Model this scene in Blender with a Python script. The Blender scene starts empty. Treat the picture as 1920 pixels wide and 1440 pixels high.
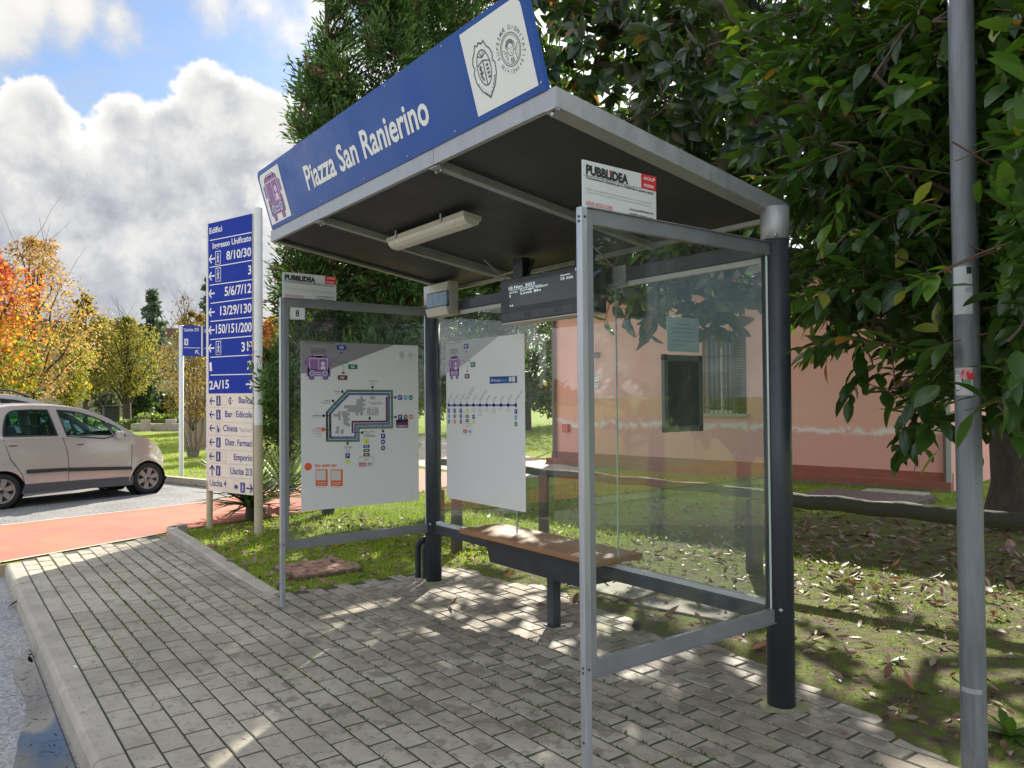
import bpy, bmesh, math, random
import numpy as np
from mathutils import Vector, Matrix
from mathutils.geometry import tessellate_polygon
S = bpy.context.scene
COL = S.collection
R_ = math.radians

# ------------------------------------------------------------------ camera
CF = 1445.1                      # focal length for a 1920 px wide frame
CPOS = Vector((2.2363, -3.2948, 1.5))
yaw, pitch, roll = 0.6433, 0.0180, -0.0078
fwd = Vector((-math.cos(yaw)*math.cos(pitch), math.sin(yaw)*math.cos(pitch), math.sin(pitch)))
r0 = fwd.cross(Vector((0, 0, 1))).normalized(); u0 = r0.cross(fwd)
rgt = r0*math.cos(roll) + u0*math.sin(roll); upv = u0*math.cos(roll) - r0*math.sin(roll)
cam = bpy.data.cameras.new('camera'); cam.sensor_width = 36; cam.lens = CF/1920*36
cam.clip_start = 0.05; cam.clip_end = 3000
camo = bpy.data.objects.new('camera', cam); COL.objects.link(camo)
M = Matrix.Identity(4)
for i in range(3):
    M[i][0], M[i][1], M[i][2], M[i][3] = rgt[i], upv[i], -fwd[i], CPOS[i]
camo.matrix_world = M
S.camera = camo
def ray(u, v): return rgt*((u-960)/CF) - upv*((v-720)/CF) + fwd
def at(u, v, dist):              # photo pixel + horizontal distance -> world point
    d = ray(u, v); t = dist/math.hypot(d.x, d.y); return CPOS + d*t
def ground(u, v, z=0.0):
    d = ray(u, v); return CPOS + d*((z-CPOS.z)/d.z)

# ------------------------------------------------------------------ light
SUN_EL, SUN_DIR2 = R_(28.5), Vector((-0.647, 0.763))
sdir = Vector((SUN_DIR2.x*math.cos(SUN_EL), SUN_DIR2.y*math.cos(SUN_EL), math.sin(SUN_EL))).normalized()
sl = bpy.data.lights.new('sun', 'SUN'); sl.energy = 5.0; sl.angle = R_(0.55); sl.color = (1.0, 0.93, 0.82)
so = bpy.data.objects.new('sun', sl); COL.objects.link(so); so.location = (-8, 9, 12)
so.rotation_euler = (-sdir).to_track_quat('-Z', 'Y').to_euler()
S.view_settings.view_transform = 'Standard'; S.view_settings.look = 'None'
S.view_settings.exposure = 1.28; S.view_settings.gamma = 1.0; S.view_settings.use_curve_mapping = False
S.cycles.max_bounces = 10; S.cycles.transparent_max_bounces = 16
S.cycles.use_denoising = True

W = bpy.data.worlds.new('World'); S.world = W; W.use_nodes = True
nt = W.node_tree; nt.nodes.clear(); NL = nt.links.new
def N(t, **k):
    n = nt.nodes.new(t)
    for a, b in k.items(): setattr(n, a, b)
    return n
def mth(op, a, b=None, c=None, clamp=False):
    n = N('ShaderNodeMath', operation=op, use_clamp=clamp)
    for i, x in enumerate((a, b, c)):
        if x is None: continue
        if isinstance(x, (int, float)): n.inputs[i].default_value = x
        else: NL(x, n.inputs[i])
    return n.outputs[0]
def smooth(x, lo, hi):
    n = N('ShaderNodeMapRange', interpolation_type='SMOOTHSTEP'); NL(x, n.inputs[0])
    n.inputs[1].default_value = lo; n.inputs[2].default_value = hi
    return n.outputs[0]
tc = N('ShaderNodeTexCoord'); D = tc.outputs['Generated']
def noise(scale, detail, rough, dist=0.0, off=(0, 0, 0), stretch=(1, 1, 1)):
    mp = N('ShaderNodeMapping'); NL(D, mp.inputs[0]); mp.inputs['Location'].default_value = off; mp.inputs['Scale'].default_value = stretch
    n = N('ShaderNodeTexNoise'); NL(mp.outputs[0], n.inputs['Vector'])
    n.inputs['Scale'].default_value = scale; n.inputs['Detail'].default_value = detail
    n.inputs['Roughness'].default_value = rough; n.inputs['Distortion'].default_value = dist
    return n.outputs['Fac']
n1 = noise(10, 10, .62, .1, (3, 1, 2)); n2 = noise(4.0, 7, .55, .3, (7, 2, 5)); n3 = noise(26, 6, .6, .2, (1, 4, 9))
sky = N('ShaderNodeTexSky'); sky.sky_type = 'NISHITA'; sky.sun_disc = False
sky.sun_elevation = SUN_EL; sky.sun_rotation = math.atan2(SUN_DIR2.x, SUN_DIR2.y)
sky.air_density = 1.0; sky.dust_density = 0.6; sky.ozone_density = 3.5
bgs = N('ShaderNodeBackground'); bgs.inputs[1].default_value = 0.07
NL(sky.outputs[0], bgs.inputs[0])
def blobs(lst, power=1.0):
    out = None
    for (u, v, r) in lst:
        c = ray(u, v).normalized()
        n = N('ShaderNodeVectorMath', operation='DISTANCE'); NL(D, n.inputs[0]); n.inputs[1].default_value = c
        k = mth('MULTIPLY_ADD', n.outputs['Value'], -CF/r, 1.0)
        out = k if out is None else mth('SMOOTH_MAX', out, k, 0.25)
    return out
# heap clouds standing over the horizon, and the loose bright sheet above them
low = blobs([(75, 215, 62), (50, 280, 90), (228, 232, 58), (250, 300, 80), (330, 250, 70), (415, 215, 78), (440, 270, 120), (515, 260, 80),
             (140, 430, 190), (400, 440, 210), (20, 480, 220), (520, 560, 240), (250, 640, 240), (650, 440, 220), (0, 640, 230), (-160, 370, 190)])
top = blobs([(55, -5, 85), (150, 15, 85), (-40, 10, 110), (215, 35, 70), (400, 0, 95), (485, 15, 110), (545, 50, 100), (600, 20, 110), (760, 120, 230), (1000, 60, 400), (1290, -80, 600)])
dl = mth('ADD', low, mth('MULTIPLY_ADD', n1, 2.0, -1.04))
dt_ = mth('ADD', top, mth('MULTIPLY_ADD', mth('MULTIPLY_ADD', n1, .5, mth('MULTIPLY', n2, .5)), 3.4, -1.95))
far = mth('MULTIPLY_ADD', n2, 5.0, -2.35)          # broken cloud added over the unseen rest of the sky
sep = N('ShaderNodeSeparateXYZ'); NL(D, sep.inputs[0])
side = N('ShaderNodeVectorMath', operation='DOT_PRODUCT'); NL(D, side.inputs[0]); side.inputs[1].default_value = fwd
away = smooth(side.outputs['Value'], 0.72, 0.55)
ml = smooth(dl, -0.04, 0.19); mt = smooth(dt_, -0.15, 0.55); mf = mth('MULTIPLY', smooth(far, -.1, .5), away)
wisp = mth('MULTIPLY', smooth(noise(5, 8, .62, .5, (2, 2, 2), (1, 1, 3)), .42, .80), .62)
mask = mth('MAXIMUM', mth('MAXIMUM', ml, mt), mth('MAXIMUM', mf, wisp))
# brightness: brilliant rims, grey bodies
core = smooth(dl, 0.08, 0.55)
tone = mth('MULTIPLY_ADD', smooth(mth('MULTIPLY_ADD', n1, .55, mth('MULTIPLY', n2, .7)), .50, .78), .46, .36)
gl = N('ShaderNodeMix'); gl.data_type = 'FLOAT'
NL(core, gl.inputs[0]); gl.inputs[2].default_value = 1.0; NL(tone, gl.inputs[3])
sd = N('ShaderNodeVectorMath', operation='DOT_PRODUCT'); NL(D, sd.inputs[0]); sd.inputs[1].default_value = sdir
glow = mth('MULTIPLY', mth('POWER', mth('MAXIMUM', sd.outputs['Value'], 0.0), 14.0), 0.95)
lb = mth('ADD', gl.outputs[0], mth('MULTIPLY', glow, .5))
tb = mth('MULTIPLY_ADD', smooth(dt_, -.2, .9), .30, .56)
tb = mth('ADD', tb, glow)
cb = N('ShaderNodeMix'); cb.data_type = 'FLOAT'; NL(ml, cb.inputs[0]); NL(tb, cb.inputs[2]); NL(lb, cb.inputs[3])
tint = N('ShaderNodeMix'); tint.data_type = 'RGBA'
NL(smooth(cb.outputs[0], .35, .85), tint.inputs[0]); tint.inputs[6].default_value = (.90, .95, 1.08, 1); tint.inputs[7].default_value = (1.0, .99, .97, 1)
bgc = N('ShaderNodeBackground'); NL(tint.outputs[2], bgc.inputs[0])
NL(mth('MULTIPLY', cb.outputs[0], mth('MULTIPLY_ADD', away, 0.92, 0.45)), bgc.inputs[1])  # unseen cloud away from the view is brightened to fill the shade
mx = N('ShaderNodeMixShader'); NL(mask, mx.inputs[0]); NL(bgs.outputs[0], mx.inputs[1]); NL(bgc.outputs[0], mx.inputs[2])
wo = N('ShaderNodeOutputWorld'); NL(mx.outputs[0], wo.inputs[0])

# ------------------------------------------------------------------ materials
MATS = {}
def srgb(r, g, b): return tuple(((c/255)/12.92 if c/255 <= .04045 else ((c/255+.055)/1.055)**2.4) for c in (r, g, b))
def mat(name, col, rough=.6, metal=0.0, var=0.0, vscale=6.0, bump=0.0, bscale=40.0, spec=.5, col2=None, coat=0.0, streak=None, emit=0.0):
    if name in MATS: return MATS[name]
    m = bpy.data.materials.new(name); m.use_nodes = True
    t = m.node_tree; b = t.nodes['Principled BSDF']; L = t.links.new
    b.inputs['Base Color'].default_value = (*col, 1); b.inputs['Roughness'].default_value = rough; b.inputs['Metallic'].default_value = metal
    b.inputs['Specular IOR Level'].default_value = spec; b.inputs['Coat Weight'].default_value = coat
    if emit: b.inputs['Emission Color'].default_value = (*col, 1); b.inputs['Emission Strength'].default_value = emit
    if var or bump or col2:
        g = t.nodes.new('ShaderNodeNewGeometry')
        mp = t.nodes.new('ShaderNodeMapping'); L(g.outputs['Position'], mp.inputs[0])
        if streak: mp.inputs['Scale'].default_value = streak
    if var or col2:
        n = t.nodes.new('ShaderNodeTexNoise'); L(mp.outputs[0], n.inputs['Vector'])
        n.inputs['Scale'].default_value = vscale; n.inputs['Detail'].default_value = 6; n.inputs['Roughness'].default_value = .62
        r = t.nodes.new('ShaderNodeValToRGB'); L(n.outputs['Fac'], r.inputs[0])
        c2 = col2 or tuple(c*(1-var) for c in col); c1 = col if col2 else tuple(min(1, c*(1+var)) for c in col)
        r.color_ramp.elements[0].position = .33; r.color_ramp.elements[1].position = .67
        r.color_ramp.elements[0].color = (*c2, 1); r.color_ramp.elements[1].color = (*c1, 1)
        L(r.outputs[0], b.inputs['Base Color'])
        if rough > .15:
            mr = t.nodes.new('ShaderNodeMapRange'); L(n.outputs['Fac'], mr.inputs[0])
            mr.inputs[1].default_value = .3; mr.inputs[2].default_value = .7; mr.inputs[3].default_value = max(.05, rough-.12); mr.inputs[4].default_value = min(1, rough+.12)
            L(mr.outputs[0], b.inputs['Roughness'])
    if bump:
        n2 = t.nodes.new('ShaderNodeTexNoise'); L(mp.outputs[0], n2.inputs['Vector']); n2.inputs['Scale'].default_value = bscale; n2.inputs['Detail'].default_value = 5
        bp = t.nodes.new('ShaderNodeBump'); bp.inputs['Strength'].default_value = min(1, bump); bp.inputs['Distance'].default_value = .01
        L(n2.outputs['Fac'], bp.inputs['Height']); L(bp.outputs[0], b.inputs['Normal'])
    MATS[name] = m; return m
def leafmat(name, trans=.35, tgain=(1.6, 1.7, .6), rough=.35, under=None, spec=.5):
    if name in MATS: return MATS[name]
    m = bpy.data.materials.new(name); m.use_nodes = True
    t = m.node_tree; b = t.nodes['Principled BSDF']; L = t.links.new
    a = t.nodes.new('ShaderNodeAttribute'); a.attribute_name = 'Col'
    colout = a.outputs['Color']
    if under:
        g = t.nodes.new('ShaderNodeNewGeometry'); mi = t.nodes.new('ShaderNodeMix'); mi.data_type = 'RGBA'
        L(g.outputs['Backfacing'], mi.inputs[0]); L(colout, mi.inputs[6]); mi.inputs[7].default_value = (*under, 1); colout = mi.outputs[2]
    L(colout, b.inputs['Base Color']); b.inputs['Roughness'].default_value = rough; b.inputs['Specular IOR Level'].default_value = spec
    tr = t.nodes.new('ShaderNodeBsdfTranslucent')
    mu = t.nodes.new('ShaderNodeMix'); mu.data_type = 'RGBA'; mu.blend_type = 'MULTIPLY'; mu.inputs[0].default_value = 1
    L(a.outputs['Color'], mu.inputs[6]); mu.inputs[7].default_value = (*tgain, 1); L(mu.outputs[2], tr.inputs[0])
    ms = t.nodes.new('ShaderNodeMixShader'); ms.inputs[0].default_value = trans
    L(b.outputs[0], ms.inputs[1]); L(tr.outputs[0], ms.inputs[2]); L(ms.outputs[0], t.nodes['Material Output'].inputs[0])
    MATS[name] = m; return m
def glassmat(name, tint=(.86, .91, .88), dust=.03, dcol=(.6, .6, .55)):
    if name in MATS: return MATS[name]
    m = bpy.data.materials.new(name); m.use_nodes = True
    t = m.node_tree; t.nodes.remove(t.nodes['Principled BSDF']); L = t.links.new
    tr = t.nodes.new('ShaderNodeBsdfTransparent'); tr.inputs[0].default_value = (*tint, 1)
    gl = t.nodes.new('ShaderNodeBsdfGlossy'); gl.inputs['Roughness'].default_value = .01
    lw = t.nodes.new('ShaderNodeLayerWeight'); lw.inputs[0].default_value = .5
    pw = t.nodes.new('ShaderNodeMath'); pw.operation = 'POWER'; L(lw.outputs['Facing'], pw.inputs[0]); pw.inputs[1].default_value = 5
    fr = t.nodes.new('ShaderNodeMath'); fr.operation = 'MULTIPLY_ADD'; L(pw.outputs[0], fr.inputs[0]); fr.inputs[1].default_value = .95; fr.inputs[2].default_value = .05
    m1 = t.nodes.new('ShaderNodeMixShader'); L(fr.outputs[0], m1.inputs[0]); L(tr.outputs[0], m1.inputs[1]); L(gl.outputs[0], m1.inputs[2])
    df = t.nodes.new('ShaderNodeBsdfDiffuse'); df.inputs[0].default_value = (*dcol, 1)
    g = t.nodes.new('ShaderNodeNewGeometry'); mp = t.nodes.new('ShaderNodeMapping'); L(g.outputs['Position'], mp.inputs[0]); mp.inputs['Scale'].default_value = (1, 1, .35)
    n = t.nodes.new('ShaderNodeTexNoise'); L(mp.outputs[0], n.inputs['Vector']); n.inputs['Scale'].default_value = 5; n.inputs['Detail'].default_value = 8; n.inputs['Roughness'].default_value = .65
    mr = t.nodes.new('ShaderNodeMapRange'); L(n.outputs['Fac'], mr.inputs[0]); mr.inputs[1].default_value = .35; mr.inputs[2].default_value = .8; mr.inputs[3].default_value = 0; mr.inputs[4].default_value = dust*3
    m2 = t.nodes.new('ShaderNodeMixShader'); L(mr.outputs[0], m2.inputs[0]); L(m1.outputs[0], m2.inputs[1]); L(df.outputs[0], m2.inputs[2])
    L(m2.outputs[0], t.nodes['Material Output'].inputs[0]); MATS[name] = m; return m

# ------------------------------------------------------------------ object helpers
def tag(o, label=None, cat=None, group=None, kind=None):
    if label: o['label'] = label
    if cat: o['category'] = cat
    if group: o['group'] = group
    if kind: o['kind'] = kind
    return o
def empty(name, loc=(0, 0, 0), rz=0.0):
    o = bpy.data.objects.new(name, None); COL.objects.link(o); o.location = loc; o.rotation_euler = (0, 0, rz); o.empty_display_size = .2
    return o
def link_mesh(name, me, parent=None):
    o = bpy.data.objects.new(name, me); COL.objects.link(o)
    if parent is not None: o.parent = parent
    return o
class MB:
    """collects shapes in one frame; build() links them as ONE mesh object"""
    def __init__(s): s.v = []; s.f = []; s.m = []; s.mats = []; s.sm = []; s.cur = 0; s.smooth = False
    def use(s, m):
        if m not in s.mats: s.mats.append(m)
        s.cur = s.mats.index(m); return s
    def add(s, vs, fs, smooth=None):
        o = len(s.v); s.v += [tuple(v) for v in vs]
        for f in fs:
            s.f.append([i+o for i in f]); s.m.append(s.cur); s.sm.append(s.smooth if smooth is None else smooth)
        return s
    def box(s, x0, x1, y0, y1, z0, z1, c=0.0):
        if c <= 0:
            v = [(x, y, z) for x in (x0, x1) for y in (y0, y1) for z in (z0, z1)]
            return s.add(v, [(0, 1, 3, 2), (4, 6, 7, 5), (0, 4, 5, 1), (2, 3, 7, 6), (0, 2, 6, 4), (1, 5, 7, 3)], False)
        bm = bmesh.new(); bmesh.ops.create_cube(bm, size=1)
        for q in bm.verts: q.co = Vector(((x0+x1)/2+q.co.x*(x1-x0), (y0+y1)/2+q.co.y*(y1-y0), (z0+z1)/2+q.co.z*(z1-z0)))
        bmesh.ops.bevel(bm, geom=bm.edges[:], offset=c, segments=2, profile=.5, affect='EDGES')
        return s.bm(bm, False)
    def bm(s, bm, smooth=False, mtx=None):
        bm.verts.ensure_lookup_table(); bm.verts.index_update()
        s.add([(mtx @ q.co if mtx else q.co) for q in bm.verts], [[q.index for q in f.verts] for f in bm.faces], smooth); bm.free(); return s
    def obox(s, c, ax, ay, az, c_=0.0):
        """box from centre and three half-extent vectors"""
        c, ax, ay, az = map(Vector, (c, ax, ay, az))
        t = MB().box(-1, 1, -1, 1, -1, 1) if c_ <= 0 else None
        if c_ > 0:
            lx, ly, lz = ax.length, ay.length, az.length; t = MB().box(-lx, lx, -ly, ly, -lz, lz, c_)
            ax, ay, az = ax.normalized(), ay.normalized(), az.normalized()
        return s.add([c+ax*v[0]+ay*v[1]+az*v[2] for v in t.v], t.f, False)
    def tube(s, pts, r, n=10, cap=True, smooth=True):
        pts = [Vector(p) for p in pts]; k = len(pts); rr = r if isinstance(r, (list, tuple)) else [r]*k
        V = []; prev = None
        for i, p in enumerate(pts):
            t = (pts[min(i+1, k-1)]-pts[max(i-1, 0)]).normalized()
            a = prev - t*prev.dot(t) if prev is not None else (Vector((0, 0, 1)).cross(t) if abs(t.z) < .9 else Vector((1, 0, 0)).cross(t))
            a = a.normalized() if a.length > 1e-6 else t.orthogonal().normalized(); prev = a; b = t.cross(a)
            V += [p+(a*math.cos(2*math.pi*j/n)+b*math.sin(2*math.pi*j/n))*rr[i] for j in range(n)]
        F = [(i*n+j, i*n+(j+1) % n, (i+1)*n+(j+1) % n, (i+1)*n+j) for i in range(k-1) for j in range(n)]
        s.add(V, F, smooth)
        if cap: s.add(V[:n], [tuple(range(n))[::-1]], False); s.add(V[-n:], [tuple(range(n))], False)
        return s
    def lathe(s, prof, c, n=24, ax=None):
        """prof: (radius, height) along ax through c"""
        ax = Vector(ax or (0, 0, 1)).normalized(); a = ax.orthogonal().normalized(); b = ax.cross(a); c = Vector(c)
        V = [c+ax*h+(a*math.cos(2*math.pi*j/n)+b*math.sin(2*math.pi*j/n))*r for r, h in prof for j in range(n)]
        F = [(i*n+j, i*n+(j+1) % n, (i+1)*n+(j+1) % n, (i+1)*n+j) for i in range(len(prof)-1) for j in range(n)]
        return s.add(V, F, True)
    def prism(s, poly, d):
        """closed 3-D polygon extruded along vector d"""
        d = Vector(d); p = [Vector(q) for q in poly]; n = len(p); tri = tessellate_polygon([p])
        V = p+[q+d for q in p]
        F = [tuple(t) for t in tri]+[tuple(i+n for i in t[::-1]) for t in tri]+[(i, (i+1) % n, (i+1) % n+n, i+n) for i in range(n)]
        return s.add(V, F, False)
    def build(s, name, m=None, parent=None, bevel=0.0, local=False):
        me = bpy.data.meshes.new(name); off = Vector((0, 0, 0))
        if parent is not None and not local:
            q = parent
            while q is not None: off += q.location; q = q.parent
        me.from_pydata([Vector(v)-off for v in s.v], [], s.f)
        if m is not None: me.materials.append(m)
        else:
            for x in s.mats: me.materials.append(x)
            me.polygons.foreach_set('material_index', s.m)
        me.polygons.foreach_set('use_smooth', s.sm); me.validate(); me.update()
        bm = bmesh.new(); bm.from_mesh(me)
        if len(s.f) < 40000: bmesh.ops.recalc_face_normals(bm, faces=bm.faces)
        bm.to_mesh(me); bm.free()
        o = link_mesh(name, me, parent)
        if bevel:
            md = o.modifiers.new('bevel', 'BEVEL'); md.width = bevel; md.segments = 2; md.limit_method = 'ANGLE'; md.angle_limit = R_(40)
        return o
def each(name, mbs, m, parent, **k):
    return [b.build(name, m, parent, **k) for b in mbs]
def fast_mesh(name, V, F, C=None, m=None, parent=None, smooth=True):
    off = np.zeros(3); q = parent
    while q is not None: off += np.array(q.location); q = q.parent
    V = np.asarray(V, np.float32)-off.astype(np.float32); F = np.asarray(F, np.int32); k = F.shape[1]
    me = bpy.data.meshes.new(name)
    me.vertices.add(len(V)); me.vertices.foreach_set('co', V.ravel())
    me.loops.add(F.size); me.loops.foreach_set('vertex_index', F.ravel())
    me.polygons.add(len(F)); me.polygons.foreach_set('loop_start', np.arange(0, F.size, k, dtype=np.int32)); me.polygons.foreach_set('loop_total', np.full(len(F), k, np.int32))
    me.polygons.foreach_set('use_smooth', np.full(len(F), smooth))
    if C is not None:
        a = me.attributes.new('Col', 'FLOAT_COLOR', 'POINT'); a.data.foreach_set('color', np.c_[np.asarray(C, np.float32), np.ones(len(C), np.float32)].ravel())
    if m: me.materials.append(m)
    me.update(calc_edges=True)
    return link_mesh(name, me, parent)
def nrm(a): return a/np.maximum(np.linalg.norm(a, axis=-1, keepdims=True), 1e-9)
LAUREL = ([0, .12, .35, .62, .85, 1], [.04, .5, 1, .95, .5, .03])
OVAL = ([0, .3, .7, 1], [.05, .9, .95, .04])
DIAMOND = ([0, .5, 1], [.02, 1, .02])
def leaves(C, A, Nn, L, Wd, col, prof=LAUREL, curl=.15, fold=.25):
    """many leaves: centres C, axes A, normals Nn, lengths L, half widths Wd, colours col -> V, F, colours"""
    t, w = np.array(prof[0]), np.array(prof[1]); k = len(t); n = len(C)
    A = nrm(A); Sd = nrm(np.cross(A, Nn)); Nn = np.cross(Sd, A)
    curl = np.broadcast_to(curl, n); V = np.zeros((n, k, 3, 3), np.float32)
    for j, sg in enumerate((-1, 0, 1)):
        h = fold*Wd[:, None]*abs(sg)*w[None]-(curl*L)[:, None]*t[None]**2
        V[:, :, j] = C[:, None]+A[:, None]*(L[:, None]*t[None])[..., None]+Sd[:, None]*(Wd[:, None]*w[None]*sg)[..., None]+Nn[:, None]*h[..., None]
    base = (np.arange(n)*k*3)[:, None, None]
    f = np.array([[i*3+j, i*3+j+1, (i+1)*3+j+1, (i+1)*3+j] for i in range(k-1) for j in range(2)])
    F = (base+f[None]).reshape(-1, 4)
    return V.reshape(-1, 3), F, np.repeat(col, k*3, axis=0)
def merge(parts):
    V, F, C = [], [], []; o = 0
    for v, f, c in parts: V.append(v); F.append(f+o); C.append(c); o += len(v)
    return np.concatenate(V), np.concatenate(F), np.concatenate(C)
# ------------------------------------------------------------------ setting: ground, road, pavement, kerbs
rng = np.random.default_rng(7); random.seed(7)
def groundmat():
    m = bpy.data.materials.new('ground'); m.use_nodes = True; t = m.node_tree; b = t.nodes['Principled BSDF']; L = t.links.new
    g = t.nodes.new('ShaderNodeNewGeometry'); P = g.outputs['Position']
    def nz(sc, d=6, r=.6):
        n = t.nodes.new('ShaderNodeTexNoise'); L(P, n.inputs['Vector']); n.inputs['Scale'].default_value = sc; n.inputs['Detail'].default_value = d; n.inputs['Roughness'].default_value = r; return n.outputs['Fac']
    def ramp(f, stops):
        r = t.nodes.new('ShaderNodeValToRGB'); L(f, r.inputs[0]); e = r.color_ramp.elements
        e[0].position, e[0].color = stops[0][0], (*stops[0][1], 1); e[1].position, e[1].color = stops[-1][0], (*stops[-1][1], 1)
        for p_, c in stops[1:-1]: q = e.new(p_); q.color = (*c, 1)
        return r.outputs[0]
    lawn = ramp(nz(1.6, 8, .65), [(.3, (.13, .175, .022)), (.5, (.19, .25, .028)), (.72, (.28, .30, .045))])
    dirt = ramp(nz(7, 9, .7), [(.3, (.075, .058, .038)), (.46, (.15, .112, .070)), (.51, (.11, .135, .028)), (.58, (.15, .185, .032)), (.63, (.16, .125, .075)), (.8, (.26, .21, .14))])
    # bare earth lies under the magnolia: distance to its trunk, broken by noise
    vd = t.nodes.new('ShaderNodeVectorMath'); vd.operation = 'DISTANCE'; L(P, vd.inputs[0]); vd.inputs[1].default_value = (-.2, 3.0, 0)
    md = t.nodes.new('ShaderNodeMath'); md.operation = 'MULTIPLY_ADD'; L(nz(.9, 5), md.inputs[0]); md.inputs[1].default_value = 3.2; L(vd.outputs['Value'], md.inputs[2])
    mr = t.nodes.new('ShaderNodeMapRange'); mr.interpolation_type = 'SMOOTHSTEP'; L(md.outputs[0], mr.inputs[0]); mr.inputs[1].default_value = 5.0; mr.inputs[2].default_value = 6.6
    mi = t.nodes.new('ShaderNodeMix'); mi.data_type = 'RGBA'; L(mr.outputs[0], mi.inputs[0]); L(dirt, mi.inputs[6]); L(lawn, mi.inputs[7])
    L(mi.outputs[2], b.inputs['Base Color']); b.inputs['Roughness'].default_value = .95; b.inputs['Specular IOR Level'].default_value = .15
    bp = t.nodes.new('ShaderNodeBump'); bp.inputs['Strength'].default_value = .9; bp.inputs['Distance'].default_value = .05; L(nz(14, 8, .7), bp.inputs['Height']); L(bp.outputs[0], b.inputs['Normal'])
    return m
gb = MB()
GZ = -.014
def sheet(mb, poly, z): mb.add([(x, y, z) for x, y in poly], [tuple(range(len(poly)))], False)
sheet(gb, [(-900, -2.70), (900, -2.70), (900, 1200), (-900, 1200)], GZ)
sheet(gb, [(-900, -900), (-6.36, -900), (-6.36, -2.70), (-900, -2.70)], GZ)
sheet(gb, [(-6.36, -900), (900, -900), (900, -11), (-6.36, -11)], GZ)
tag(gb.build('ground', groundmat()), kind='structure')

def roadmat(name, lo, hi, rough, wet=False):
    m = bpy.data.materials.new(name); m.use_nodes = True; t = m.node_tree; b = t.nodes['Principled BSDF']; L = t.links.new
    g = t.nodes.new('ShaderNodeNewGeometry'); P = g.outputs['Position']
    v = t.nodes.new('ShaderNodeTexVoronoi'); L(P, v.inputs['Vector']); v.inputs['Scale'].default_value = 75
    n = t.nodes.new('ShaderNodeTexNoise'); L(P, n.inputs['Vector']); n.inputs['Scale'].default_value = 1.3; n.inputs['Detail'].default_value = 8
    s = t.nodes.new('ShaderNodeSeparateColor'); L(v.outputs['Color'], s.inputs[0])
    a = t.nodes.new('ShaderNodeMath'); a.operation = 'MULTIPLY_ADD'; L(s.outputs[0], a.inputs[0]); a.inputs[1].default_value = .55
    q = t.nodes.new('ShaderNodeMath'); q.operation = 'MULTIPLY'; L(n.outputs['Fac'], q.inputs[0]); q.inputs[1].default_value = .6; L(q.outputs[0], a.inputs[2])
    r = t.nodes.new('ShaderNodeValToRGB'); L(a.outputs[0], r.inputs[0]); r.color_ramp.elements[0].color = (*lo, 1); r.color_ramp.elements[1].color = (*hi, 1); r.color_ramp.elements[0].position = .2; r.color_ramp.elements[1].position = .85
    L(r.outputs[0], b.inputs['Base Color']); b.inputs['Roughness'].default_value = rough
    if wet:
        w = t.nodes.new('ShaderNodeMapRange'); L(n.outputs['Fac'], w.inputs[0]); w.inputs[1].default_value = .35; w.inputs[2].default_value = .62; w.inputs[3].default_value = .38; w.inputs[4].default_value = rough; L(w.outputs[0], b.inputs['Roughness'])
    bp = t.nodes.new('ShaderNodeBump'); bp.inputs['Strength'].default_value = .5; bp.inputs['Distance'].default_value = .006; L(v.outputs['Distance'], bp.inputs['Height']); L(bp.outputs[0], b.inputs['Normal'])
    return m
rb = MB(); RZ = -.118
sheet(rb, [(-6.36, -2.74), (-6.36, -11), (300, -11), (300, -2.74)], RZ)
tag(rb.build('road', roadmat('asphalt_wet', (.13, .127, .12), (.40, .385, .36), .62, True)), kind='structure')
# puddle lying along the kerb
pb = MB(); pts = []
xs = np.linspace(-3.7, .9, 160)
for x in xs:
    w = .27*math.sin(math.pi*min(1, max(0, (x+3.7)/4.6)))**.6*(0.75+.25*math.sin(3.1*x)+.05*math.sin(5.3*x+1))
    if x < -2.1: w *= 1.05
    pts.append((x, -2.785-max(.03, w)))
sheet(pb, [(x, -2.784) for x in xs]+pts[::-1], RZ+.004)
tag(pb.build('puddle', mat('puddle_water', (.012, .013, .014), rough=.015, spec=.9)), kind='structure')
ab = MB(); sheet(ab, [(-60, -40), (-9.2, -40), (-9.12, -6), (-9.02, -2.65), (-9.62, -.04), (-10.55, 1.05), (-12.6, .30), (-60, -9)], -.008)
tag(ab.build('parking_area', roadmat('asphalt_dry', (.055, .054, .052), (.30, .29, .275), .85)), kind='structure')
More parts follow.
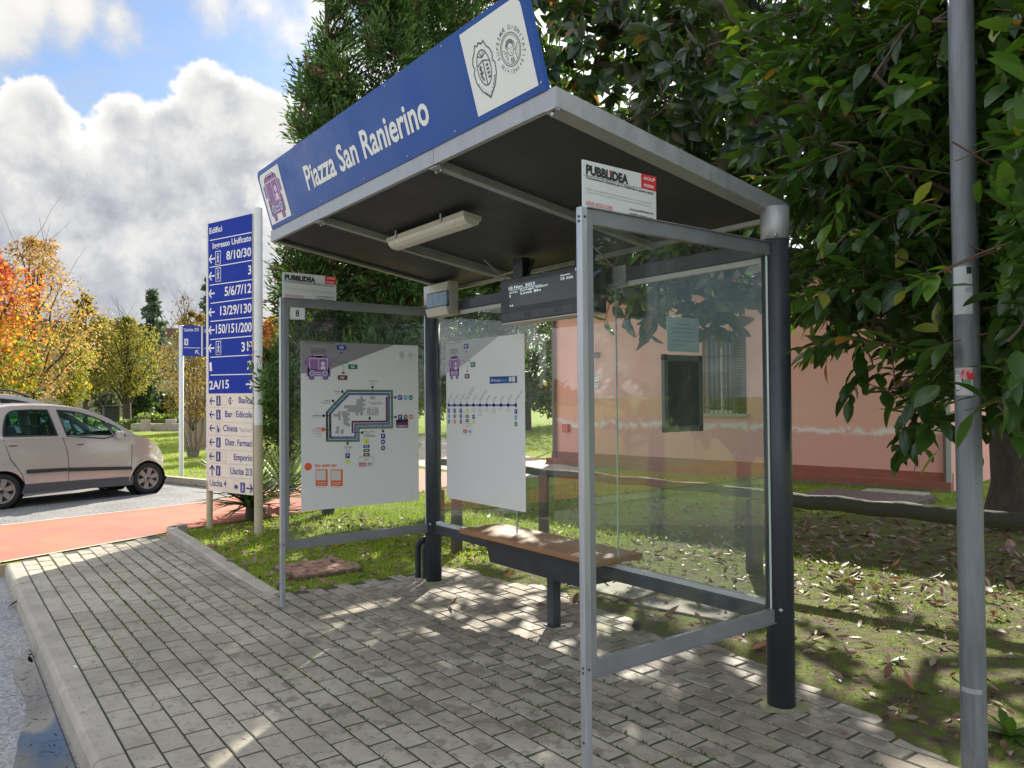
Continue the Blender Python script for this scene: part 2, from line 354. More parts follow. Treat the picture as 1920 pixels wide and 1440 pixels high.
# red stencilled path with cream edging
def redmat():
    m = bpy.data.materials.new('red_paving'); m.use_nodes = True; t = m.node_tree; b = t.nodes['Principled BSDF']; L = t.links.new
    g = t.nodes.new('ShaderNodeNewGeometry'); mp = t.nodes.new('ShaderNodeMapping'); L(g.outputs['Position'], mp.inputs[0]); mp.inputs['Rotation'].default_value = (0, 0, R_(-20))
    k = t.nodes.new('ShaderNodeTexBrick'); L(mp.outputs[0], k.inputs['Vector']); k.inputs['Scale'].default_value = 1.0
    k.inputs['Brick Width'].default_value = .62; k.inputs['Row Height'].default_value = .31; k.inputs['Mortar Size'].default_value = .007; k.inputs['Mortar Smooth'].default_value = .3
    k.inputs['Color1'].default_value = (.46, .125, .062, 1); k.inputs['Color2'].default_value = (.41, .11, .055, 1); k.inputs['Mortar'].default_value = (.36, .10, .065, 1)
    n = t.nodes.new('ShaderNodeTexNoise'); L(g.outputs['Position'], n.inputs['Vector']); n.inputs['Scale'].default_value = 2.2; n.inputs['Detail'].default_value = 12; n.inputs['Roughness'].default_value = .72
    mx_ = t.nodes.new('ShaderNodeMix'); mx_.data_type = 'RGBA'; mx_.blend_type = 'OVERLAY'; mx_.inputs[0].default_value = .6; L(k.outputs['Color'], mx_.inputs[6]); L(n.outputs['Color'], mx_.inputs[7])
    hs = t.nodes.new('ShaderNodeHueSaturation'); hs.inputs['Saturation'].default_value = .95; L(mx_.outputs[2], hs.inputs['Color'])
    L(hs.outputs[0], b.inputs['Base Color']); b.inputs['Roughness'].default_value = .8; return m
near = [(-6.46, -40), (-6.46, -2.78), (-7.12, -1.30), (-7.42, -.55), (-7.62, .6), (-8.3, 2.4), (-9.6, 5.0)]
farE = [(-9.12, -40), (-9.02, -2.65), (-9.65, -.04), (-10.45, 1.0), (-11.5, 2.6), (-13, 5.0)]
tb_ = MB(); P_ = near+farE[::-1]; tri = tessellate_polygon([[Vector((x, y, 0)) for x, y in P_]])
tb_.add([(x, y, -.001) for x, y in P_], tri, False)
tag(tb_.build('red_path', redmat()), kind='structure')
eb = MB()
for line, o in ((farE[:4], .05), (near[:3], .045)):
    for (a, b) in zip(line[:-1], line[1:]):
        a, b = Vector((*a, 0)), Vector((*b, 0)); nn = Vector((b.y-a.y, a.x-b.x, 0)).normalized()*o
        eb.add([a+Vector((0, 0, .003)), b+Vector((0, 0, .003)), b+nn+Vector((0, 0, .003)), a+nn+Vector((0, 0, .003))], [(0, 1, 2, 3)], False)
tag(eb.build('path_edging', mat('cream_edge', (.55, .46, .33), .85, var=.12)), kind='structure')
# concrete path crossing the lawn far behind, and the pale pink forecourt by the building
fp = MB()
sheet(fp, [(-13.6, 5.4), (-9.4, 5.2), (-8.6, 7.2), (-11.5, 8.2), (-26, 13.5), (-27, 11.5)], -.002)
tag(fp.build('forecourt', mat('pink_paving', (.42, .33, .28), .85, var=.12, vscale=4)), kind='structure')

# pavers: every block real, in running bond
def pavermat():
    m = bpy.data.materials.new('paver'); m.use_nodes = True; t = m.node_tree; b = t.nodes['Principled BSDF']; L = t.links.new
    g = t.nodes.new('ShaderNodeNewGeometry'); P = g.outputs['Position']; rnd = g.outputs['Random Per Island']
    # a shifted coordinate per block so each has its own stain
    c = t.nodes.new('ShaderNodeCombineXYZ'); k = t.nodes.new('ShaderNodeMath'); k.operation = 'MULTIPLY'; L(rnd, k.inputs[0]); k.inputs[1].default_value = 60; L(k.outputs[0], c.inputs[2])
    ad = t.nodes.new('ShaderNodeVectorMath'); L(P, ad.inputs[0]); L(c.outputs[0], ad.inputs[1])
    def nz(vec, sc, d=6, r=.6):
        n = t.nodes.new('ShaderNodeTexNoise'); L(vec, n.inputs['Vector']); n.inputs['Scale'].default_value = sc; n.inputs['Detail'].default_value = d; n.inputs['Roughness'].default_value = r; return n.outputs['Fac']
    def mr(f, a, b_, c_, d_, cl=True):
        n = t.nodes.new('ShaderNodeMapRange'); L(f, n.inputs[0])
        for i, x in enumerate((a, b_, c_, d_)): n.inputs[i+1].default_value = x
        return n.outputs[0]
    def mixc(f, A, B, bl='MIX'):
        n = t.nodes.new('ShaderNodeMix'); n.data_type = 'RGBA'; n.blend_type = bl
        if isinstance(f, float): n.inputs[0].default_value = f
        else: L(f, n.inputs[0])
        for i, x in ((6, A), (7, B)):
            if isinstance(x, tuple): n.inputs[i].default_value = (*x, 1)
            else: L(x, n.inputs[i])
        return n.outputs[2]
    base = mixc(rnd, (.405, .345, .255), (.49, .43, .335))
    grain = mixc(nz(P, 160, 3, .7), (.335, .295, .225), (.50, .45, .36))
    col = mixc(.45, base, grain)
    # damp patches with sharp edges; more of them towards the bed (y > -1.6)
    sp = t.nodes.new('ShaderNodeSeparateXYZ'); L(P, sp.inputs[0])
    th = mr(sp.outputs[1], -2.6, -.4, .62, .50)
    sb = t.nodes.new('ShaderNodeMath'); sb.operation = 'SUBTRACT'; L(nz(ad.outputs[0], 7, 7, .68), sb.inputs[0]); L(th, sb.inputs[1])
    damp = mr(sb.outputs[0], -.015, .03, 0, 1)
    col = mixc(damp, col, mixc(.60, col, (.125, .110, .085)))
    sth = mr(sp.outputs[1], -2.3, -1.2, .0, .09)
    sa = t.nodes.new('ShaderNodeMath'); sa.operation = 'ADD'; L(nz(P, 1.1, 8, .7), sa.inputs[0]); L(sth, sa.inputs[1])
    soil = mr(sa.outputs[0], .46, .66, 0, .6)  # broad brown patches from noise, covering more as y rises
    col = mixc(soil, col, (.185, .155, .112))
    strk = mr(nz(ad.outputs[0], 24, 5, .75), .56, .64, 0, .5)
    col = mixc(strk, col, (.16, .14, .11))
    L(col, b.inputs['Base Color']); L(mr(damp, 0, 1, .88, .62), b.inputs['Roughness']); b.inputs['Specular IOR Level'].default_value = .3
    bp = t.nodes.new('ShaderNodeBump'); bp.inputs['Strength'].default_value = .6; bp.inputs['Distance'].default_value = .004; L(nz(P, 90, 6, .7), bp.inputs['Height']); L(bp.outputs[0], b.inputs['Normal'])
    return m
def jointmat():
    return mat('joint', (.065, .055, .038), .95, bump=.6, bscale=60, col2=(.035, .062, .010), vscale=2.2)
def inpave(x, y):
    if x < -3.62: return y < -1.20 and x > -7.12-(y+1.3)*.45*0+min(0, 0)
    lim = .46 if x < -.1 else .40-.38*(x+.1)*.9
    if x < -1.0: lim = .50+.10*math.sin(x*2)
    return y < lim
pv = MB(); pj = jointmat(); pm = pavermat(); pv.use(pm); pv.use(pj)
PW, PH = .2452, .1205
row = 0; y = -2.632
while y < .75:
    off = (row % 2)*PW/2+.006*math.sin(row*2.3); x = -7.3+off-.03
    while x < 3.4:
        cx, cy = x+PW/2, y+PH/2
        xl = -6.42-(cy+2.78)*.447                    # the red path cuts the rows on a slant
        if cx > xl+.10 and inpave(cx, cy):
            x0, x1 = x+.0072+random.uniform(0, .002), x+PW-.0072-random.uniform(0, .0015)
            x0 = max(x0, xl+.02); y0, y1 = y+.0046, y+PH-.0046; z = max(-.0008, random.gauss(0, .0011)); tx, ty = random.gauss(0, .002), random.gauss(0, .004)
            c = .004
            def zz(px, py): return z+tx*(px-cx)+ty*(py-cy)
            o = [(x0, y0), (x1, y0), (x1, y1), (x0, y1)]; i = [(x0+c, y0+c), (x1-c, y0+c), (x1-c, y1-c), (x0+c, y1-c)]
            pv.cur = 0
            pv.add([(a, b, -.03) for a, b in o]+[(a, b, zz(a, b)-.0035) for a, b in o]+[(a, b, zz(a, b)) for a, b in i],
                   [(8, 9, 10, 11)]+[(k, (k+1) % 4, 4+(k+1) % 4, 4+k) for k in range(4)]+[(4+k, 4+(k+1) % 4, 8+(k+1) % 4, 8+k) for k in range(4)], False)
        x += PW
    y += PH; row += 1
pv.cur = 1
pv.add([(x, y, -.0042) for x, y in [(-6.42, -2.64), (3.5, -2.64), (3.5, .9), (-3.55, .9), (-3.66, -1.24), (-7.06, -1.24)]], tessellate_polygon([[Vector((x, y, 0)) for x, y in [(-6.42, -2.64), (3.5, -2.64), (3.5, .9), (-3.55, .9), (-3.66, -1.24), (-7.06, -1.24)]]]), False)
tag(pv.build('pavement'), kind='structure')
# soil and moss creeping over the back edge of the pavement
def bedsheet():
    b = MB(); n = 70; V = []; 
    for i in range(n+1):
        x = -3.58+7.0*i/n
        e = (.46 if x < -.1 else .40-.342*(x+.1)); e = e if x > -1 else .50+.10*math.sin(x*2)
        e += .05*math.sin(7*x)+.03*math.sin(17*x+2)-.06
        V += [(x, e-.02, -.006), (x, e+.05, .007), (x, e+.4, .012), (x, 2.2, .0)]
    F = [(i*4+k, (i+1)*4+k, (i+1)*4+k+1, i*4+k+1) for i in range(n) for k in range(3)]
    return b.add(V, F, True)
tag(bedsheet().build('soil', bpy.data.materials['ground']), kind='structure')
# moss tufts standing in the joints
mv = []
NM = 15000
yy = -2.632+PH*rng.integers(1, 24, NM); xx = rng.uniform(-6.4, 2.2, NM)
dens = 0.5+.5*np.sin(xx*1.7+yy*5)+.5*np.sin(xx*.6-yy*2.3); keep = (dens > rng.uniform(0.1, 1.1, NM)) & (yy < -.2) & ((xx > -3.6) | (yy < -1.4)) & (xx > -6.3-(yy+2.78)*.447)
yy, xx = yy[keep], xx[keep]; n = len(xx); C = np.c_[xx, yy+rng.normal(0, .004, n), np.full(n, -.006)]
A = np.c_[rng.normal(0, .7, n), rng.normal(0, .35, n), np.ones(n)]
colm = np.array([.075, .12, .012])*rng.uniform(.6, 1.5, (n, 1))
V, F, Cc = leaves(C, A, np.c_[rng.normal(0, 1, n), rng.normal(0, 1, n), np.zeros(n)], rng.uniform(.009, .022, n), rng.uniform(.0025, .005, n), colm, DIAMOND)
tag(fast_mesh('moss', V, F, Cc, leafmat('mossleaf', .25, (1.3, 1.5, .6), .8)), kind='stuff')

# road kerb: long concrete stones with rounded noses
kb = MB(); kx = -6.30
km = mat('kerb_concrete', (.39, .345, .275), .9, var=.16, vscale=5, bump=.7, bscale=70)
while kx < 4:
    l = .98; x1 = kx+l-.006
    p = [(-2.772, -.13), (-2.764, -.03), (-2.752, -.008), (-2.735, .0), (-2.640, .004), (-2.638, -.03)]
    dz = random.gauss(0, .002)
    V = [(x, y, z+dz) for x in (kx, x1) for y, z in p]; k = len(p)
    kb.add(V, [(i, i+1, k+i+1, k+i) for i in range(k-1)]+[tuple(range(k))[::-1], tuple(range(k, 2*k))], False)
    kx += l
tag(kb.build('kerb', km), kind='structure')
# lawn kerb: stands proud at the far end, sinks level towards the shelter
lk = MB(); pts = [(-7.16, -1.02), (-7.06, -1.19), (-6.86, -1.235), (-6.2, -1.235), (-5.55, -1.235), (-4.9, -1.235), (-4.25, -1.235), (-3.66, -1.235)]
hs_ = [.085, .085, .085, .075, .055, .032, .012, .002]
for i in range(len(pts)-1):
    a, b = Vector((*pts[i], 0)), Vector((*pts[i+1], 0)); nn = Vector((-(b.y-a.y), b.x-a.x, 0)).normalized()*.11; g = (b-a).normalized()*.004
    V = []
    for p, h in ((a+g, hs_[i]), (b-g, hs_[i+1])):
        for q, z in ((p-nn*.1, -.03), (p-nn*.06, h-.012), (p+nn*.1, h), (p+nn*.95, h), (p+nn*1.0, -.03)): V.append((q.x, q.y, z))
    lk.add(V, [(k, k+1, 6+k, 5+k) for k in range(4)]+[(4, 3, 2, 1, 0), (5, 6, 7, 8, 9)], False)
tag(lk.build('lawn_kerb', km), kind='structure')
pk = MB()
a, b = Vector((-24, -3.4, 0)), Vector((-11.0, .72, 0)); dd = (b-a).normalized(); nn = Vector((-dd.y, dd.x, 0))
for i in range(13):
    p, q = a+dd*(i*1.05), a+dd*(i*1.05+1.04)
    pk.prism([p, q, q+nn*.13, p+nn*.13], (0, 0, .11))
tag(pk.build('parking_kerb', km, bevel=.012), kind='structure')
# ------------------------------------------------------------------ lettering and flat artwork
_tc = {}
def text2d(s, bold=.0):
    k = (s, bold)
    if k in _tc: return _tc[k]
    c = bpy.data.curves.new('t', 'FONT'); c.body = s; c.size = 1; c.resolution_u = 3; c.offset = bold
    o = bpy.data.objects.new('t', c); COL.objects.link(o)
    dg = bpy.context.evaluated_depsgraph_get(); me = bpy.data.meshes.new_from_object(o.evaluated_get(dg))
    V = [(v.co.x, v.co.y) for v in me.vertices]; F = [tuple(p.vertices) for p in me.polygons]
    bpy.data.objects.remove(o); bpy.data.curves.remove(c); bpy.data.meshes.remove(me)
    _tc[k] = (V, F); return _tc[k]
CAPH = max(v[1] for v in text2d('H')[0])
def homography(src, dst):
    A, B = [], []
    for (x, y), (u, v) in zip(src, dst):
        A += [[x, y, 1, 0, 0, 0, -u*x, -u*y], [0, 0, 0, x, y, 1, -v*x, -v*y]]; B += [u, v]
    h = np.linalg.solve(np.array(A, float), np.array(B, float)); H = np.append(h, 1).reshape(3, 3)
    return lambda p: (lambda q: (q[0]/q[2], q[1]/q[2]))(H @ np.array([p[0], p[1], 1.0]))
class Art:
    """flat print on a panel: O bottom-left corner, U and V unit vectors, n outward normal, size w x h metres.
    corners (tl,tr,br,bl) measured on the photo turn its coordinates into panel metres"""
    def __init__(s, O, U, V, w, h, corners=None, n=None):
        s.O, s.U, s.V = Vector(O), Vector(U).normalized(), Vector(V).normalized(); s.n = Vector(n).normalized() if n else s.U.cross(s.V)
        s.w, s.h = w, h; s.H = homography(corners, [(0, h), (w, h), (w, 0), (0, 0)]) if corners else (lambda p: p)
        s.mb = MB(); s.lv = .0012
    def up(s, k=1): s.lv = .0012+.0008*k; return s
    def P3(s, p): return s.O+s.U*p[0]+s.V*p[1]+s.n*s.lv
    def tri(s, pts, fs, m): s.mb.use(m).add([s.P3(p) for p in pts], fs, False)
    def poly(s, pts, m, raw=False):
        q = pts if raw else [s.H(p) for p in pts]
        s.tri(q, tessellate_polygon([[Vector((a, b, 0)) for a, b in q]]), m)
    def rect(s, x0, y0, x1, y1, m, raw=False): s.poly([(x0, y0), (x1, y0), (x1, y1), (x0, y1)], m, raw)
    def rrect(s, c, w, h, r, m):          # metric, centre
        P = []
        for cx, cy, a0 in ((w/2-r, h/2-r, 0), (-w/2+r, h/2-r, 90), (-w/2+r, -h/2+r, 180), (w/2-r, -h/2+r, 270)):
            P += [(c[0]+cx+r*math.cos(R_(a0+a)), c[1]+cy+r*math.sin(R_(a0+a))) for a in (0, 30, 60, 90)]
        s.poly(P, m, True)
    def line(s, pts, wd, m, raw=False, closed=False):
        q = [Vector((*(p if raw else s.H(p)), 0)) for p in pts]
        if closed: q = q+[q[0], q[1]]
        V, F = [], []
        for i, p in enumerate(q):
            a = (p-q[i-1]).normalized() if i else (q[1]-p).normalized(); b = (q[i+1]-p).normalized() if i < len(q)-1 else a
            t = (a+b).normalized() if (a+b).length > 1e-6 else a; nn = Vector((-t.y, t.x, 0)); k = wd/2/max(.4, abs(nn.dot(Vector((-a.y, a.x, 0)))))
            V += [p+nn*k, p-nn*k]
        s.tri([(v.x, v.y) for v in V], [(2*i, 2*i+1, 2*i+3, 2*i+2) for i in range(len(q)-1)], m)
    def disc(s, c, r, m, raw=False, n=20, ry=None):
        c = c if raw else s.H(c); ry = ry or r
        s.tri([(c[0]+r*math.cos(2*math.pi*i/n), c[1]+ry*math.sin(2*math.pi*i/n)) for i in range(n)], [tuple(range(n))], m)
    def ring(s, c, r, wd, m, raw=False, n=28, ry=None, a0=0, a1=360):
        c = c if raw else s.H(c); ry = ry or r
        k = n if a1-a0 >= 360 else n+1
        s.line([(c[0]+r*math.cos(R_(a0+(a1-a0)*i/n)), c[1]+ry*math.sin(R_(a0+(a1-a0)*i/n))) for i in range(k)], wd, m, True, a1-a0 >= 360)
    def text(s, t, a, b, h, m, bold=.0, raw=False, align=None):
        """from baseline point a to baseline point b, cap height h metres"""
        V, F = text2d(t, bold)
        if not V: return
        a, b = Vector(a if raw else s.H(a)), Vector(b if raw else s.H(b)); x0, x1 = min(v[0] for v in V), max(v[0] for v in V)
        d = b-a; L = d.length; d.normalize(); e = Vector((-d.y, d.x)); kx = L/(x1-x0); ky = h/CAPH
        s.tri([tuple(a+d*((v[0]-x0)*kx)+e*(v[1]*ky)) for v in V], F, m)
    def textc(s, t, c, h, m, bold=.0, cond=.9, raw=True, ang=0):
        V, F = text2d(t, bold); x0, x1 = min(v[0] for v in V), max(v[0] for v in V); c = c if raw else s.H(c); k = h/CAPH; ca, sa = math.cos(R_(ang)), math.sin(R_(ang))
        s.tri([(c[0]+((v[0]-(x0+x1)/2)*k*cond)*ca-(v[1]-CAPH/2)*k*sa, c[1]+((v[0]-(x0+x1)/2)*k*cond)*sa+(v[1]-CAPH/2)*k*ca) for v in V], F, m)
    def arrow(s, c, L, m, ang=0, wd=None):
        wd = wd or L*.16; ca, sa = math.cos(R_(ang)), math.sin(R_(ang)); T = lambda x, y: (c[0]+x*ca-y*sa, c[1]+x*sa+y*ca)
        s.line([T(-L/2, 0), T(L*.40, 0)], wd, m, True); s.line([T(L*.08, L*.42), T(L*.47, 0), T(L*.08, -L*.42)], wd, m, True)
    def walker(s, c, w, h, bgm, fgm, outline=False):
        if outline: s.line([(c[0]-w/2, c[1]-h/2), (c[0]+w/2, c[1]-h/2), (c[0]+w/2, c[1]+h/2), (c[0]-w/2, c[1]+h/2)], w*.09, fgm, True, True)
        else: s.rrect(c, w, h, w*.08, bgm)
        l = s.lv; s.lv += .0006; k = h*.5
        s.disc((c[0], c[1]+k*.62), k*.13, fgm, True, 10)
        s.line([(c[0], c[1]+k*.45), (c[0], c[1]-k*.08)], k*.26, fgm, True)
        s.line([(c[0], c[1]), (c[0]-k*.22, c[1]-k*.7)], k*.15, fgm, True); s.line([(c[0], c[1]), (c[0]+k*.2, c[1]-k*.7)], k*.15, fgm, True)
        s.line([(c[0], c[1]+k*.38), (c[0]-k*.26, c[1]+k*.0)], k*.1, fgm, True); s.line([(c[0], c[1]+k*.38), (c[0]+k*.26, c[1]+k*.03)], k*.1, fgm, True)
        s.lv = l
    def done(s, name, parent, local=False):
        o = s.mb.build(name, None, parent, local=local); s.mb = MB(); return o
BLUE = mat('sign_blue', srgb(8, 70, 150), .36, var=.06, vscale=3, spec=.35); BLUE2 = mat('tower_blue', srgb(16, 46, 150), .5, spec=.15)
WHT = mat('print_white', (.78, .77, .74), .45); CREAM = mat('tower_cream', (.72, .66, .54), .5, var=.07, vscale=4); BLK = mat('print_black', (.02, .02, .022), .5)
NAVY = mat('print_navy', srgb(36, 44, 130), .5); GRYT = mat('print_grey', (.35, .35, .34), .5); PURP = mat('print_purple', srgb(140, 100, 150), .5); LILAC = mat('print_lilac', srgb(225, 200, 225), .5)
RED = mat('print_red', srgb(200, 40, 45), .5); ORG = mat('print_orange', srgb(225, 95, 50), .5); GRN = mat('print_green', srgb(30, 115, 70), .5); BRN = mat('print_brown', srgb(110, 50, 45), .5); DBL = mat('print_deepblue', srgb(30, 60, 140), .5)
CYN = mat('print_cyan', srgb(60, 165, 205), .5); YEL = mat('print_yellow', srgb(215, 220, 50), .5); DGR = mat('print_darkgrey', (.12, .12, .12), .5); MGR = mat('print_midgrey', (.26, .245, .24), .5); LGR = mat('print_lightgrey', (.42, .41, .40), .5); DPU = mat('print_plum', srgb(95, 40, 85), .5); PALE = mat('print_pale', (.62, .58, .52), .5)
POSTW = mat('poster_white', (.70, .69, .66), .4, var=.02, vscale=2)

def bus_icon(a, c, w, h):
    """round-cornered front view of a bus in purple with a driver"""
    x, y = c; l = a.lv
    a.rrect((x, y+h*.04), w*.78, h*.80, w*.12, PURP); a.rrect((x, y+h*.42), w*.5, h*.10, w*.05, PURP)
    for sx in (-1, 1):
        a.rrect((x+sx*w*.46, y+h*.16), w*.09, h*.26, w*.03, PURP); a.rrect((x+sx*w*.25, y-h*.42), w*.2, h*.14, w*.04, PURP); a.rrect((x+sx*w*.36, y-h*.2), w*.16, h*.36, w*.07, PURP)
    a.lv = l+.0008
    def box(x0, y0, x1, y1, wd): a.line([(x+w*x0, y+h*y0), (x+w*x1, y+h*y0), (x+w*x1, y+h*y1), (x+w*x0, y+h*y1)], wd, LILAC, True, True)
    box(-.32, -.12, .32, .32, w*.025); a.line([(x+w*.0, y-h*.12), (x+w*.0, y+h*.32)], w*.025, LILAC, True); box(-.17, .37, .17, .44, w*.02)
    a.disc((x+w*.16, y+h*.13), w*.075, LILAC, True); a.poly([(x+w*.05, y-h*.10), (x+w*.27, y-h*.10), (x+w*.23, y+h*.035), (x+w*.09, y+h*.035)], LILAC, True)
    for sx in (-1, 1):
        a.disc((x+sx*w*.24, y-h*.24), w*.1, LILAC, True); a.lv += .0005; a.disc((x+sx*w*.24, y-h*.24), w*.075, mat('print_teal', srgb(110, 150, 170), .5), True); a.lv -= .0005
    a.line([(x-w*.1, y-h*.22), (x+w*.1, y-h*.22)], w*.03, LILAC, True); a.line([(x-w*.12, y-h*.30), (x+w*.12, y-h*.30)], w*.025, LILAC, True)
    a.lv = l
def shield(a, c, h, m):
    x, y = c; k = h/2
    out = [(-.02, .97), (.14, .88), (.27, .95), (.38, .72), (.52, .60), (.62, .38), (.55, .18), (.66, .05), (.62, -.30), (.40, -.66), (.0, -1.0), (-.40, -.66), (-.62, -.30), (-.66, .05), (-.55, .18), (-.62, .38), (-.52, .60), (-.38, .72), (-.27, .95), (-.14, .88)]
    a.line([(x+p*k, y+q*k) for p, q in out], k*.055, m, True, True)
    a.ring((x, y+k*.08), k*.40, k*.05, m, True, ry=k*.62)
    a.line([(x-.38*k, y+.22*k), (x, y+.34*k), (x+.38*k, y+.22*k)], k*.05, m, True); a.line([(x, y+.34*k), (x, y-.52*k)], k*.055, m, True)
    a.line([(x-.28*k, y-.72*k), (x, y-.95*k), (x+.28*k, y-.72*k), (x+.5*k, y-.32*k)], k*.03, m, True)
    for i in range(5): a.disc((x+(.50-.1*i)*k, y-(.38+.105*i)*k), k*.022, m, True, 8)
    for i in range(5): a.disc((x-(.50-.1*i)*k, y-(.38+.105*i)*k), k*.022, m, True, 8)
    a.line([(x-.26*k, y+.14*k), (x-.18*k, y-.02*k), (x-.24*k, y-.16*k), (x-.13*k, y-.34*k)], k*.09, m, True); a.line([(x-.30*k, y-.05*k), (x-.10*k, y-.08*k)], k*.07, m, True); a.disc((x-.2*k, y+.14*k), k*.07, m, True, 10)
    for i in range(4): a.rrect((x+.2*k, y+(.12-.14*i)*k), k*.16, k*.09, k*.03, m)
    for d in (-.28, -.1, .1, .28): a.line([(x, y+.44*k), (x+d*k, y+(.66-abs(d)*.35)*k)], k*.045, m, True)
def seal(a, c, r, m, full=True):
    x, y = c
    a.ring(c, r*.66, r*.04, m, True); a.ring(c, r*.58, r*.025, m, True)
    a.ring((x, y+r*.02), r*.20, r*.03, m, True, ry=r*.27)
    for i in range(9):
        an = R_(20+i*17.5); a.ring((x+r*.25*math.cos(an), y+r*.06+r*.28*math.sin(an)), r*.07, r*.025, m, True, 8)
    for sx in (-1, 1):
        a.disc((x+sx*r*.07, y+r*.06), r*.025, m, True, 8)
        for i in range(5): a.line([(x+sx*r*.25, y-r*(.06+.05*i)), (x+sx*r*(.52-.05*i), y+r*(.12-.14*i))], r*.028, m, True)
    a.line([(x, y+r*.04), (x+r*.01, y-r*.06)], r*.022, m, True); a.line([(x-r*.05, y-r*.13), (x+r*.05, y-r*.13)], r*.025, m, True)
    for i in range(3): a.ring((x, y-r*(.36+.07*i)), r*.12, r*.02, m, True, 8, ry=r*.03)
    if full:
        t = 'IN SUPREMÆ DIGNITATIS'
        for i, ch in enumerate(t):
            an = 228-i*(276/(len(t)-1))
            if ch != ' ': a.textc(ch, (x+r*.86*math.cos(R_(an)), y+r*.86*math.sin(R_(an))), r*.17, m, .012, .95, True, an-90)
        for i, ch in enumerate('1343'): a.textc(ch, (x+r*.86*math.cos(R_(255+i*10)), y+r*.86*math.sin(R_(255+i*10))), r*.17, m, .01, .9, True, 255+i*10+90)
        for an in (240, 300): a.disc((x+r*.86*math.cos(R_(an)), y+r*.86*math.sin(R_(an))), r*.045, m, True, 10)
# ------------------------------------------------------------------ bus shelter
ANT = mat('anthracite_paint', (.036, .041, .050), .42, var=.12, vscale=5, bump=.08, bscale=200)
ALU = mat('aluminium', (.42, .425, .45), .38, metal=.55, var=.08, vscale=8, streak=(6, 6, .6))
ALUD = mat('aluminium_dirty', (.36, .36, .36), .45, metal=.4, var=.10, vscale=6, streak=(3, 3, 1))
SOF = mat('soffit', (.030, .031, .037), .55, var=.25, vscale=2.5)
STEEL = mat('steel_bolt', (.45, .44, .42), .35, metal=.9)
GLS = glassmat('shelter_glass', (.945, .968, .952), .020)
GEDGE = mat('glass_edge', (.35, .47, .42), .2)
SW, SD, HT, HB = 3.252, 1.27, 2.242, .414
sh = tag(empty('bus_shelter', (0, 0, 0)), 'grey and anthracite bus shelter with glass walls and a sloping dark roof', 'bus shelter')
for px in (0.0, -SW):
    b = MB(); b.lathe([(0, -.02), (.066, -.02), (.066, 2.268), (0, 2.268)], (px, 0, 0), 36)
    p = b.build('post', ANT, sh)
    c = MB(); c.lathe([(.0655, 2.262), (.0685, 2.264), (.0685, 2.42), (0, 2.42)], (px, 0, 0), 36); c.build('cap', ALUD, p)
    d = MB()
    for z in (.425, 2.225):
        d = MB(); d.lathe([(0, .0), (.012, .0), (.012, .012), (.006, .016), (0, .016)], (px+.064*.94, .064*.3, z), 10, (1, .3, 0))
        d.build('bolt', STEEL, p); d = MB(); d.lathe([(0, .0), (.010, .0), (.010, .01), (0, .012)], (px+.064*.6, -.064*.8, z+.05), 10, (.6, -.8, 0)); d.build('bolt', STEEL, p)
    f = MB(); k = 26
    V = [(px, 0, .012)]+[(px+(.115+.02*math.sin(3*a+px)+.012*math.sin(7*a))*math.cos(a), (.115+.02*math.sin(3*a+px)+.012*math.sin(7*a))*math.sin(a), .002) for a in [2*math.pi*i/k for i in range(k)]]
    f.add(V, [(0, 1+i, 1+(i+1) % k) for i in range(k)], True); f.build('footing', mat('footing_mortar', (.30, .28, .18), .95, col2=(.20, .22, .07), vscale=9), p)
b = MB().box(-SW+.05, -.05, -.03, .03, 2.188, 2.266); b.build('upper_beam', ANT, sh, .004)
b = MB().box(-SW+.05, -.05, -.03, .03, .398, .470); b.build('lower_beam', ANT, sh, .004)
for q in ((-.014, .014, 2.158, 2.1865), (-.018, .018, .4715, .497)): MB().box(-SW+.07, -.07, *q).build('glazing_channel', mat('channel_grey', (.50, .50, .48), .5, var=.1), sh)
xs_ = [-SW+.075, -2.113, -1.106, -.075]
for i in range(3):
    b = MB().box(xs_[i]+.003, xs_[i+1]-.003, -.004, .004, .498, 2.157); g = b.build('back_pane', GLS, sh)
for x in xs_[1:3]: MB().box(x-.0028, x+.0028, -.0045, .0045, .498, 2.157).build('pane_joint', GEDGE, sh)
for px, sgn in ((0.0, 1), (-SW, 1)):
    b = MB(); b.box(px-.016, px+.016, -SD-.018, -SD+.016, -.01, HT+.002, .004)
    leg = b.build('front_leg', ALU, sh)
    SCD = mat('screw_dark', (.10, .09, .085), .4, metal=.8)
    for z in (2.205, 2.187, .455, .437, .17): MB().lathe([(0, 0), (.0055, 0), (.005, .003), (0, .004)], (px+.002, -SD-.0178, z), 10, (0, -1, 0)).build('screw', SCD, leg)
    for z in (2.205, .45): MB().lathe([(0, 0), (.0055, 0), (.005, .003), (0, .004)], (px+.016, -SD, z), 10, (1, 0, 0)).build('screw', SCD, leg)
    b = MB(); b.box(px-.013, px+.013, -SD+.0165, -SD+.045, HB, HT-.004)
    for z0, z1, lip in ((HT-.062, HT-.001, 1), (HB, HB+.062, 0)):
        b.box(px-.0128, px+.0132, -SD+.0455, -.052, z0, z1)
        zl = z1 if lip else z0-.004
        b.box(px-.022, px+.022, -SD+.017, -.045, zl+.0002, zl+.0042)
    b.build('side_frame', mat('frame_grey', (.235, .235, .245), .45, metal=.3, var=.08), sh)
    b = MB().box(px-.004, px+.004, -SD+.046, -.075, HB+.0625, HT-.0625); b.build('side_pane', GLS, sh)
    b = MB().box(px-.0042, px+.0042, -.0748, -.0705, HB+.0625, HT-.0625); b.build('pane_edge', mat('pane_edge_pale', (.62, .66, .62), .3), sh)
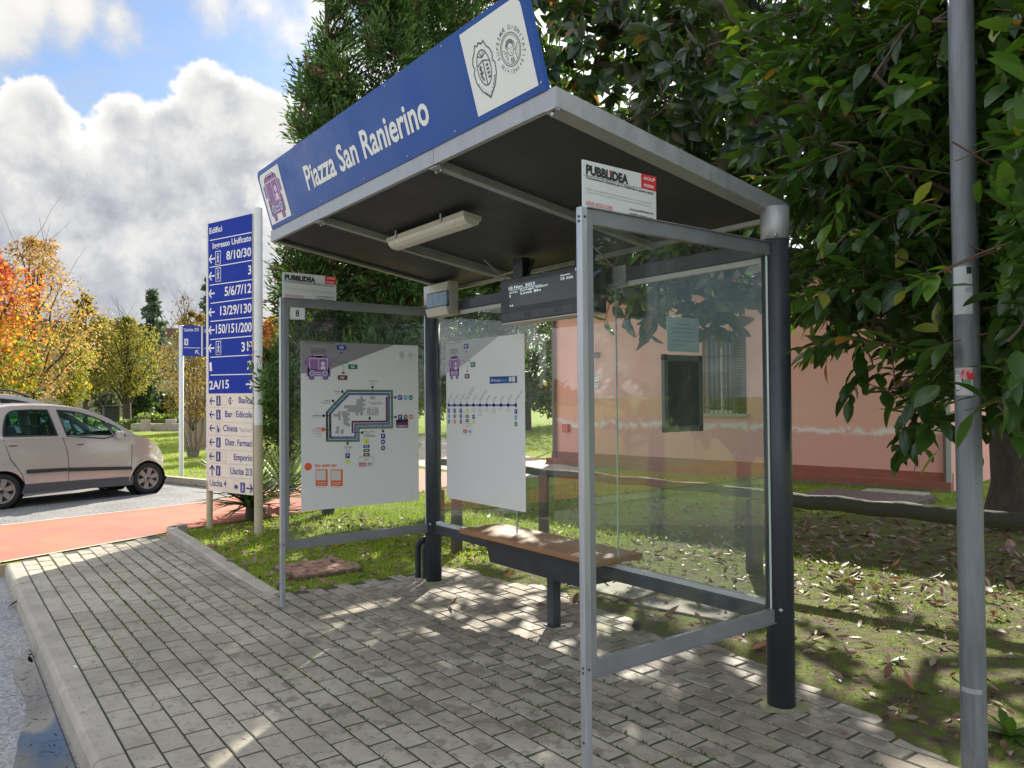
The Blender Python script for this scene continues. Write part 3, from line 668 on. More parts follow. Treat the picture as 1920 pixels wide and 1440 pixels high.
# roof: slab falling to the back
YF, HF, YB = -1.40, 2.615, .115; KS = -.154
def rz(y, o=0.0): return HF+(y-YF)*KS+o
ROOF_L, ROOF_R = -3.118, .004
def slopebox(mb, x0, x1, y0, y1, o0, o1):
    V = [(x, y, rz(y, o)) for x in (x0, x1) for y in (y0, y1) for o in (o0, o1)]
    mb.add(V, [(0, 1, 3, 2), (4, 6, 7, 5), (0, 4, 5, 1), (2, 3, 7, 6), (0, 2, 6, 4), (1, 5, 7, 3)], False)
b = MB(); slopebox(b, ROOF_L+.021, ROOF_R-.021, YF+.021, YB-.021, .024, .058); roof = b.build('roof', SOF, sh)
b = MB(); slopebox(b, ROOF_L+.01, ROOF_R-.01, YF+.012, YB-.012, .0585, .070); b.build('roof_sheet', mat('roof_sheet', (.30, .30, .31), .6, var=.2), roof)
xsf = [ROOF_L, -2.28, -.90, ROOF_R]
for i in range(3): b = MB(); slopebox(b, xsf[i]+.0015, xsf[i+1]-.0015, YF, YF+.020, -.002, .076); b.build('fascia', ALUD, roof)
b = MB(); slopebox(b, ROOF_L, ROOF_R, YB-.02, YB, -.0, .074); b.build('rear_fascia', ALUD, roof)
for x0, x1, fx0, fx1 in ((ROOF_R-.02, ROOF_R-.0008, ROOF_R-.085, ROOF_R-.0205), (ROOF_L+.0008, ROOF_L+.02, ROOF_L+.0205, ROOF_L+.045)):
    b = MB(); slopebox(b, x0, x1, YF+.0205, YB-.0205, -.001, .075); slopebox(b, fx0, fx1, YF+.0205, YB-.0205, -.0008, .006); b.build('edge_channel', ALUD, roof)
for x in (-2.28, -.90):
    b = MB(); slopebox(b, x-.024, x+.024, YF+.0205, YB-.0205, -.014, .0236); slopebox(b, x-.034, x+.034, YF-.003, YF+.05, -.018, -.0145)
    r = b.build('rib', ALUD, roof)
    for q in (-.022, .022): d = MB(); d.lathe([(0, 0), (.008, 0), (.008, -.008), (.005, -.014), (0, -.014)], (x+q, YF+.03, rz(YF+.03, -.018)), 8); d.build('rib_bolt', STEEL, r)
b = MB(); slopebox(b, ROOF_R-.062, ROOF_R-.005, YF-.004, YF+.022, -.008, -.0025); b.lathe([(0, 0), (.009, 0), (.009, -.012), (.006, -.022), (0, -.022)], (ROOF_R-.036, YF+.012, rz(YF+.012, -.008)), 10); b.build('corner_plate', STEEL, roof)
# hanger plates on the upper beam with tie rods to the roof
for x in (-1.04, -2.03):
    b = MB(); b.box(x-.055, x+.055, -.0365, -.0305, 2.165, 2.28)
    for q in (-.025, .025): b.lathe([(0, 0), (.011, 0), (.011, .008), (.006, .012), (0, .012)], (x+q, -.0365, 2.222), 10, (0, -1, 0))
    b.tube([(x-.02, -.06, 2.275), (x-.04, -.30, rz(-.30, .0))], .005, 6)
    b.build('hanger', ALUD, sh)
# name sign leaning forward on the front edge
SO, SV = Vector((-3.072, YF-.006, 2.690)), Vector((0, -.111, .380))
ns = tag(empty('stop_name_sign', SO), 'long blue sign reading Piazza San Ranierino leaning on the roof front', 'sign')
a = Art(SO, (1, 0, 0), SV, 3.11, .4095); a.U = a.U*.973; a.V = a.V*.967
def rounded(w, h, r): return [(0, 0), (w, 0)]+[(w-r+r*math.cos(R_(t)), h-r+r*math.sin(R_(t))) for t in range(0, 91, 15)]+[(r-r*math.cos(R_(t)), h-r+r*math.sin(R_(t))) for t in range(90, -1, -15)]
v3 = lambda p: SO+a.U*p[0]+a.V*p[1]-a.n*.022
b = MB(); b.prism([v3(p) for p in rounded(3.11, .4095, .05)], a.n*.022); b.build('panel', BLUE, ns, .002)
a.up(0)
wp = [(2.655, .030), (3.075, .030), (3.068, .36), (3.05, .378), (3.02, .386), (2.655, .386)]
a.poly([(2.645, .030), (3.072, .030)]+[(3.072-.045+.045*math.cos(R_(t)), .34+.045*math.sin(R_(t))) for t in range(0, 91, 15)]+[(2.645, .385)], WHT, True); a.done('white_field', ns)
a.poly([(.028, .028), (.40, .028), (.40, .378)]+[(.073-.045*math.sin(R_(t)), .333+.045*math.cos(R_(t))) for t in range(0, 91, 15)], WHT, True); a.done('white_field', ns)
a.up(1); a.text('Piazza San Ranierino', (.765, .120), (2.275, .116), .142, WHT, .022, True); a.done('lettering', ns)
a.up(1); bus_icon(a, (.212, .2), .30, .33); a.done('bus_emblem', ns)
a.up(1); shield(a, (2.763, .196), .235, DGR); a.done('crest', ns)
a.up(1); seal(a, (2.955, .213), .098, DGR); a.done('seal', ns)
b = MB()
for x, y in ((.55, .39), (1.2, .39), (1.95, .39), (2.5, .39), (3.09, .37), (3.09, .035), (.45, .02), (.9, .02), (1.5, .02), (2.0, .02), (2.45, .02)):
    b = MB(); b.lathe([(0, 0), (.006, 0), (.005, .003), (0, .004)], SO+a.U*x+a.V*y, 8, a.n); b.build('rivet', STEEL, ns)

# advertising plates over each side panel
def adplate(px, lab):
    O = Vector((px+.003, -1.266, 2.2445)); w, h = .417, .188
    e = tag(empty('advert_plate', O), lab, 'plate', 'advert plates on the side panels')
    MB().box(px-.003, px+.0028, O.y, O.y+w, O.z, O.z+h).build('plate', mat('plate_white', (.60, .60, .58), .45, var=.04), e)
    a = Art(O, (0, 1, 0), (0, 0, 1), w, h, [(118, 57), (518, 142), (516, 372), (119, 319)])
    a.up(0); a.poly([(440, 126), (518, 142), (517, 219), (440, 202)], RED)
    a.text('PUBBLIDEA', (136, 134), (370, 184), .034, BLK, .055); a.line([(120, 141), (440, 206)], .0016, BLK)
    a.up(1); a.poly([(266, 117), (280, 120), (275, 135), (270, 134)], RED)
    a.text('AOUP', (452, 158), (511, 170), .0135, WHT, .01); a.text('02000', (452, 194), (504, 206), .0125, WHT, .01)
    a.up(0)
    a.text('Concessionaria Esclusiva per la Pubblicità in questo spazio', (136, 161), (503, 236), .0095, BLK, .02)
    a.text('Questo spazio pubblicitario permette, in collaborazione con Azienda Ospedaliera', (137, 220), (496, 288), .0065, GRYT)
    a.text('Universitaria Pisana, di supportare economicamente i servizi offerti agli utenti', (146, 238), (486, 302), .0065, GRYT)
    a.text('050.820100', (136, 306), (281, 330), .0165, RED); a.text('www.pubblideasrl.it', (374, 321), (503, 340), .008, BLK, .02); a.text('info@pubblideasrl.it', (374, 345), (500, 366), .008, BLK, .02)
    a.done('print', e); return e
adplate(0.0, 'white plate headed PUBBLIDEA above the near right glass panel')
adplate(-SW, 'white plate headed PUBBLIDEA above the far glass panel with the route map')
# stop number plate
O = Vector((-SW+.0045, -1.213, 2.088)); e = tag(empty('stop_number', O), 'small white square plate with number 8 on the far panel', 'number plate')
MB().box(-SW+.0045, -SW+.0075, -1.213, -1.097, 2.088, 2.182).build('plate', mat('plate_white2', (.72, .71, .69), .4), e)
a = Art(Vector((-SW+.0075, -1.213, 2.088)), (0, 1, 0), (0, 0, 1), .116, .094); a.up(0); a.line([(.004, .004), (.112, .004), (.112, .09), (.004, .09)], .002, GRYT, True, True); a.textc('8', (.056, .047), .045, BLK, .02); a.done('digit', e)

# route map poster on the far panel
def header(a, bx, by, bw, bh, small):
    pass
O = Vector((-SW+.0065, -1.131, .676)); pm_ = tag(empty('route_map_poster', O), 'white poster with a green and blue bus loop map on the far glass panel', 'poster')
MB().box(-SW+.0044, -SW+.0065, -1.131, -.139, .676, 1.931).build('sheet', POSTW, pm_)
a = Art(O, (0, 1, 0), (0, 0, 1), .992, 1.255, [(105, 45), (1035, 75), (1035, 1295), (100, 1395)])
a.up(0); a.poly([(105, 47), (850, 68), (330, 268), (104, 302)], MGR); a.done('grey_corner', pm_)
a.up(1)
a.text('BUS NAVETTA', (205, 90), (287, 92), .013, LGR); a.text('Bus Navetta', (187, 113), (303, 114), .017, DGR); a.text('GRATUITI', (187, 139), (305, 140), .021, BLK); a.line([(130, 51), (375, 62)], .004, BLK)
bus_icon(a, a.H((244, 248)), .215, .195)
def pill(a, c, w, h, m, t, r=.006, tc=None):
    l = a.lv; a.rrect(a.H(c), w, h, r, m); a.lv += .0008
    if t: a.textc(t, a.H(c), h*.52, tc or WHT, .02)
    a.lv = l
for c, m, t in (((427, 93), DBL, 'ND'), ((516, 245), GRN, 'NS'), ((434, 331), BRN, 'NV')): pill(a, c, .078, .036, m, t)
a.poly([(427, 122), (440, 142), (414, 142)], DBL); a.line([(425, 155), (410, 178), (362, 194)], .003, DGR); a.line([(358, 202), (425, 222), (447, 250), (440, 285)], .003, DGR); a.poly([(426, 283), (457, 293), (434, 306)], BRN)
a.line([(362, 197), (430, 205), (460, 210)], .002, DGR); a.disc((465, 212), .008, GRN); a.done('header_print', pm_)
shield(a, a.H((905, 150)), .062, GRYT); seal(a, a.H((972, 150)), .027, GRYT, False)
loop = lambda o: [(300+o, 840-o), (300+o, 602+o*.4), (470+o*.45, 426+o), (833-o, 426+o), (833-o, 730-o), (566-o, 733-o) if 0 else (566-o, 735-o), (566-o, 838-o)]
for o, m in ((4, GRN), (12, WHT), (14, GRN), (28, DBL), (38, DBL)): a.line(loop(o), .0075 if m is not WHT else .003, m, closed=True)
a.line([(782, 480), (782, 676), (510, 680), (510, 768)], .015, BRN)
blks = [[(444, 550), (540, 548), (545, 500), (575, 500), (575, 478), (592, 478), (592, 500), (616, 502), (616, 518), (595, 518), (595, 536), (615, 536), (615, 552), (595, 552), (595, 568), (615, 568), (615, 584), (595, 584), (595, 628), (570, 628), (570, 608), (556, 608), (556, 630), (535, 630), (535, 606), (470, 602), (470, 575), (444, 573)],
        [(425, 597), (470, 597), (470, 612), (490, 616), (490, 632), (475, 632), (475, 650), (490, 652), (490, 668), (475, 668), (475, 690), (490, 692), (490, 716), (462, 716), (462, 708), (440, 708), (436, 640), (425, 625)],
        [(360, 620), (398, 618), (398, 595), (416, 595), (416, 668), (398, 668), (398, 640), (360, 640)], [(382, 715), (402, 715), (402, 772), (372, 774), (372, 758), (382, 756)], [(418, 742), (440, 738), (440, 775), (416, 775)], [(650, 478), (690, 478), (690, 502), (650, 502)], [(626, 566), (716, 564), (716, 626), (626, 628)]]
for q in blks: a.poly(q, LGR if q is blks[-2] or q is blks[-1] else GRYT)
a.text('Ospedale', (641, 540), (745, 540), .024, GRYT, .01)
l = a.lv; a.lv += .0008; a.rect(656, 570, 684, 598, WHT); a.lv += .0006; a.rect(667, 575, 673, 594, RED); a.lv += .0004; a.rect(660, 581, 680, 588, RED); a.text('Pronto Soccorso', (630, 618), (712, 617), .009, WHT); a.lv = l
for (x, y, dx, dy) in ((670, 405, 0, 50), (430, 442, 40, 38), (357, 516, 40, 34), (280, 634, 60, -4), (278, 743, 60, 0), (470, 852, 2, -58), (752, 752, 0, -80), (852, 484, -60, 0), (852, 640, -75, 0), (587, 765, -75, 0), (647, 650, 0, 28)):
    a.line([(x, y), (x+dx, y+dy)], .003, BLK); a.disc((x, y), .0105 if (x, y) != (278, 743) else .016, BLK if (x, y) != (278, 743) else ORG)
for t, x0, y0, x1 in (('Laboratori', 648, 361, 712), ('Cisanello', 366, 446, 412), ('Medicina', 292, 518, 338), ('Radioterapia', 197, 637, 262), ('San Biagio', 440, 884, 507), ('Piazza Papini', 603, 762, 684), ('L. Cedro', 603, 778, 650)): a.text(t, (x0, y0), (x1, y0-1), .0095, DGR, .01)
a.text('Piazza', (222, 737), (262, 736), .0095, ORG, .01); a.text('S. Ranierino', (184, 753), (262, 752), .0095, ORG, .01)
for x0, y, x1 in ((650, 374, 694), (650, 386, 692), (375, 458, 410), (258, 527, 338), (262, 538, 330), (183, 646, 262), (190, 762, 262), (196, 775, 262), (210, 787, 262), (226, 799, 262), (447, 896, 500), (455, 907, 488), (457, 918, 490)): a.line([(x0, y), (x1, y-1)], .0035, LGR)
a.rect(603, 782, 690, 799, LGR); a.rect(855, 672, 952, 724, DPU); a.poly([(855, 660), (952, 655), (952, 676), (855, 678)], BLK); l = a.lv; a.lv += .0008; a.text('SUPERMERCATI', (860, 718), (948, 716), .013, PALE, .02); a.lv = l
def pbox(c, m=NAVY, t='P', s=.036): pill(a, c, s, s*1.05, m, t, .002)
def dot(c, m, t, r=.0195):
    l = a.lv; a.disc(c, r, m); a.lv += .0008; a.textc(t, a.H(c), r*.75, WHT, .02); a.lv = l
pbox((889, 485)); dot((932, 485), CYN, 'A3'); dot((974, 485), GRN, 'A4'); pbox((889, 639)); dot((932, 638), DGR, 'A1'); dot((974, 637), ORG, 'A2')
pbox((752, 791)); dot((752, 837), NAVY, 'B2'); dot((752, 885), DPU, 'B3'); pbox((470, 949)); dot((470, 996), YEL, 'C')
pill(a, (620, 834), .038, .038, YEL, 'i', tc=BLK)
for y, m, t in ((874, DBL, 'ND'), (906, GRN, 'NS'), (938, BRN, 'NV')): pill(a, (620, y), .054, .024, m, t)
a.line([(560, 958), (678, 956), (678, 1032), (560, 1038)], .0025, GRYT, closed=True); a.textc('CPT', a.H((621, 980)), .015, DGR); pill(a, (589, 1016), .054, .026, RED, 'LAM'); pill(a, (645, 1012), .042, .024, LGR, '14', tc=DGR)
a.done('map_print', pm_); a.disc((156, 1038), .0285, ORG); a.text('Voi siete qui', (204, 1042), (381, 1034), .0235, ORG, .02)
for x in (215, 335):
    a.done('info_card' if x > 215 else 'you_are_here', pm_); a.rect(x, 1058, x+95, 1190, ORG); l = a.lv; a.lv += .0008; a.rect(x+4, 1066, x+80, 1145, PALE); a.line([(x+8, 1165), (x+82, 1163)], .004, PALE); a.line([(x+14, 1176), (x+76, 1174)], .003, PALE); a.lv = l; a.line([(x+10, 1202), (x+78, 1200)], .003, LGR)
a.done('info_card', pm_)

# line diagram poster on the back glass
O = Vector((-3.03, -.0066, .705)); pl = tag(empty('line_diagram_poster', O), 'tall white poster with a straight blue stop diagram on the back glass', 'poster')
MB().box(-3.03, -2.002, -.0066, -.0044, .705, 1.95).build('sheet', POSTW, pl)
a = Art(O, (1, 0, 0), (0, 0, 1), 1.028, 1.245, [(80, 88), (683, 18), (683, 1398), (75, 1288)])
a.up(0); a.poly([(80, 90), (483, 42), (172, 290), (77, 326)], LGR); a.done('grey_corner', pl)
a.up(1); a.text('Bus Navetta', (115, 152), (170, 146), .016, DGR); a.text('GRATUITI', (115, 178), (170, 172), .019, DGR); a.text('2017', (118, 132), (165, 126), .012, PALE); a.line([(84, 100), (215, 84)], .004, DGR)
bus_icon(a, a.H((143, 278)), .155, .195)
for c, m in (((236, 118), DBL), ((286, 259), GRN), ((241, 348), BRN)): pill(a, c, .065, .036, m, 'NV')
a.poly([(236, 148), (243, 165), (229, 165)], DBL); a.line([(195, 225), (235, 240), (247, 285), (243, 305)], .003, DGR); a.poly([(236, 302), (249, 306), (241, 320)], DGR); a.disc((258, 232), .008, GRN); a.done('header_print', pl)
a.poly([(415, 352), (625, 346), (625, 398), (415, 407)], DBL); l = a.lv; a.lv += .0008; pill(a, (435, 380), .034, .020, CYN, 'ND'); a.text('Navetta', (450, 391), (500, 389), .019, PALE, .02); a.text('Destra', (505, 389), (548, 387), .019, CYN, .02); a.disc((574, 372), .019, PALE); a.disc((600, 371), .021, PALE); a.lv = l; a.done('line_badge', pl)
sx = [97, 142, 190, 239, 288, 339, 391, 445, 500, 556, 614]
a.line([(97, 572), (614, 570)], .010, DBL)
names = ['Parcheggio A3', 'Parcheggio A1', 'Parcheggio B2', 'Fermata principale Ospedale', 'San Biagio', 'Piazza San Ranierino', 'Radioterapia', 'Medicina', 'Cisanello', 'Laboratori', 'Parcheggio A3 A4']
Ls = [80, 82, 82, 140, 52, 100, 52, 40, 42, 58, 90]
for i, x in enumerate(sx):
    a.disc((x, 571), .016, DBL, ry=.014); a.line([(x, 571), (x, 543)], .004, DBL)
    p = a.H((x, 538)); L = Ls[i]*.0010*(1.0 if i < 4 else 1.15); q = (p[0]+L*.75, p[1]+L*.66)
    a.text(names[i], p, q, .0115, DGR, .0, True)
    if i == 3: a.text('Stazione autobus linea LAM', (p[0]-.018, p[1]+.012), (q[0]-.018, q[1]+.012), .0115, DGR, .0, True)
def col(i, items):
    for (dy, k, m, t) in items:
        c = (sx[i], 571+dy)
        if k == 'p': pill(a, c, .032, .032, m, t, .002)
        elif k == 'd': dot(c, m, t, .017)
        else: pill(a, c, .045, .024, m, t)
col(0, [(43, 'p', NAVY, 'P'), (86, 'd', CYN, 'A3'), (127, 'd', GRN, 'A4')]); col(1, [(43, 'p', NAVY, 'P'), (86, 'd', DGR, 'A1'), (127, 'd', ORG, 'A2')]); col(2, [(43, 'p', NAVY, 'P'), (86, 'd', NAVY, 'B2'), (127, 'd', DPU, 'B3')])
col(3, [(43, 'p', YEL, 'i'), (86, 'r', GRN, 'NS'), (120, 'r', BRN, 'NV')]); col(4, [(90, 'p', NAVY, 'P'), (133, 'd', YEL, 'C')]); col(10, [(48, 'p', NAVY, 'P'), (95, 'd', CYN, 'A3'), (145, 'd', GRN, 'A4')])
a.line([(207, 716), (272, 716), (272, 796), (207, 792)], .0025, LGR, closed=True); a.textc('CPT', a.H((239, 738)), .014, DGR); pill(a, (223, 772), .048, .024, RED, 'LAM'); pill(a, (257, 774), .035, .022, LGR, '14', tc=DGR)
for i, rows in ((4, (598, 610, 622)), (5, (600, 612, 626, 640, 652)), (6, (600, 612)), (7, (600, 614, 628)), (8, (600,)), (9, (602, 616))):
    for y in rows: a.line([(sx[i]-14, y), (sx[i]+14, y)], .004, LGR)
a.done('diagram_print', pl)

# notice and snap frame on the near right panel
O = Vector((-.0085, -.78, 1.695)); e = tag(empty('paper_notice', O), 'faded square paper notice taped above the black snap frame', 'notice')
MB().box(-.0085, -.0048, -.78, -.572, 1.695, 1.845).build('sheet', mat('notice_blue', (.30, .37, .38), .6, var=.05), e)
a = Art(Vector((-.0046, -.78, 1.695)), (0, 1, 0), (0, 0, 1), .208, .15); a.lv = .0002
for i, (x0, x1) in enumerate(((.06, .15), (.03, .18), (.03, .17), (.05, .16), (.03, .18), (.03, .12))): a.line([(x0, .12-.018*i), (x1, .12-.018*i)], .005, mat('faded_ink', (.20, .26, .27), .6), True)
a.done('writing', e)
e = tag(empty('snap_frame', (-.02, -.803, 1.347)), 'empty upright black snap frame with rounded corners on the near right panel', 'frame')
b = MB(); y0, y1, z0, z1 = -.803, -.549, 1.347, 1.681; fw = .027
b.box(-.022, -.0046, y0, y0+fw, z0+.022, z1-.022); b.box(-.022, -.0046, y1-fw, y1, z0+.022, z1-.022); b.box(-.022, -.0046, y0+.022, y1-.022, z0, z0+fw); b.box(-.022, -.0046, y0+.022, y1-.022, z1-fw, z1)
b.build('frame', mat('frame_green_grey', (.11, .125, .115), .4, metal=.3), e, .003)
for yy_ in (y0+.013, y1-.013):
    for zz_ in (z0+.013, z1-.013): MB().box(-.0235, -.0042, yy_-.0145, yy_+.0145, zz_-.0145, zz_+.0145, .006).build('corner', mat('frame_corner', (.025, .027, .026), .4), e)
MB().box(-.012, -.0052, y0+fw, y1-fw, z0+fw, z1-fw).build('backing', mat('frame_backing', (.022, .024, .02), .5, var=.2, vscale=3), e)

# passenger information display hanging below the roof
O = Vector((-1.945, -.25, 2.0)); e = tag(empty('information_display', O), 'black electronic departure display hanging under the shelter roof', 'display')
DK = mat('display_black', (.018, .019, .021), .35, var=.1)
MB().box(-1.945, -1.08, -.25, -.10, 2.0, 2.285).build('case', DK, e, .005)
a = Art((-1.945, -.25, 2.0), (1, 0, 0), (0, 0, 1), .865, .285, [(938, 530), (1137, 484), (1137, 564), (940, 605)])
a = Art((-1.945, -.25, 2.0), (1, 0, 0), (0, 0, 1), .865, .285)
a.lv = .0012; a.rect(.10, .095, .80, .250, mat('lcd_screen', (.048, .047, .036), .22), True); a.done('screen', e)
a.lv = .0020; LED = mat('led_white', (.75, .85, .9), .5, emit=.3)
a.line([(.10, .209), (.44, .209)], .002, LED, True); a.text('10 Nov. 2023', (.095, .215), (.37, .217), .019, LED, .0, True); a.text('Linea Navetta', (.10, .188), (.19, .189), .012, LED, .0, True); a.text('Parcheggio Visitatori', (.22, .190), (.50, .196), .013, LED, .0, True); a.text('Linea Blu', (.225, .170), (.43, .172), .016, LED, .0, True); a.text('1', (.105, .163), (.112, .163), .018, LED, .0, True)
a.done('readout', e); a.text('14', (.108, .100), (.14, .100), .014, LED, .0, True); a.done('readout', e); a.text('11:02', (.76, .252), (.84, .252), .016, LED, .0, True); a.done('readout', e); a.text('Attesa', (.62, .236), (.71, .237), .010, LED, .0, True); a.text('15 min', (.625, .212), (.735, .213), .018, LED, .0, True)
a.done('readout', e)
a.lv = .0012; a.rect(.01, .012, .855, .058, mat('display_strip', (.05, .05, .055), .4), True); a.lv = .002; a.rect(.26, .018, .33, .052, DK, True); a.rect(.56, .020, .63, .054, DK, True)
for x in (.085, .43, .74): a.disc((x, .036), .007, BLK, True, ry=.011)
a.done('lower_strip', e)
MB().box(-1.94, -1.085, -.245, -.105, 1.993, 1.9995).build('underside', mat('display_base_lit', (.55, .52, .45), .5), e)  # cream colour paints in the light on the bottom face
for x in (-1.82, -1.2):
    b = MB(); b.box(x-.05, x+.05, -.20, -.13, 2.2855, rz(-.2, .0)-.002); b.tube([(x+.06, -.17, 2.286), (x+.07, -.12, rz(-.12, 0))], .013, 8); b.build('hanging_bracket', DK, e)
a = Art((-1.0795, -.25, 2.0), (0, 1, 0), (0, 0, 1), .15, .285); a.lv = .0004; a.rect(.03, .03, .12, .11, mat('rating_label', (.10, .10, .07), .5), True); a.done('rating_label', e)

# ceiling lamp (unlit) with its conduit
e = tag(empty('ceiling_lamp', (-1.87, -.86, rz(-.86))), 'long unlit fluorescent fitting screwed to the dark shelter ceiling', 'lamp')
yl, hw = -.900, .055
def along(o): return [(x, yl, rz(yl, o)) for x in (-2.215, -1.315)]
b = MB(); n = 10
prof = [(-hw, 0), (-hw, -.022), (-hw*.86, -.045), (-hw*.5, -.058), (0, -.062), (hw*.5, -.058), (hw*.86, -.045), (hw, -.022), (hw, 0)]
def fit(pr, x0, x1):
    V = [(x, yl+y, rz(yl+y, z-.01)) for x in (x0, x1) for y, z in pr]; k = len(pr)
    return V, [(i, i+1, k+i+1, k+i) for i in range(k-1)]+[tuple(range(k)), tuple(range(k, 2*k))[::-1]]
b.add(*fit(prof[1:-1], -2.212, -1.320)); b.build('diffuser', mat('lamp_diffuser', (.62, .59, .50), .3, var=.08, vscale=3), e)
b = MB(); b.add(*fit([(-hw-.006, .0), (-hw-.006, -.024), (hw+.006, -.024), (hw+.006, 0)], -2.220, -1.312)); b.build('tray', mat('lamp_tray', (.52, .49, .42), .5, var=.1), e)
for x in (-2.08, -1.54): MB().tube([(x, yl-hw-.012, rz(yl, -.02)), (x, yl-hw-.012, rz(yl, .015)), (x, yl-hw-.012, rz(yl, .024))], .008, 6).build('clip', STEEL, e)
b = MB(); b.tube([(-2.22, yl+.01, rz(yl, -.035)), (-2.27, yl+.04, rz(yl, -.03)), (-2.31, yl+.12, rz(yl+.12, -.022)), (-2.31, -.1, rz(-.1, -.022)), (-2.29, 0, rz(0, -.022))], .011, 8)
b.tube([(-2.285, yl+.12, rz(yl+.12, -.03)), (-2.26, -.05, rz(-.05, -.03)), (-2.0, -.05, rz(-.05, -.02))], .009, 8); b.build('conduit', mat('conduit_grey', (.36, .34, .30), .5), e)

# switch box on the far post
e = tag(empty('switch_box', (-2.96, -.08, 2.145)), 'cream electrical box with a blue tinted window on the far post', 'electrical box')
CB = mat('box_cream', (.40, .38, .32), .5, var=.05)
b = MB(); V = [(-3.122, -.128, 2.145), (-2.80, -.128, 2.145), (-2.80, -.031, 2.145), (-3.122, -.031, 2.145)]
b.box(-3.122, -2.80, -.112, -.031, 2.147, 2.412); b.build('case', CB, e, .006)
b = MB()
b.prism([(-3.118, -.1125, 2.335), (-3.118, -.1125, 2.408), (-3.118, -.122, 2.408), (-3.118, -.142, 2.335)], (.314, 0, 0)); b.prism([(-3.118, -.1125, 2.15), (-3.118, -.1125, 2.215), (-3.118, -.146, 2.215), (-3.118, -.128, 2.15)], (.314, 0, 0)); b.build('cover', mat('box_cream_light', (.55, .52, .43), .45), e, .003)
b = MB().box(-3.117, -2.805, -.138, -.1125, 2.217, 2.333); w = b.build('window', mat('tinted_window', (.03, .09, .14), .12), e, .006)
a = Art((-3.117, -.1382, 2.217), (1, 0, 0), (0, 0, 1), .312, .116); a.lv = .0005
for x in (.05, .13, .21): a.rect(x, .012, x+.05, .104, mat('breaker_blue', (.10, .19, .27), .3), True)
a.done('breakers', w)

# bench
e = tag(empty('bench', (-1.84, 0, 0)), 'wooden topped bench on a dark steel box in the shelter', 'bench')
WOOD = mat('bench_wood', (.36, .18, .075), .5, col2=(.25, .115, .045), vscale=5, streak=(1.2, 12, 6), bump=.12, bscale=40)
MB().box(-2.58, -1.10, -.185, .205, .502, .538, .006).build('seat', WOOD, e)
b = MB(); b.prism([(-2.34, -.13, .501), (-1.20, -.13, .501), (-1.30, -.13, .335), (-2.27, -.13, .335)], (0, .27, 0)); b.build('support', mat('support_black', (.022, .024, .028), .45, var=.2, vscale=8), e, .008)
b = MB(); b.box(-1.722, -1.658, -.052, .012, 0, .336); lg = b.build('leg', ANT, e, .003)
MB().box(-1.74, -1.64, -.07, .03, -.002, .006).build('foot_plate', ANT, lg)

# corrugated conduits at the foot of the far post
e = tag(empty('conduit_pair', (-3.40, .02, 0)), 'two black corrugated cable pipes bending into the far shelter post', 'cable pipe')
for k, (dx, dy, hh) in enumerate(((0, 0, .25), (.065, .03, .23))):
    pts, rr = [], []
    n = 60
    for i in range(n):
        t = i/(n-1); s = t*(hh+.16)
        x0, y0 = -3.445+dx, -.035+dy
        if s < hh: p = (x0, y0, s-.01)
        else:
            an = (s-hh)/.16*math.pi/2; p = (x0+.09*(1-math.cos(an)), y0+.02*(1-math.cos(an)), hh+.085*math.sin(an)-.01)
        pts.append(p); rr.append(.029 if i % 2 else .0245)
    MB().tube(pts, rr, 14, smooth=False).build('pipe', mat('pipe_black', (.022, .024, .026), .5), e)

# grey lamp pole with stickers, near right
PX, PY, PR = .845, .055, .0475
e = tag(empty('lamp_pole', (PX, PY, 0)), 'tall galvanised steel pole with torn stickers in front of the laurel', 'pole')
GALV = mat('galvanised', (.165, .172, .176), .5, metal=.2, var=.22, vscale=7, streak=(5, 5, .5), bump=.06, bscale=60)
MB().lathe([(PR, -.02), (PR, 5.6), (0, 5.6)], (PX, PY, 0), 40).build('shaft', GALV, e)
def wrap(z0, z1, a0, a1, m, name, o=.0006, n=12, par=e):
    b = MB(); V = []
    for i in range(n+1):
        an = R_(a0+(a1-a0)*i/n)
        for z in (z0, z1): V.append((PX+(PR+o)*math.cos(an), PY+(PR+o)*math.sin(an), z))
    b.add(V, [(2*i, 2*i+2, 2*i+3, 2*i+1) for i in range(n)], True); return b.build(name, m, par)
AC = math.degrees(math.atan2(CPOS.y-PY, CPOS.x-PX))      # side of the pole facing the pavement
zp = lambda v: 1.5+(735.5-v)/CF*3.62*.985
s1 = wrap(zp(605), zp(527), AC-62, AC+28, mat('sticker_white', (.50, .52, .52), .6, var=.08), 'white_sticker')
wrap(zp(540), zp(528), AC+4, AC+26, BLK, 'sticker_text', .0012, 4, s1); wrap(zp(570), zp(562), AC-2, AC+24, GRYT, 'sticker_band', .0012, 4, s1)
s2 = wrap(zp(737), zp(692), AC-60, AC+22, mat('sticker_pale', (.50, .46, .46), .5, var=.06), 'tulip_sticker')
def spot(an, v, r, m, par, name, ry=None, n=12, o=.0012):
    b = MB(); V = []; z0 = zp(v); ry = ry or r
    for i in range(n):
        t = 2*math.pi*i/n; aa = R_(AC+an)+r*math.cos(t)/PR; V.append((PX+(PR+o)*math.cos(aa), PY+(PR+o)*math.sin(aa), z0+ry*math.sin(t)))
    b.add(V, [tuple(range(n))], True); return b
b = spot(-47, 714, .026, BLK, s2, 'x', .040); b.build('black_badge', BLK, s2)
b = MB()
for i, (an, v) in enumerate(((-26, 704), (-16, 701), (-6, 699), (4, 703), (14, 700), (20, 706), (-11, 707), (9, 707))):
    t = spot(an, v, .0075, None, s2, 'x', .015, 8, .0013+.0003*i); b.use(RED if i % 2 else mat('tulip_pink', (.62, .25, .27), .5)).add(t.v, t.f, True)
for an in (-22, -14, -6, 2, 10, 17):
    t = spot(an*.7, 717, .0028, None, s2, 'x', .018, 6, .0016); b.use(mat('tulip_green', (.10, .24, .09), .5)).add(t.v, t.f, True)
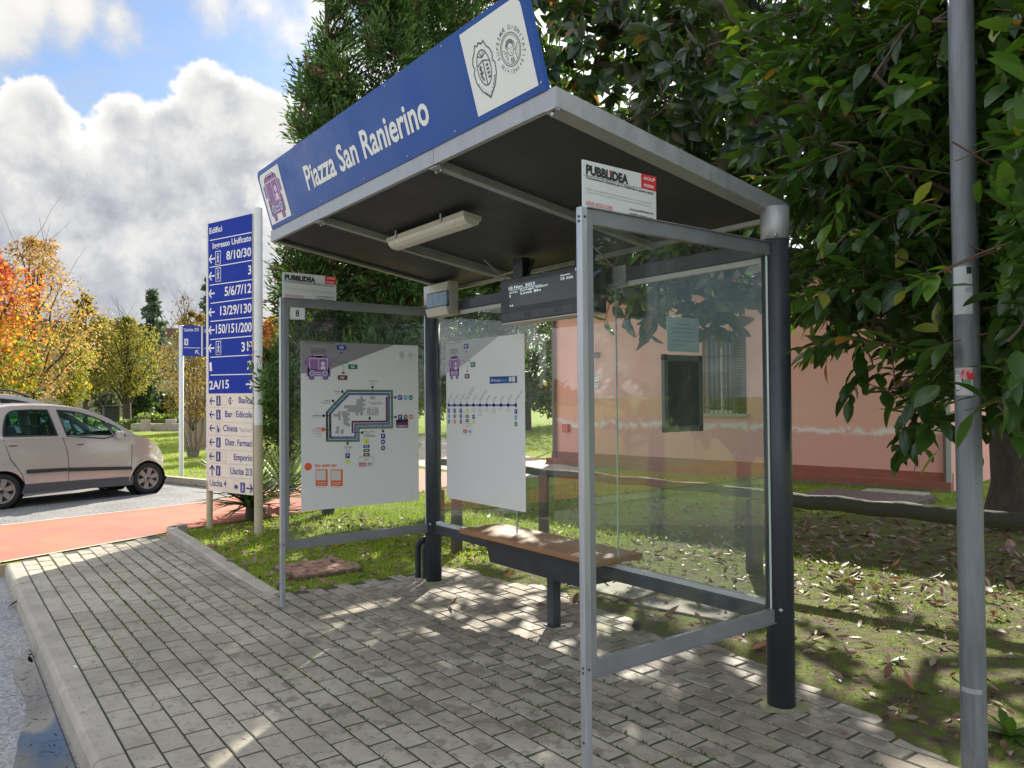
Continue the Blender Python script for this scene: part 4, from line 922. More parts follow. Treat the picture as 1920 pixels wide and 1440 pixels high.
b.build('tulips', None, s2)
b = MB()
for i in range(6):
    t = spot(-46, 705+4.2*i, .017-.0015*abs(i-2), None, s2, 'x', .0022, 6, .0022); b.add(t.v, t.f, True)
b.build('badge_text', WHT, s2)
wrap(zp(1218), zp(1210), AC-58, AC+40, mat('tape_pale', (.30, .32, .33), .6), 'tape_mark')
# ------------------------------------------------------------------ direction tower and the smaller exit sign
TL_, TR_ = Vector((-7.222, -.685, 0)), Vector((-6.330, -.405, 0))
eU = (TR_-TL_).normalized(); eN = Vector((eU.y, -eU.x, 0))
def make_tower(label):
    e = tag(empty('direction_tower', (TL_+TR_)/2), label, 'sign')
    PW_ = mat('tower_post_white', (.66, .65, .61), .45, var=.05); PB_ = mat('tower_post_stained', (.46, .38, .26), .6, var=.15, vscale=3)
    for q, r, hh, zs in ((TL_, .036, 3.60, .55), (TR_, .047, 3.64, 1.22)):
        b = MB(); b.lathe([(r, zs), (r, hh), (r*.6, hh+.012), (0, hh+.014)], q, 24); p = b.build('post', PW_, e)
        b = MB(); b.lathe([(r*.999, -.05), (r*.999, zs)], q, 24); b.build('stained_foot', PB_, p)
    O = TL_+eU*.038+Vector((0, 0, .44)); w = (TR_-TL_).length-.038-.050; h = 3.585-.44
    b = MB(); b.prism([O, O+eU*w, O+eU*w+Vector((0, 0, h)), O+Vector((0, 0, h))], eN*.04); b.build('panel', CREAM, e)
    A_ = lambda x, y: (380+x/4.5, 380+y/4.5); B_ = lambda x, y: (380+x/4.235, 680+y/4.235)
    a = Art(O+eN*.04, eU, (0, 0, 1), w, h, [A_(63, 188), A_(428, 72), B_(420, 1065), B_(75, 1015)], n=eN)
    a.up(0); a.poly([A_(63, 188), A_(428, 72), B_(413, 246), B_(72, 252)], BLUE2); a.done('blue_field', e)
    a.up(1); PW2 = WHT
    for p, q in ((A_(78, 328), A_(425, 235)), (A_(80, 555), A_(428, 475)), (A_(80, 705), A_(430, 640)), (A_(88, 858), A_(432, 798)), (A_(88, 1010), A_(432, 962)), (A_(88, 1163), A_(435, 1123)), (A_(90, 1312), A_(435, 1285)), (B_(85, 105), B_(410, 93))): a.line([p, q], .010, PW2)
    H = lambda px: px/4.5/CF*9.35*1.0
    for t, p, q, hh in (('Edifici', A_(75, 272), A_(178, 240), 44), ('Ingresso Unificato', A_(102, 396), A_(422, 306), 46), ('8/10/30', A_(215, 482), A_(422, 436), 66), ('3', A_(398, 598), A_(424, 592), 68), ('5/6/7/12', A_(203, 790), A_(426, 750), 70), ('13/29/130', A_(167, 955), A_(428, 920), 70), ('150/151/200', A_(133, 1110), A_(430, 1084), 70), ('31', A_(346, 1258), A_(404, 1248), 70), ('1', A_(85, 1428), A_(103, 1425), 68), ('2A/15', B_(78, 218), B_(230, 207), 66)):
        a.text(t, p, q, H(hh), PW2, .02)
    for y in (482, 627, 775, 932, 1083, 1235): a.arrow(a.H(A_(98, y)), .115, PW2, 180)
    a.arrow(a.H(A_(413, 1375)), .12, PW2, 50); a.arrow(a.H(B_(388, 175)), .12, PW2, 0)
    for y, x in ((470, 146), (612, 149), (1232, 155)): a.walker(a.H(A_(x, y)), .094, .155, None, PW2, True)
    c = a.H(A_(420, 1193)); a.rrect(c, .06, .06, .004, PW2); a.lv += .0008; a.rrect(c, .045, .015, .001, RED); a.lv += .0004; a.rrect(c, .015, .045, .001, RED); a.up(1)
    FADE = mat('print_faded', (.47, .45, .42), .5)
    for y in (362, 475, 580, 692, 800, 908): a.line([B_(72, y-3), B_(418, y+8+(y-360)*.035)], .005, FADE)
    for t, p, q, hh, m in (('Banca', B_(305, 325), B_(411, 331), 46, NAVY), ('Bar', B_(200, 437), B_(258, 438), 47, NAVY), ('/', B_(266, 438), B_(278, 438), 47, FADE), ('Edicola', B_(287, 439), B_(412, 443), 47, NAVY), ('Chiesa', B_(186, 549), B_(298, 553), 47, NAVY), ('"San Luca"', B_(310, 554), B_(412, 559), 30, FADE), ('Distr. Farmaci', B_(204, 661), B_(413, 675), 47, NAVY), ('Emporio', B_(271, 779), B_(414, 791), 46, NAVY), ('Uscite 2/3', B_(244, 889), B_(414, 908), 49, NAVY), ('Uscita 4', B_(86, 978), B_(214, 992), 47, NAVY)):
        a.text(t, p, q, H(hh*1.06), m, .012)
    for y in (309, 417, 524, 635, 746): a.arrow(a.H(B_(101, y)), .10, NAVY, 180)
    a.arrow(a.H(B_(103, 858)), .12, NAVY, 90); a.arrow(a.H(B_(394, 1010)), .115, NAVY, 0)
    for x, y in ((148, 308), (148, 418), (150, 638), (150, 749), (150, 861), (341, 1001)): a.walker(a.H(B_(x, y)), .085, .115, NAVY, CREAM)
    for x, y in ((195, 305), (148, 525), (196, 752), (290, 978)):
        c = a.H(B_(x, y)); a.line([(c[0]-.04, c[1]-.055), (c[0]+.04, c[1]-.055), (c[0]+.04, c[1]+.055), (c[0]-.04, c[1]+.055)], .004, FADE, True, True)
    c = a.H(B_(148, 525)); a.poly([(c[0]-.02, c[1]-.045), (c[0]-.02, c[1]+.035), (c[0]-.005, c[1]+.035), (c[0]-.005, c[1]-.005), (c[0]+.02, c[1]+.008), (c[0]+.02, c[1]-.045)], NAVY, True)
    c = a.H(B_(240, 308)); a.ring(c, .03, .014, NAVY, True, a0=40, a1=320); a.disc(c, .012, NAVY, True)
    for d in ((.047, 0), (-.0, .045), (0, -.045)): a.disc((c[0]+d[0], c[1]+d[1]), .008, NAVY, True, 6)
    c = a.H(B_(290, 994)); a.poly([(c[0]-.032, c[1]-.02), (c[0]+.032, c[1]-.02), (c[0]+.032, c[1]+.003), (c[0]+.018, c[1]+.025), (c[0]-.014, c[1]+.025), (c[0]-.032, c[1]+.003)], NAVY, True)
    a.done('printing', e)
    return e
make_tower('tall blue and cream direction tower headed Edifici on two posts')

UP = Vector((-13.923, .624, 0)); toC = (Vector((CPOS.x, CPOS.y, 0))-UP).normalized(); uU = Vector((-toC.y, toC.x, 0))
e = tag(empty('exit_sign', UP), 'small blue Uscite 2/3 panel on a white pole by the lawn', 'sign')
MB().lathe([(.045, -.05), (.045, 2.99), (0, 3.0)], UP, 20).build('pole', mat('pole_white', (.70, .70, .68), .4), e)
u2 = (uU*.93+toC*-.36).normalized()
O = UP+uU*.03+toC*.05+Vector((0, 0, 2.38)); w, h = .335, .60
for k, (o, uu, ww) in enumerate(((O, uU, w), (O+uU*.37-toC*.10, u2, .30))):
    nn = Vector((uu.y, -uu.x, 0)); b = MB(); b.prism([o-nn*.03, o+uu*ww-nn*.03, o+uu*ww-nn*.03+Vector((0, 0, h)), o-nn*.03+Vector((0, 0, h))], nn*.03); p = b.build('panel', mat('exit_blue', srgb(20, 52, 165), .4), e)
    b = MB(); b.prism([o+uu*ww-nn*.035, o+uu*(ww+.03)-nn*.035, o+uu*(ww+.03)-nn*.035+Vector((0, 0, h)), o+uu*ww-nn*.035+Vector((0, 0, h))], nn*.04); b.build('edge_trim', mat('pole_white', (0, 0, 0)), p)
    a = Art(o, uu, (0, 0, 1), ww, h, n=nn); a.up(0)
    if k == 0: a.text('Uscite 2/3', (.02, .49), (.29, .50), .062, WHT, .02, True)
    else: a.text('2/3', (.02, .49), (.13, .49), .062, WHT, .02, True)
    a.done('lettering', p); a.line([(.02, .165), (ww-.02, .165)], .012, WHT, True); a.done('divider', p)
    if k == 0: a.rrect((.06, .28), .07, .13, .01, WHT); a.lv += .0006; a.walker((.06, .28), .06, .12, WHT, mat('exit_blue', (0, 0, 0))); a.done('pictogram', p); a.up(0)
    a.arrow((ww-.07, .075), .10, WHT, 135 if k == 0 else 180); a.done('arrow', p)
# ------------------------------------------------------------------ parked cars (local frame: x forward, y to the left, z up; right side at y = 0)
def car_paint(name, col):
    m = mat(name, col, .26, metal=.35, coat=.8); return m
RUB = mat('rubber', (.016, .016, .017), .75); TRIM = mat('car_trim', (.028, .028, .030), .55); ALLOY = mat('alloy', (.33, .30, .275), .42, metal=.6); DARKIN = mat('car_interior', (.022, .024, .028), .8); CGL = glassmat('car_glass', (.72, .86, .86), .0); SEATM = mat('car_seat', (.045, .055, .075), .85)
def make_car(name, label, loc, heading, paint, WB=2.105, Wd=1.36, k=1.0, rails=False):
    e = tag(empty(name, loc, math.atan2(heading[1], heading[0])), label, 'car')
    e.scale = (k, k, k)
    X0, X1 = -.60, 2.511; ARC = .292
    beltx = [-.62, -.5, -.3, 0, .86, 1.54, 1.735, 1.906, 2.134, 2.326, 2.456, 2.511]
    beltz = [.80, .95, .985, .995, .985, .965, .985, .962, .885, .775, .655, .545]
    ztop = lambda s: float(np.interp(s, beltx, beltz))
    def zbot(s):
        z = .205
        for c in (0, WB):
            d = s-c
            if abs(d) < ARC: z = max(z, .245+math.sqrt(ARC**2-d*d))
        if s > 2.40: z = max(z, .205+(s-2.40)*.4)
        return z
    def yin(s, z):                       # inset from the widest plane
        y = .012+.045*max(0, (z-.62))**1.2+ .05*max(0, .38-z)
        if z > .95: y += .30*(z-.95)**1.05
        if s > 1.75: y += .30*((s-1.75)/.76)**2.4
        if s < -.2: y += .10*((-.2-s)/.4)**2
        for c in (0, WB):                # flared arches
            d = math.hypot(s-c, z-.245)
            if z < .75: y -= .018*math.exp(-((d-ARC-.03)/.05)**2)
        return y
    st = sorted(set([round(x, 3) for x in np.linspace(X0, X1, 44)]+[round(c+ARC*math.cos(t), 3) for c in (0, WB) for t in np.linspace(0, math.pi, 17)]))
    st = [s for s in st if X0 <= s <= X1]; NR = 9
    b = MB(); b.smooth = True
    for sd in (0, 1):
        V = []
        for s in st:
            z0, z1 = zbot(s), ztop(s)
            for j in range(NR+1):
                z = z0+(z1-z0)*j/NR; y = yin(s, z); V.append((s, y if sd == 0 else Wd-y, z))
        F = [(i*(NR+1)+j, (i+1)*(NR+1)+j, (i+1)*(NR+1)+j+1, i*(NR+1)+j+1) for i in range(len(st)-1) for j in range(NR)]
        b.add(V, F, True)
    hs = [s for s in st if s >= 1.72]; NW = 8; V = []
    for s in hs:
        z = ztop(s); y0 = yin(s, z)
        for j in range(NW+1):
            t = j/NW; V.append((s+.03*math.sin(math.pi*t)*(1 if s > 2.4 else .3), y0+(Wd-2*y0)*t, z+.045*math.sin(math.pi*t)**.7))
    s = X1
    for z in (.46, .38, .27):
        y0 = yin(s, z)
        for j in range(NW+1):
            t = j/NW; V.append((s+(.055 if z > .3 else .02)*math.sin(math.pi*t)**.6, y0+(Wd-2*y0)*t, z))
    b.add(V, [(i*(NW+1)+j, (i+1)*(NW+1)+j, (i+1)*(NW+1)+j+1, i*(NW+1)+j+1) for i in range(len(hs)+2) for j in range(NW)], True)
    V = []
    for z, s in ((.205, X0), (.45, X0-.03), (.80, X0), (.99, X0+.06)):
        y0 = yin(X0, z)
        for j in range(NW+1):
            t = j/NW; V.append((s-.05*math.sin(math.pi*t)**.6, y0+(Wd-2*y0)*t, z))
    b.add(V, [(i*(NW+1)+j, (i+1)*(NW+1)+j, (i+1)*(NW+1)+j+1, i*(NW+1)+j+1) for i in range(3) for j in range(NW)], True)
    body = b.build('body', paint, e, local=True)
    b = MB(); b.box(X0+.05, X1-.08, .06, Wd-.06, .20, .26); b.box(-.1, 1.75, .10, Wd-.10, .26, .30)
    for c in (0, WB):
        for ya, yb in ((.03, .24), (Wd-.24, Wd-.03)): b.lathe([(ARC-.005, 0), (ARC-.005, yb-ya), (0, yb-ya)], (c, ya, .245), 24, (0, 1, 0))
    b.build('underbody', RUB, body, local=True)
    # window frames: outline with openings
    out = [(-.50, .93), (-.44, 1.12), (-.30, 1.30), (-.10, 1.405), (.15, 1.445), (.45, 1.452), (.75, 1.442), (1.0, 1.412), (1.25, 1.352), (1.49, 1.245), (1.72, 1.09), (1.88, .975), (1.735, .955), (1.54, .945), (1.39, .92), (.86, .96), (0, .97)]
    win = {'rear_window': [(.018, 1.046-.03), (.030, 1.13), (.057, 1.23), (.085, 1.30), (.112, 1.335), (.15, 1.362), (.2, 1.377), (.42, 1.384), (.641, 1.378), (.69, 1.19), (.737, 1.0)],
           'front_window': [(.771, 1.375), (.966, 1.353), (1.09, 1.326), (1.186, 1.295), (1.31, 1.25), (1.440, 1.185), (1.50, 1.05), (1.538, .955), (1.393, .925), (.86, .988), (.82, 1.17)],
           'quarter_window': [(1.475, 1.165), (1.56, 1.118), (1.645, 1.062), (1.70, 1.0), (1.735, .957), (1.572, .955), (1.53, 1.05)],
           'rear_quarter': [(-.34, 1.05), (-.28, 1.2), (-.17, 1.31), (-.03, 1.355), (-.055, 1.22), (-.09, 1.05)]}
    yo = lambda s, z, sd, o=0: (yin(s, z)+o) if sd == 0 else Wd-yin(s, z)-o
    for sd in (0, 1):
        P = [[Vector((x, z, 0)) for x, z in out]]+[[Vector((x, z, 0)) for x, z in w] for w in win.values()]
        flat = [p for q in P for p in q]; tri = tessellate_polygon(P); n = len(flat)
        b = MB(); V = [(p.x, yo(p.x, p.y, sd), p.y) for p in flat]+[(p.x, yo(p.x, p.y, sd, .035), p.y) for p in flat]
        F = [tuple(t) for t in tri]+[tuple(i+n for i in t[::-1]) for t in tri]; o = 0
        for q in P: F += [(o+i, o+(i+1) % len(q), o+(i+1) % len(q)+n, o+i+n) for i in range(len(q))]; o += len(q)
        b.add(V, F, False); b.build('window_frame', paint, body, local=True)
        for nm, w in win.items():
            b = MB(); p3 = [Vector((x, yo(x, z, sd, .012), z)) for x, z in w]; b.prism(p3, (0, .004 if sd == 0 else -.004, 0)); g = b.build(nm, CGL if nm != 'rear_quarter' else TRIM, e, local=True)
            b = MB(); q = p3+[p3[0]]; b.tube([Vector((v.x, v.y+(-.010 if sd == 0 else .010), v.z)) for v in q], .011, 6, cap=False); b.build('seal', TRIM, g, local=True)
    # roof, windscreen, rear glass
    rx = [(-.30, 1.30), (-.10, 1.405), (.15, 1.445), (.45, 1.452), (.75, 1.442), (1.0, 1.412), (1.25, 1.352), (1.42, 1.285)]
    def span(pts, cr, o=0.0, m=9):
        V = []
        for x, z in pts:
            y0 = yin(x, z)
            for j in range(m+1):
                t = j/m; V.append((x+o*math.sin(math.pi*t), y0+(Wd-2*y0)*t, z+cr*math.sin(math.pi*t)**.6))
        return V, [(i*(m+1)+j, (i+1)*(m+1)+j, (i+1)*(m+1)+j+1, i*(m+1)+j+1) for i in range(len(pts)-1) for j in range(m)]
    b = MB(); b.add(*span(rx, .035), True); b.build('roof', paint, e, local=True)
    b = MB(); b.add(*span([(1.42, 1.285), (1.6, 1.17), (1.75, 1.07), (1.90, .965)], .03, .06), True); b.build('windscreen', CGL, e, local=True)
    b = MB(); b.add(*span([(-.52, .94), (-.44, 1.12), (-.30, 1.30)], .02, -.03), True); b.build('rear_screen', CGL, e, local=True)
    # doors are shut lines on the flank plus handles and rub strips
    for sd in (0, 1):
        pt = lambda s, z, o: Vector((s, yo(s, z, sd, -o), z))
        b = MB()
        for L in ([(.80, .97), (.862, .75), (.879, .549), (.866, .25)], [(1.835, .80), (1.825, .55), (1.80, .25)], [(.018, .97), (.10, .70), (.25, .46), (.30, .25)]): b.tube([pt(s, z, -.001) for s, z in L], .006, 5)
        b.build('door_gap', TRIM, body, local=True)
        b = MB()
        for s0, s1, z0, z1 in ((.305, .858, .503, .492), (.872, 1.815, .488, .44)):
            V = [pt(s0, z0-.028, .004), pt(s1, z1-.024, .004), pt(s1, z1+.024, .004), pt(s0, z0+.028, .004)]; b.prism(V, (0, .02 if sd else -.02, 0))
        b.build('rub_strip', TRIM, body, bevel=.004, local=True)
        b = MB(); V = [pt(.24, .19, .002), pt(1.845, .17, .002), pt(1.85, .305, .002), pt(.285, .325, .002)]; b.prism(V, (0, .012 if sd else -.012, 0)); b.build('sill', mat('sill_grey', (.085, .085, .09), .6), body, local=True)
        for s in (.135, 1.05):
            b = MB(); z = .905-.03*s; c = pt(s, z, .006); b.obox(c, (.055, 0, 0), (0, .012, 0), (0, 0, .014), .008); h = b.build('door_handle', paint, e, local=True)
            b = MB(); c = pt(s, z-.016, .003); b.obox(c, (.05, 0, 0), (0, .006, 0), (0, 0, .01), .004); b.build('recess', TRIM, h, local=True)
        b = MB(); c = pt(1.60, .975, .075); b.obox(c, (.055, 0, 0), (0, .06, 0), (0, 0, .062), .03); b.tube([pt(1.60, .93, -.01), c], .022, 8); b.build('mirror', paint, e, local=True)
        b = MB(); c = pt(2.16, .745, .004); b.obox(c, (.03, 0, 0), (0, .006, 0), (0, 0, .016), .006); b.build('indicator', mat('indicator', (.75, .72, .66), .2), e, local=True)
        b = MB(); b.add([pt(2.34, .70, .004), pt(2.50, .56, .004), pt(2.505, .47, .004), pt(2.40, .50, .004), pt(2.30, .62, .004)], [(0, 1, 2, 3, 4)], True); b.build('headlight', mat('headlight', (.62, .60, .58), .12), e, local=True)
        b = MB(); b.add([pt(-.58, .62, .004), pt(-.50, .62, .004), pt(-.47, .9, .004), pt(-.56, .9, .004)], [(0, 1, 2, 3)], True); b.build('tail_light', mat('tail_light', (.35, .02, .02), .2), e, local=True)
        b = MB(); b.add([pt(2.28, .30, .004), pt(2.50, .30, .006), pt(2.508, .22, .006), pt(2.36, .21, .004)], [(0, 1, 2, 3)], True); b.build('bumper_trim', TRIM, body, local=True)
    # wheels
    for c in (0, WB):
        for sd in (0, 1):
            yw = .035 if sd == 0 else Wd-.035; ax = (0, -1, 0) if sd == 0 else (0, 1, 0); R = .25
            b = MB(); b.lathe([(.165, .0), (.185, .012), (.235, .010), (R, -.012), (R, -.135), (.23, -.16), (.16, -.16)], (c, yw, R), 36, ax); w = b.build('wheel', RUB, e, local=True)
            b = MB(); b.lathe([(.172, .004), (.165, .008), (.158, -.004), (.15, -.05), (0, -.055)], (c, yw, R), 32, ax)
            a0 = Vector(ax)
            for i in range(6):
                an = i*math.pi/3+.3; d = Vector((math.cos(an), 0, math.sin(an))); t = Vector((-math.sin(an), 0, math.cos(an))); cc = Vector((c, yw, R))
                b.add([cc+d*.03+t*.028+a0*-.012, cc+d*.03-t*.028+a0*-.012, cc+d*.162-t*.040+a0*-.002, cc+d*.162+t*.040+a0*-.002, cc+d*.03+t*.028-a0*.04, cc+d*.03-t*.028-a0*.04, cc+d*.162-t*.040-a0*.04, cc+d*.162+t*.040-a0*.04], [(0, 1, 2, 3), (0, 4, 5, 1), (1, 5, 6, 2), (2, 6, 7, 3), (3, 7, 4, 0)], False)
            b.lathe([(.05, -.03), (.048, -.006), (.02, -.002), (0, -.002)], (c, yw, R), 16, ax); b.build('rim', ALLOY, w, local=True)
            b = MB()
            for i in range(6):
                an = i*math.pi/3+.3+math.pi/6; cc = Vector((c, yw, R))+Vector((math.cos(an), 0, math.sin(an)))*.105; b.lathe([(0, -.044), (.040, -.044)], cc, 14, ax)
            b.lathe([(.024, .0), (.02, .002), (0, .002)], (c, yw, R), 12, ax); b.build('rim_opening', RUB, w, local=True)
    # cabin
    for s in (.38, 1.05):
        for y0 in (.36, Wd-.36):
            b = MB(); b.obox((s-.12, y0, .82), (.05, 0, .0), (0, .22, 0), (-.10, 0, .33), .03); b.obox((s+.1, y0, .52), (.24, 0, 0), (0, .22, 0), (0, 0, .09), .03); q = b.build('seat', SEATM, e, local=True)
            b = MB(); b.obox((s-.24, y0, 1.235), (.035, 0, 0), (0, .135, 0), (-.01, 0, .09), .03); b.build('headrest', SEATM, q, local=True)
    b = MB(); b.box(1.42, 1.86, .10, Wd-.10, .70, .95, .04); b.build('dashboard', DARKIN, e, local=True)
    b = MB(); c = Vector((1.30, Wd-.38, .92)); ax = Vector((-.85, 0, .5)).normalized(); u = ax.orthogonal().normalized(); v = ax.cross(u)
    b.tube([c+(u*math.cos(t)+v*math.sin(t))*.165 for t in np.linspace(0, 2*math.pi, 25)], .014, 8, cap=False); b.tube([c-u*.16, c+u*.16], .018, 6); b.build('steering_wheel', DARKIN, e, local=True)
    if rails:
        for sd in (0, 1):
            b = MB(); b.tube([(x, yo(x, z, sd, .07), z+.075-(.03 if i in (0, 4) else 0)) for i, (x, z) in enumerate(((-.1, 1.40), (.1, 1.44), (.5, 1.452), (.95, 1.42), (1.2, 1.36)))], .016, 8); b.build('roof_rail', TRIM, e, local=True)
    return e
hd = Vector((-.2877, .9577))
make_car('hatchback_car', 'pale beige five door hatchback parked nose to the lawn kerb', (-10.669, -2.524, -.004), hd, car_paint('beige_metallic', (.50, .475, .45)))
make_car('estate_car', 'silver car with black roof rails standing behind the beige hatchback', (-12.46, -3.22, -.004), hd, car_paint('silver_metallic', (.52, .53, .55)), k=1.13, rails=True)
# ------------------------------------------------------------------ buildings, fence, park furniture
B1, B2 = Vector((-11.38, 8.07, 0)), Vector((-3.29, 9.41, 0)); bU = (B2-B1).normalized(); bN = Vector((bU.y, -bU.x, 0)); bL = (B2-B1).length
def bp_(s, z, o=0.0): return B1+bU*s+Vector((0, 0, z))+bN*o
PINKM = bpy.data.materials.new('pink_plaster')
def pinkmat():
    m = PINKM; m.use_nodes = True; t = m.node_tree; b = t.nodes['Principled BSDF']; L = t.links.new
    g = t.nodes.new('ShaderNodeNewGeometry'); P = g.outputs['Position']
    def nz(sc, d=6, r=.6):
        n = t.nodes.new('ShaderNodeTexNoise'); L(P, n.inputs['Vector']); n.inputs['Scale'].default_value = sc; n.inputs['Detail'].default_value = d; n.inputs['Roughness'].default_value = r; return n.outputs['Fac']
    def mp(f, a, b_, c, d):
        n = t.nodes.new('ShaderNodeMapRange'); L(f, n.inputs[0])
        for i, x in enumerate((a, b_, c, d)): n.inputs[i+1].default_value = x
        return n.outputs[0]
    def mixc(f, A, B):
        n = t.nodes.new('ShaderNodeMix'); n.data_type = 'RGBA'; L(f, n.inputs[0])
        for i, x in ((6, A), (7, B)):
            if isinstance(x, tuple): n.inputs[i].default_value = (*x, 1)
            else: L(x, n.inputs[i])
        return n.outputs[2]
    col = mixc(nz(.8, 6), (.84, .43, .33), (.88, .49, .39))
    sp = t.nodes.new('ShaderNodeSeparateXYZ'); L(P, sp.inputs[0])
    # rising damp: duller below a wandering tide line of pale salts
    w = t.nodes.new('ShaderNodeMath'); w.operation = 'MULTIPLY_ADD'; L(nz(1.7, 7, .6), w.inputs[0]); w.inputs[1].default_value = -.5; L(sp.outputs[2], w.inputs[2])
    col = mixc(mp(w.outputs[0], .63, .68, 1, 0), col, (.82, .41, .335))
    ab = t.nodes.new('ShaderNodeMath'); ab.operation = 'SUBTRACT'; L(w.outputs[0], ab.inputs[0]); ab.inputs[1].default_value = .665
    ab2 = t.nodes.new('ShaderNodeMath'); ab2.operation = 'ABSOLUTE'; L(ab.outputs[0], ab2.inputs[0])
    sm = t.nodes.new('ShaderNodeMath'); sm.operation = 'MULTIPLY'; L(mp(ab2.outputs[0], .02, .085, 1, 0), sm.inputs[0]); L(mp(nz(6, 8, .7), .40, .50, 0, 1), sm.inputs[1])
    col = mixc(sm.outputs[0], col, (.88, .76, .66))
    L(col, b.inputs['Base Color']); b.inputs['Roughness'].default_value = .9; b.inputs['Specular IOR Level'].default_value = .2
    bpn = t.nodes.new('ShaderNodeBump'); bpn.inputs['Strength'].default_value = .35; bpn.inputs['Distance'].default_value = .02; L(nz(5, 8, .65), bpn.inputs['Height']); L(bpn.outputs[0], b.inputs['Normal'])
pinkmat()
BH = 3.7
e = tag(empty('pink_building', (B1+B2)/2), 'low pink plastered building with a barred window and red plinth behind the shelter', 'building')
w0, w1, wz0, wz1 = 3.86, 4.78, 1.17, 2.72
b = MB()
def wallq(s0, s1, z0, z1): b.add([bp_(s0, z0), bp_(s1, z0), bp_(s1, z1), bp_(s0, z1)], [(0, 1, 2, 3)], False)
wallq(0, w0, -.05, BH); wallq(w1, bL, -.05, BH); wallq(w0, w1, -.05, wz0); wallq(w0, w1, wz1, BH)
for (sa, za, sb, zb) in ((w0, wz0, w0, wz1), (w1, wz0, w1, wz1), (w0, wz0, w1, wz0), (w0, wz1, w1, wz1)): b.add([bp_(sa, za), bp_(sb, zb), bp_(sb, zb, -.22), bp_(sa, za, -.22)], [(0, 1, 2, 3)], False)
D_ = 9
for s in (0, bL): b.add([bp_(s, -.05), bp_(s, -.05, -D_), bp_(s, BH, -D_), bp_(s, BH)], [(0, 1, 2, 3)], False)
b.add([bp_(0, -.05, -D_), bp_(bL, -.05, -D_), bp_(bL, BH, -D_), bp_(0, BH, -D_)], [(0, 1, 2, 3)], False)
b.build('wall', PINKM, e)
b = MB(); b.prism([bp_(-.3, BH, .35), bp_(bL+.3, BH, .35), bp_(bL+.3, BH, -D_-.3), bp_(-.3, BH, -D_-.3)], (0, 0, .16)); b.build('roof', mat('roof_slab', (.25, .22, .19), .9, var=.2), e)
b = MB(); b.prism([bp_(-.02, -.05, .02), bp_(bL+.02, -.05, .02), bp_(bL+.02, .27, .02), bp_(-.02, .27, .02)], -bN*.019); b.prism([bp_(-.06, -.05, .17), bp_(bL+.02, -.05, .17), bp_(bL+.02, .135, .17), bp_(-.06, .135, .17)], -bN*.149); b.build('plinth', mat('plinth_red', (.38, .125, .075), .85, col2=(.30, .10, .065), vscale=6), e)
b = MB(); b.prism([bp_(-.08, -.05, .19), bp_(bL+.03, -.05, .19), bp_(bL+.03, .02, .19), bp_(-.08, .02, .19)], -bN*.019); b.build('footing', mat('footing_grey', (.20, .18, .13), .95, var=.2), e)
win_ = empty('x'); bpy.data.objects.remove(win_)
b = MB(); fr = .05
for s0, s1, z0, z1 in ((w0, w0+fr, wz0, wz1), (w0+.62, w0+.62+fr, wz0, wz1), (w0+fr, w0+.62, wz0, wz0+.06), (w0+fr, w0+.62, wz1-.06, wz1), (w0+.33, w0+.39, wz0+.06, wz1-.06)): b.prism([bp_(s0, z0, -.12), bp_(s1, z0, -.12), bp_(s1, z1, -.12), bp_(s0, z1, -.12)], -bN*.05)
wn = b.build('window', mat('window_frame_white', (.62, .60, .55), .5), e)
b = MB(); b.prism([bp_(w0+fr, wz0+.06, -.145), bp_(w0+.62, wz0+.06, -.145), bp_(w0+.62, wz1-.06, -.145), bp_(w0+fr, wz1-.06, -.145)], -bN*.006); b.build('pane', mat('dark_window', (.02, .022, .022), .08), wn)
b = MB()
for s in np.linspace(w0+.03, w0+.62, 7): b.tube([bp_(s, wz0, -.03), bp_(s, wz1, -.03)], .008, 6)
for z in np.linspace(wz0+.12, wz1-.12, 5): b.tube([bp_(w0, z, -.03), bp_(w0+.66, z, -.03)], .008, 6)
b.build('grille', mat('grille_iron', (.05, .05, .05), .6), wn)
b = MB()
for i in range(30):
    z = wz0+.03+i*.051; b.prism([bp_(w0+.68, z, -.02), bp_(w1+.01, z, -.02), bp_(w1+.01, z+.045, .012), bp_(w0+.68, z+.045, .012)], bN*.008)
b.prism([bp_(w0+.66, wz0, .0), bp_(w0+.70, wz0, .0), bp_(w0+.70, wz1, .0), bp_(w0+.66, wz1, .0)], bN*.03); b.build('shutter', mat('shutter_brown', (.10, .085, .07), .6), e)
b = MB(); b.prism([bp_(w0-.06, wz0-.06, .05), bp_(w1+.06, wz0-.06, .05), bp_(w1+.06, wz0-.001, .05), bp_(w0-.06, wz0-.001, .05)], -bN*.26); b.build('sill', mat('sill_stone', (.42, .38, .32), .8), e)
for s in (.1, bL-.06): MB().tube([bp_(s, .05, .06), bp_(s, BH, .06)], .045, 10).build('downpipe', mat('downpipe', (.16, .12, .11), .5), e)
b = MB(); b.prism([bp_(bL-.05, 0, .12), bp_(bL+.02, 0, .12), bp_(bL+.02, 1.6, .12), bp_(bL-.05, 1.6, .12)], -bN*.06); b.build('corner_strip', mat('strip_grey', (.45, .42, .38), .7), e)
b = MB(); b.prism([bp_(1.22, 2.36, .12), bp_(1.38, 2.36, .12), bp_(1.38, 2.48, .12), bp_(1.22, 2.48, .12)], -bN*.12); b.build('wall_lamp', mat('wall_lamp', (.10, .095, .085), .6), e)
O = bp_(1.14, 1.72, .02); s_ = tag(empty('wall_notice', O), 'small white notice with a round mark on the pink wall corner', 'sign')
b = MB(); b.prism([bp_(1.14, 1.72, .004), bp_(1.36, 1.72, .004), bp_(1.36, 2.06, .004), bp_(1.14, 2.06, .004)], bN*.01); b.build('board', mat('notice_white', (.62, .62, .58), .5), s_)
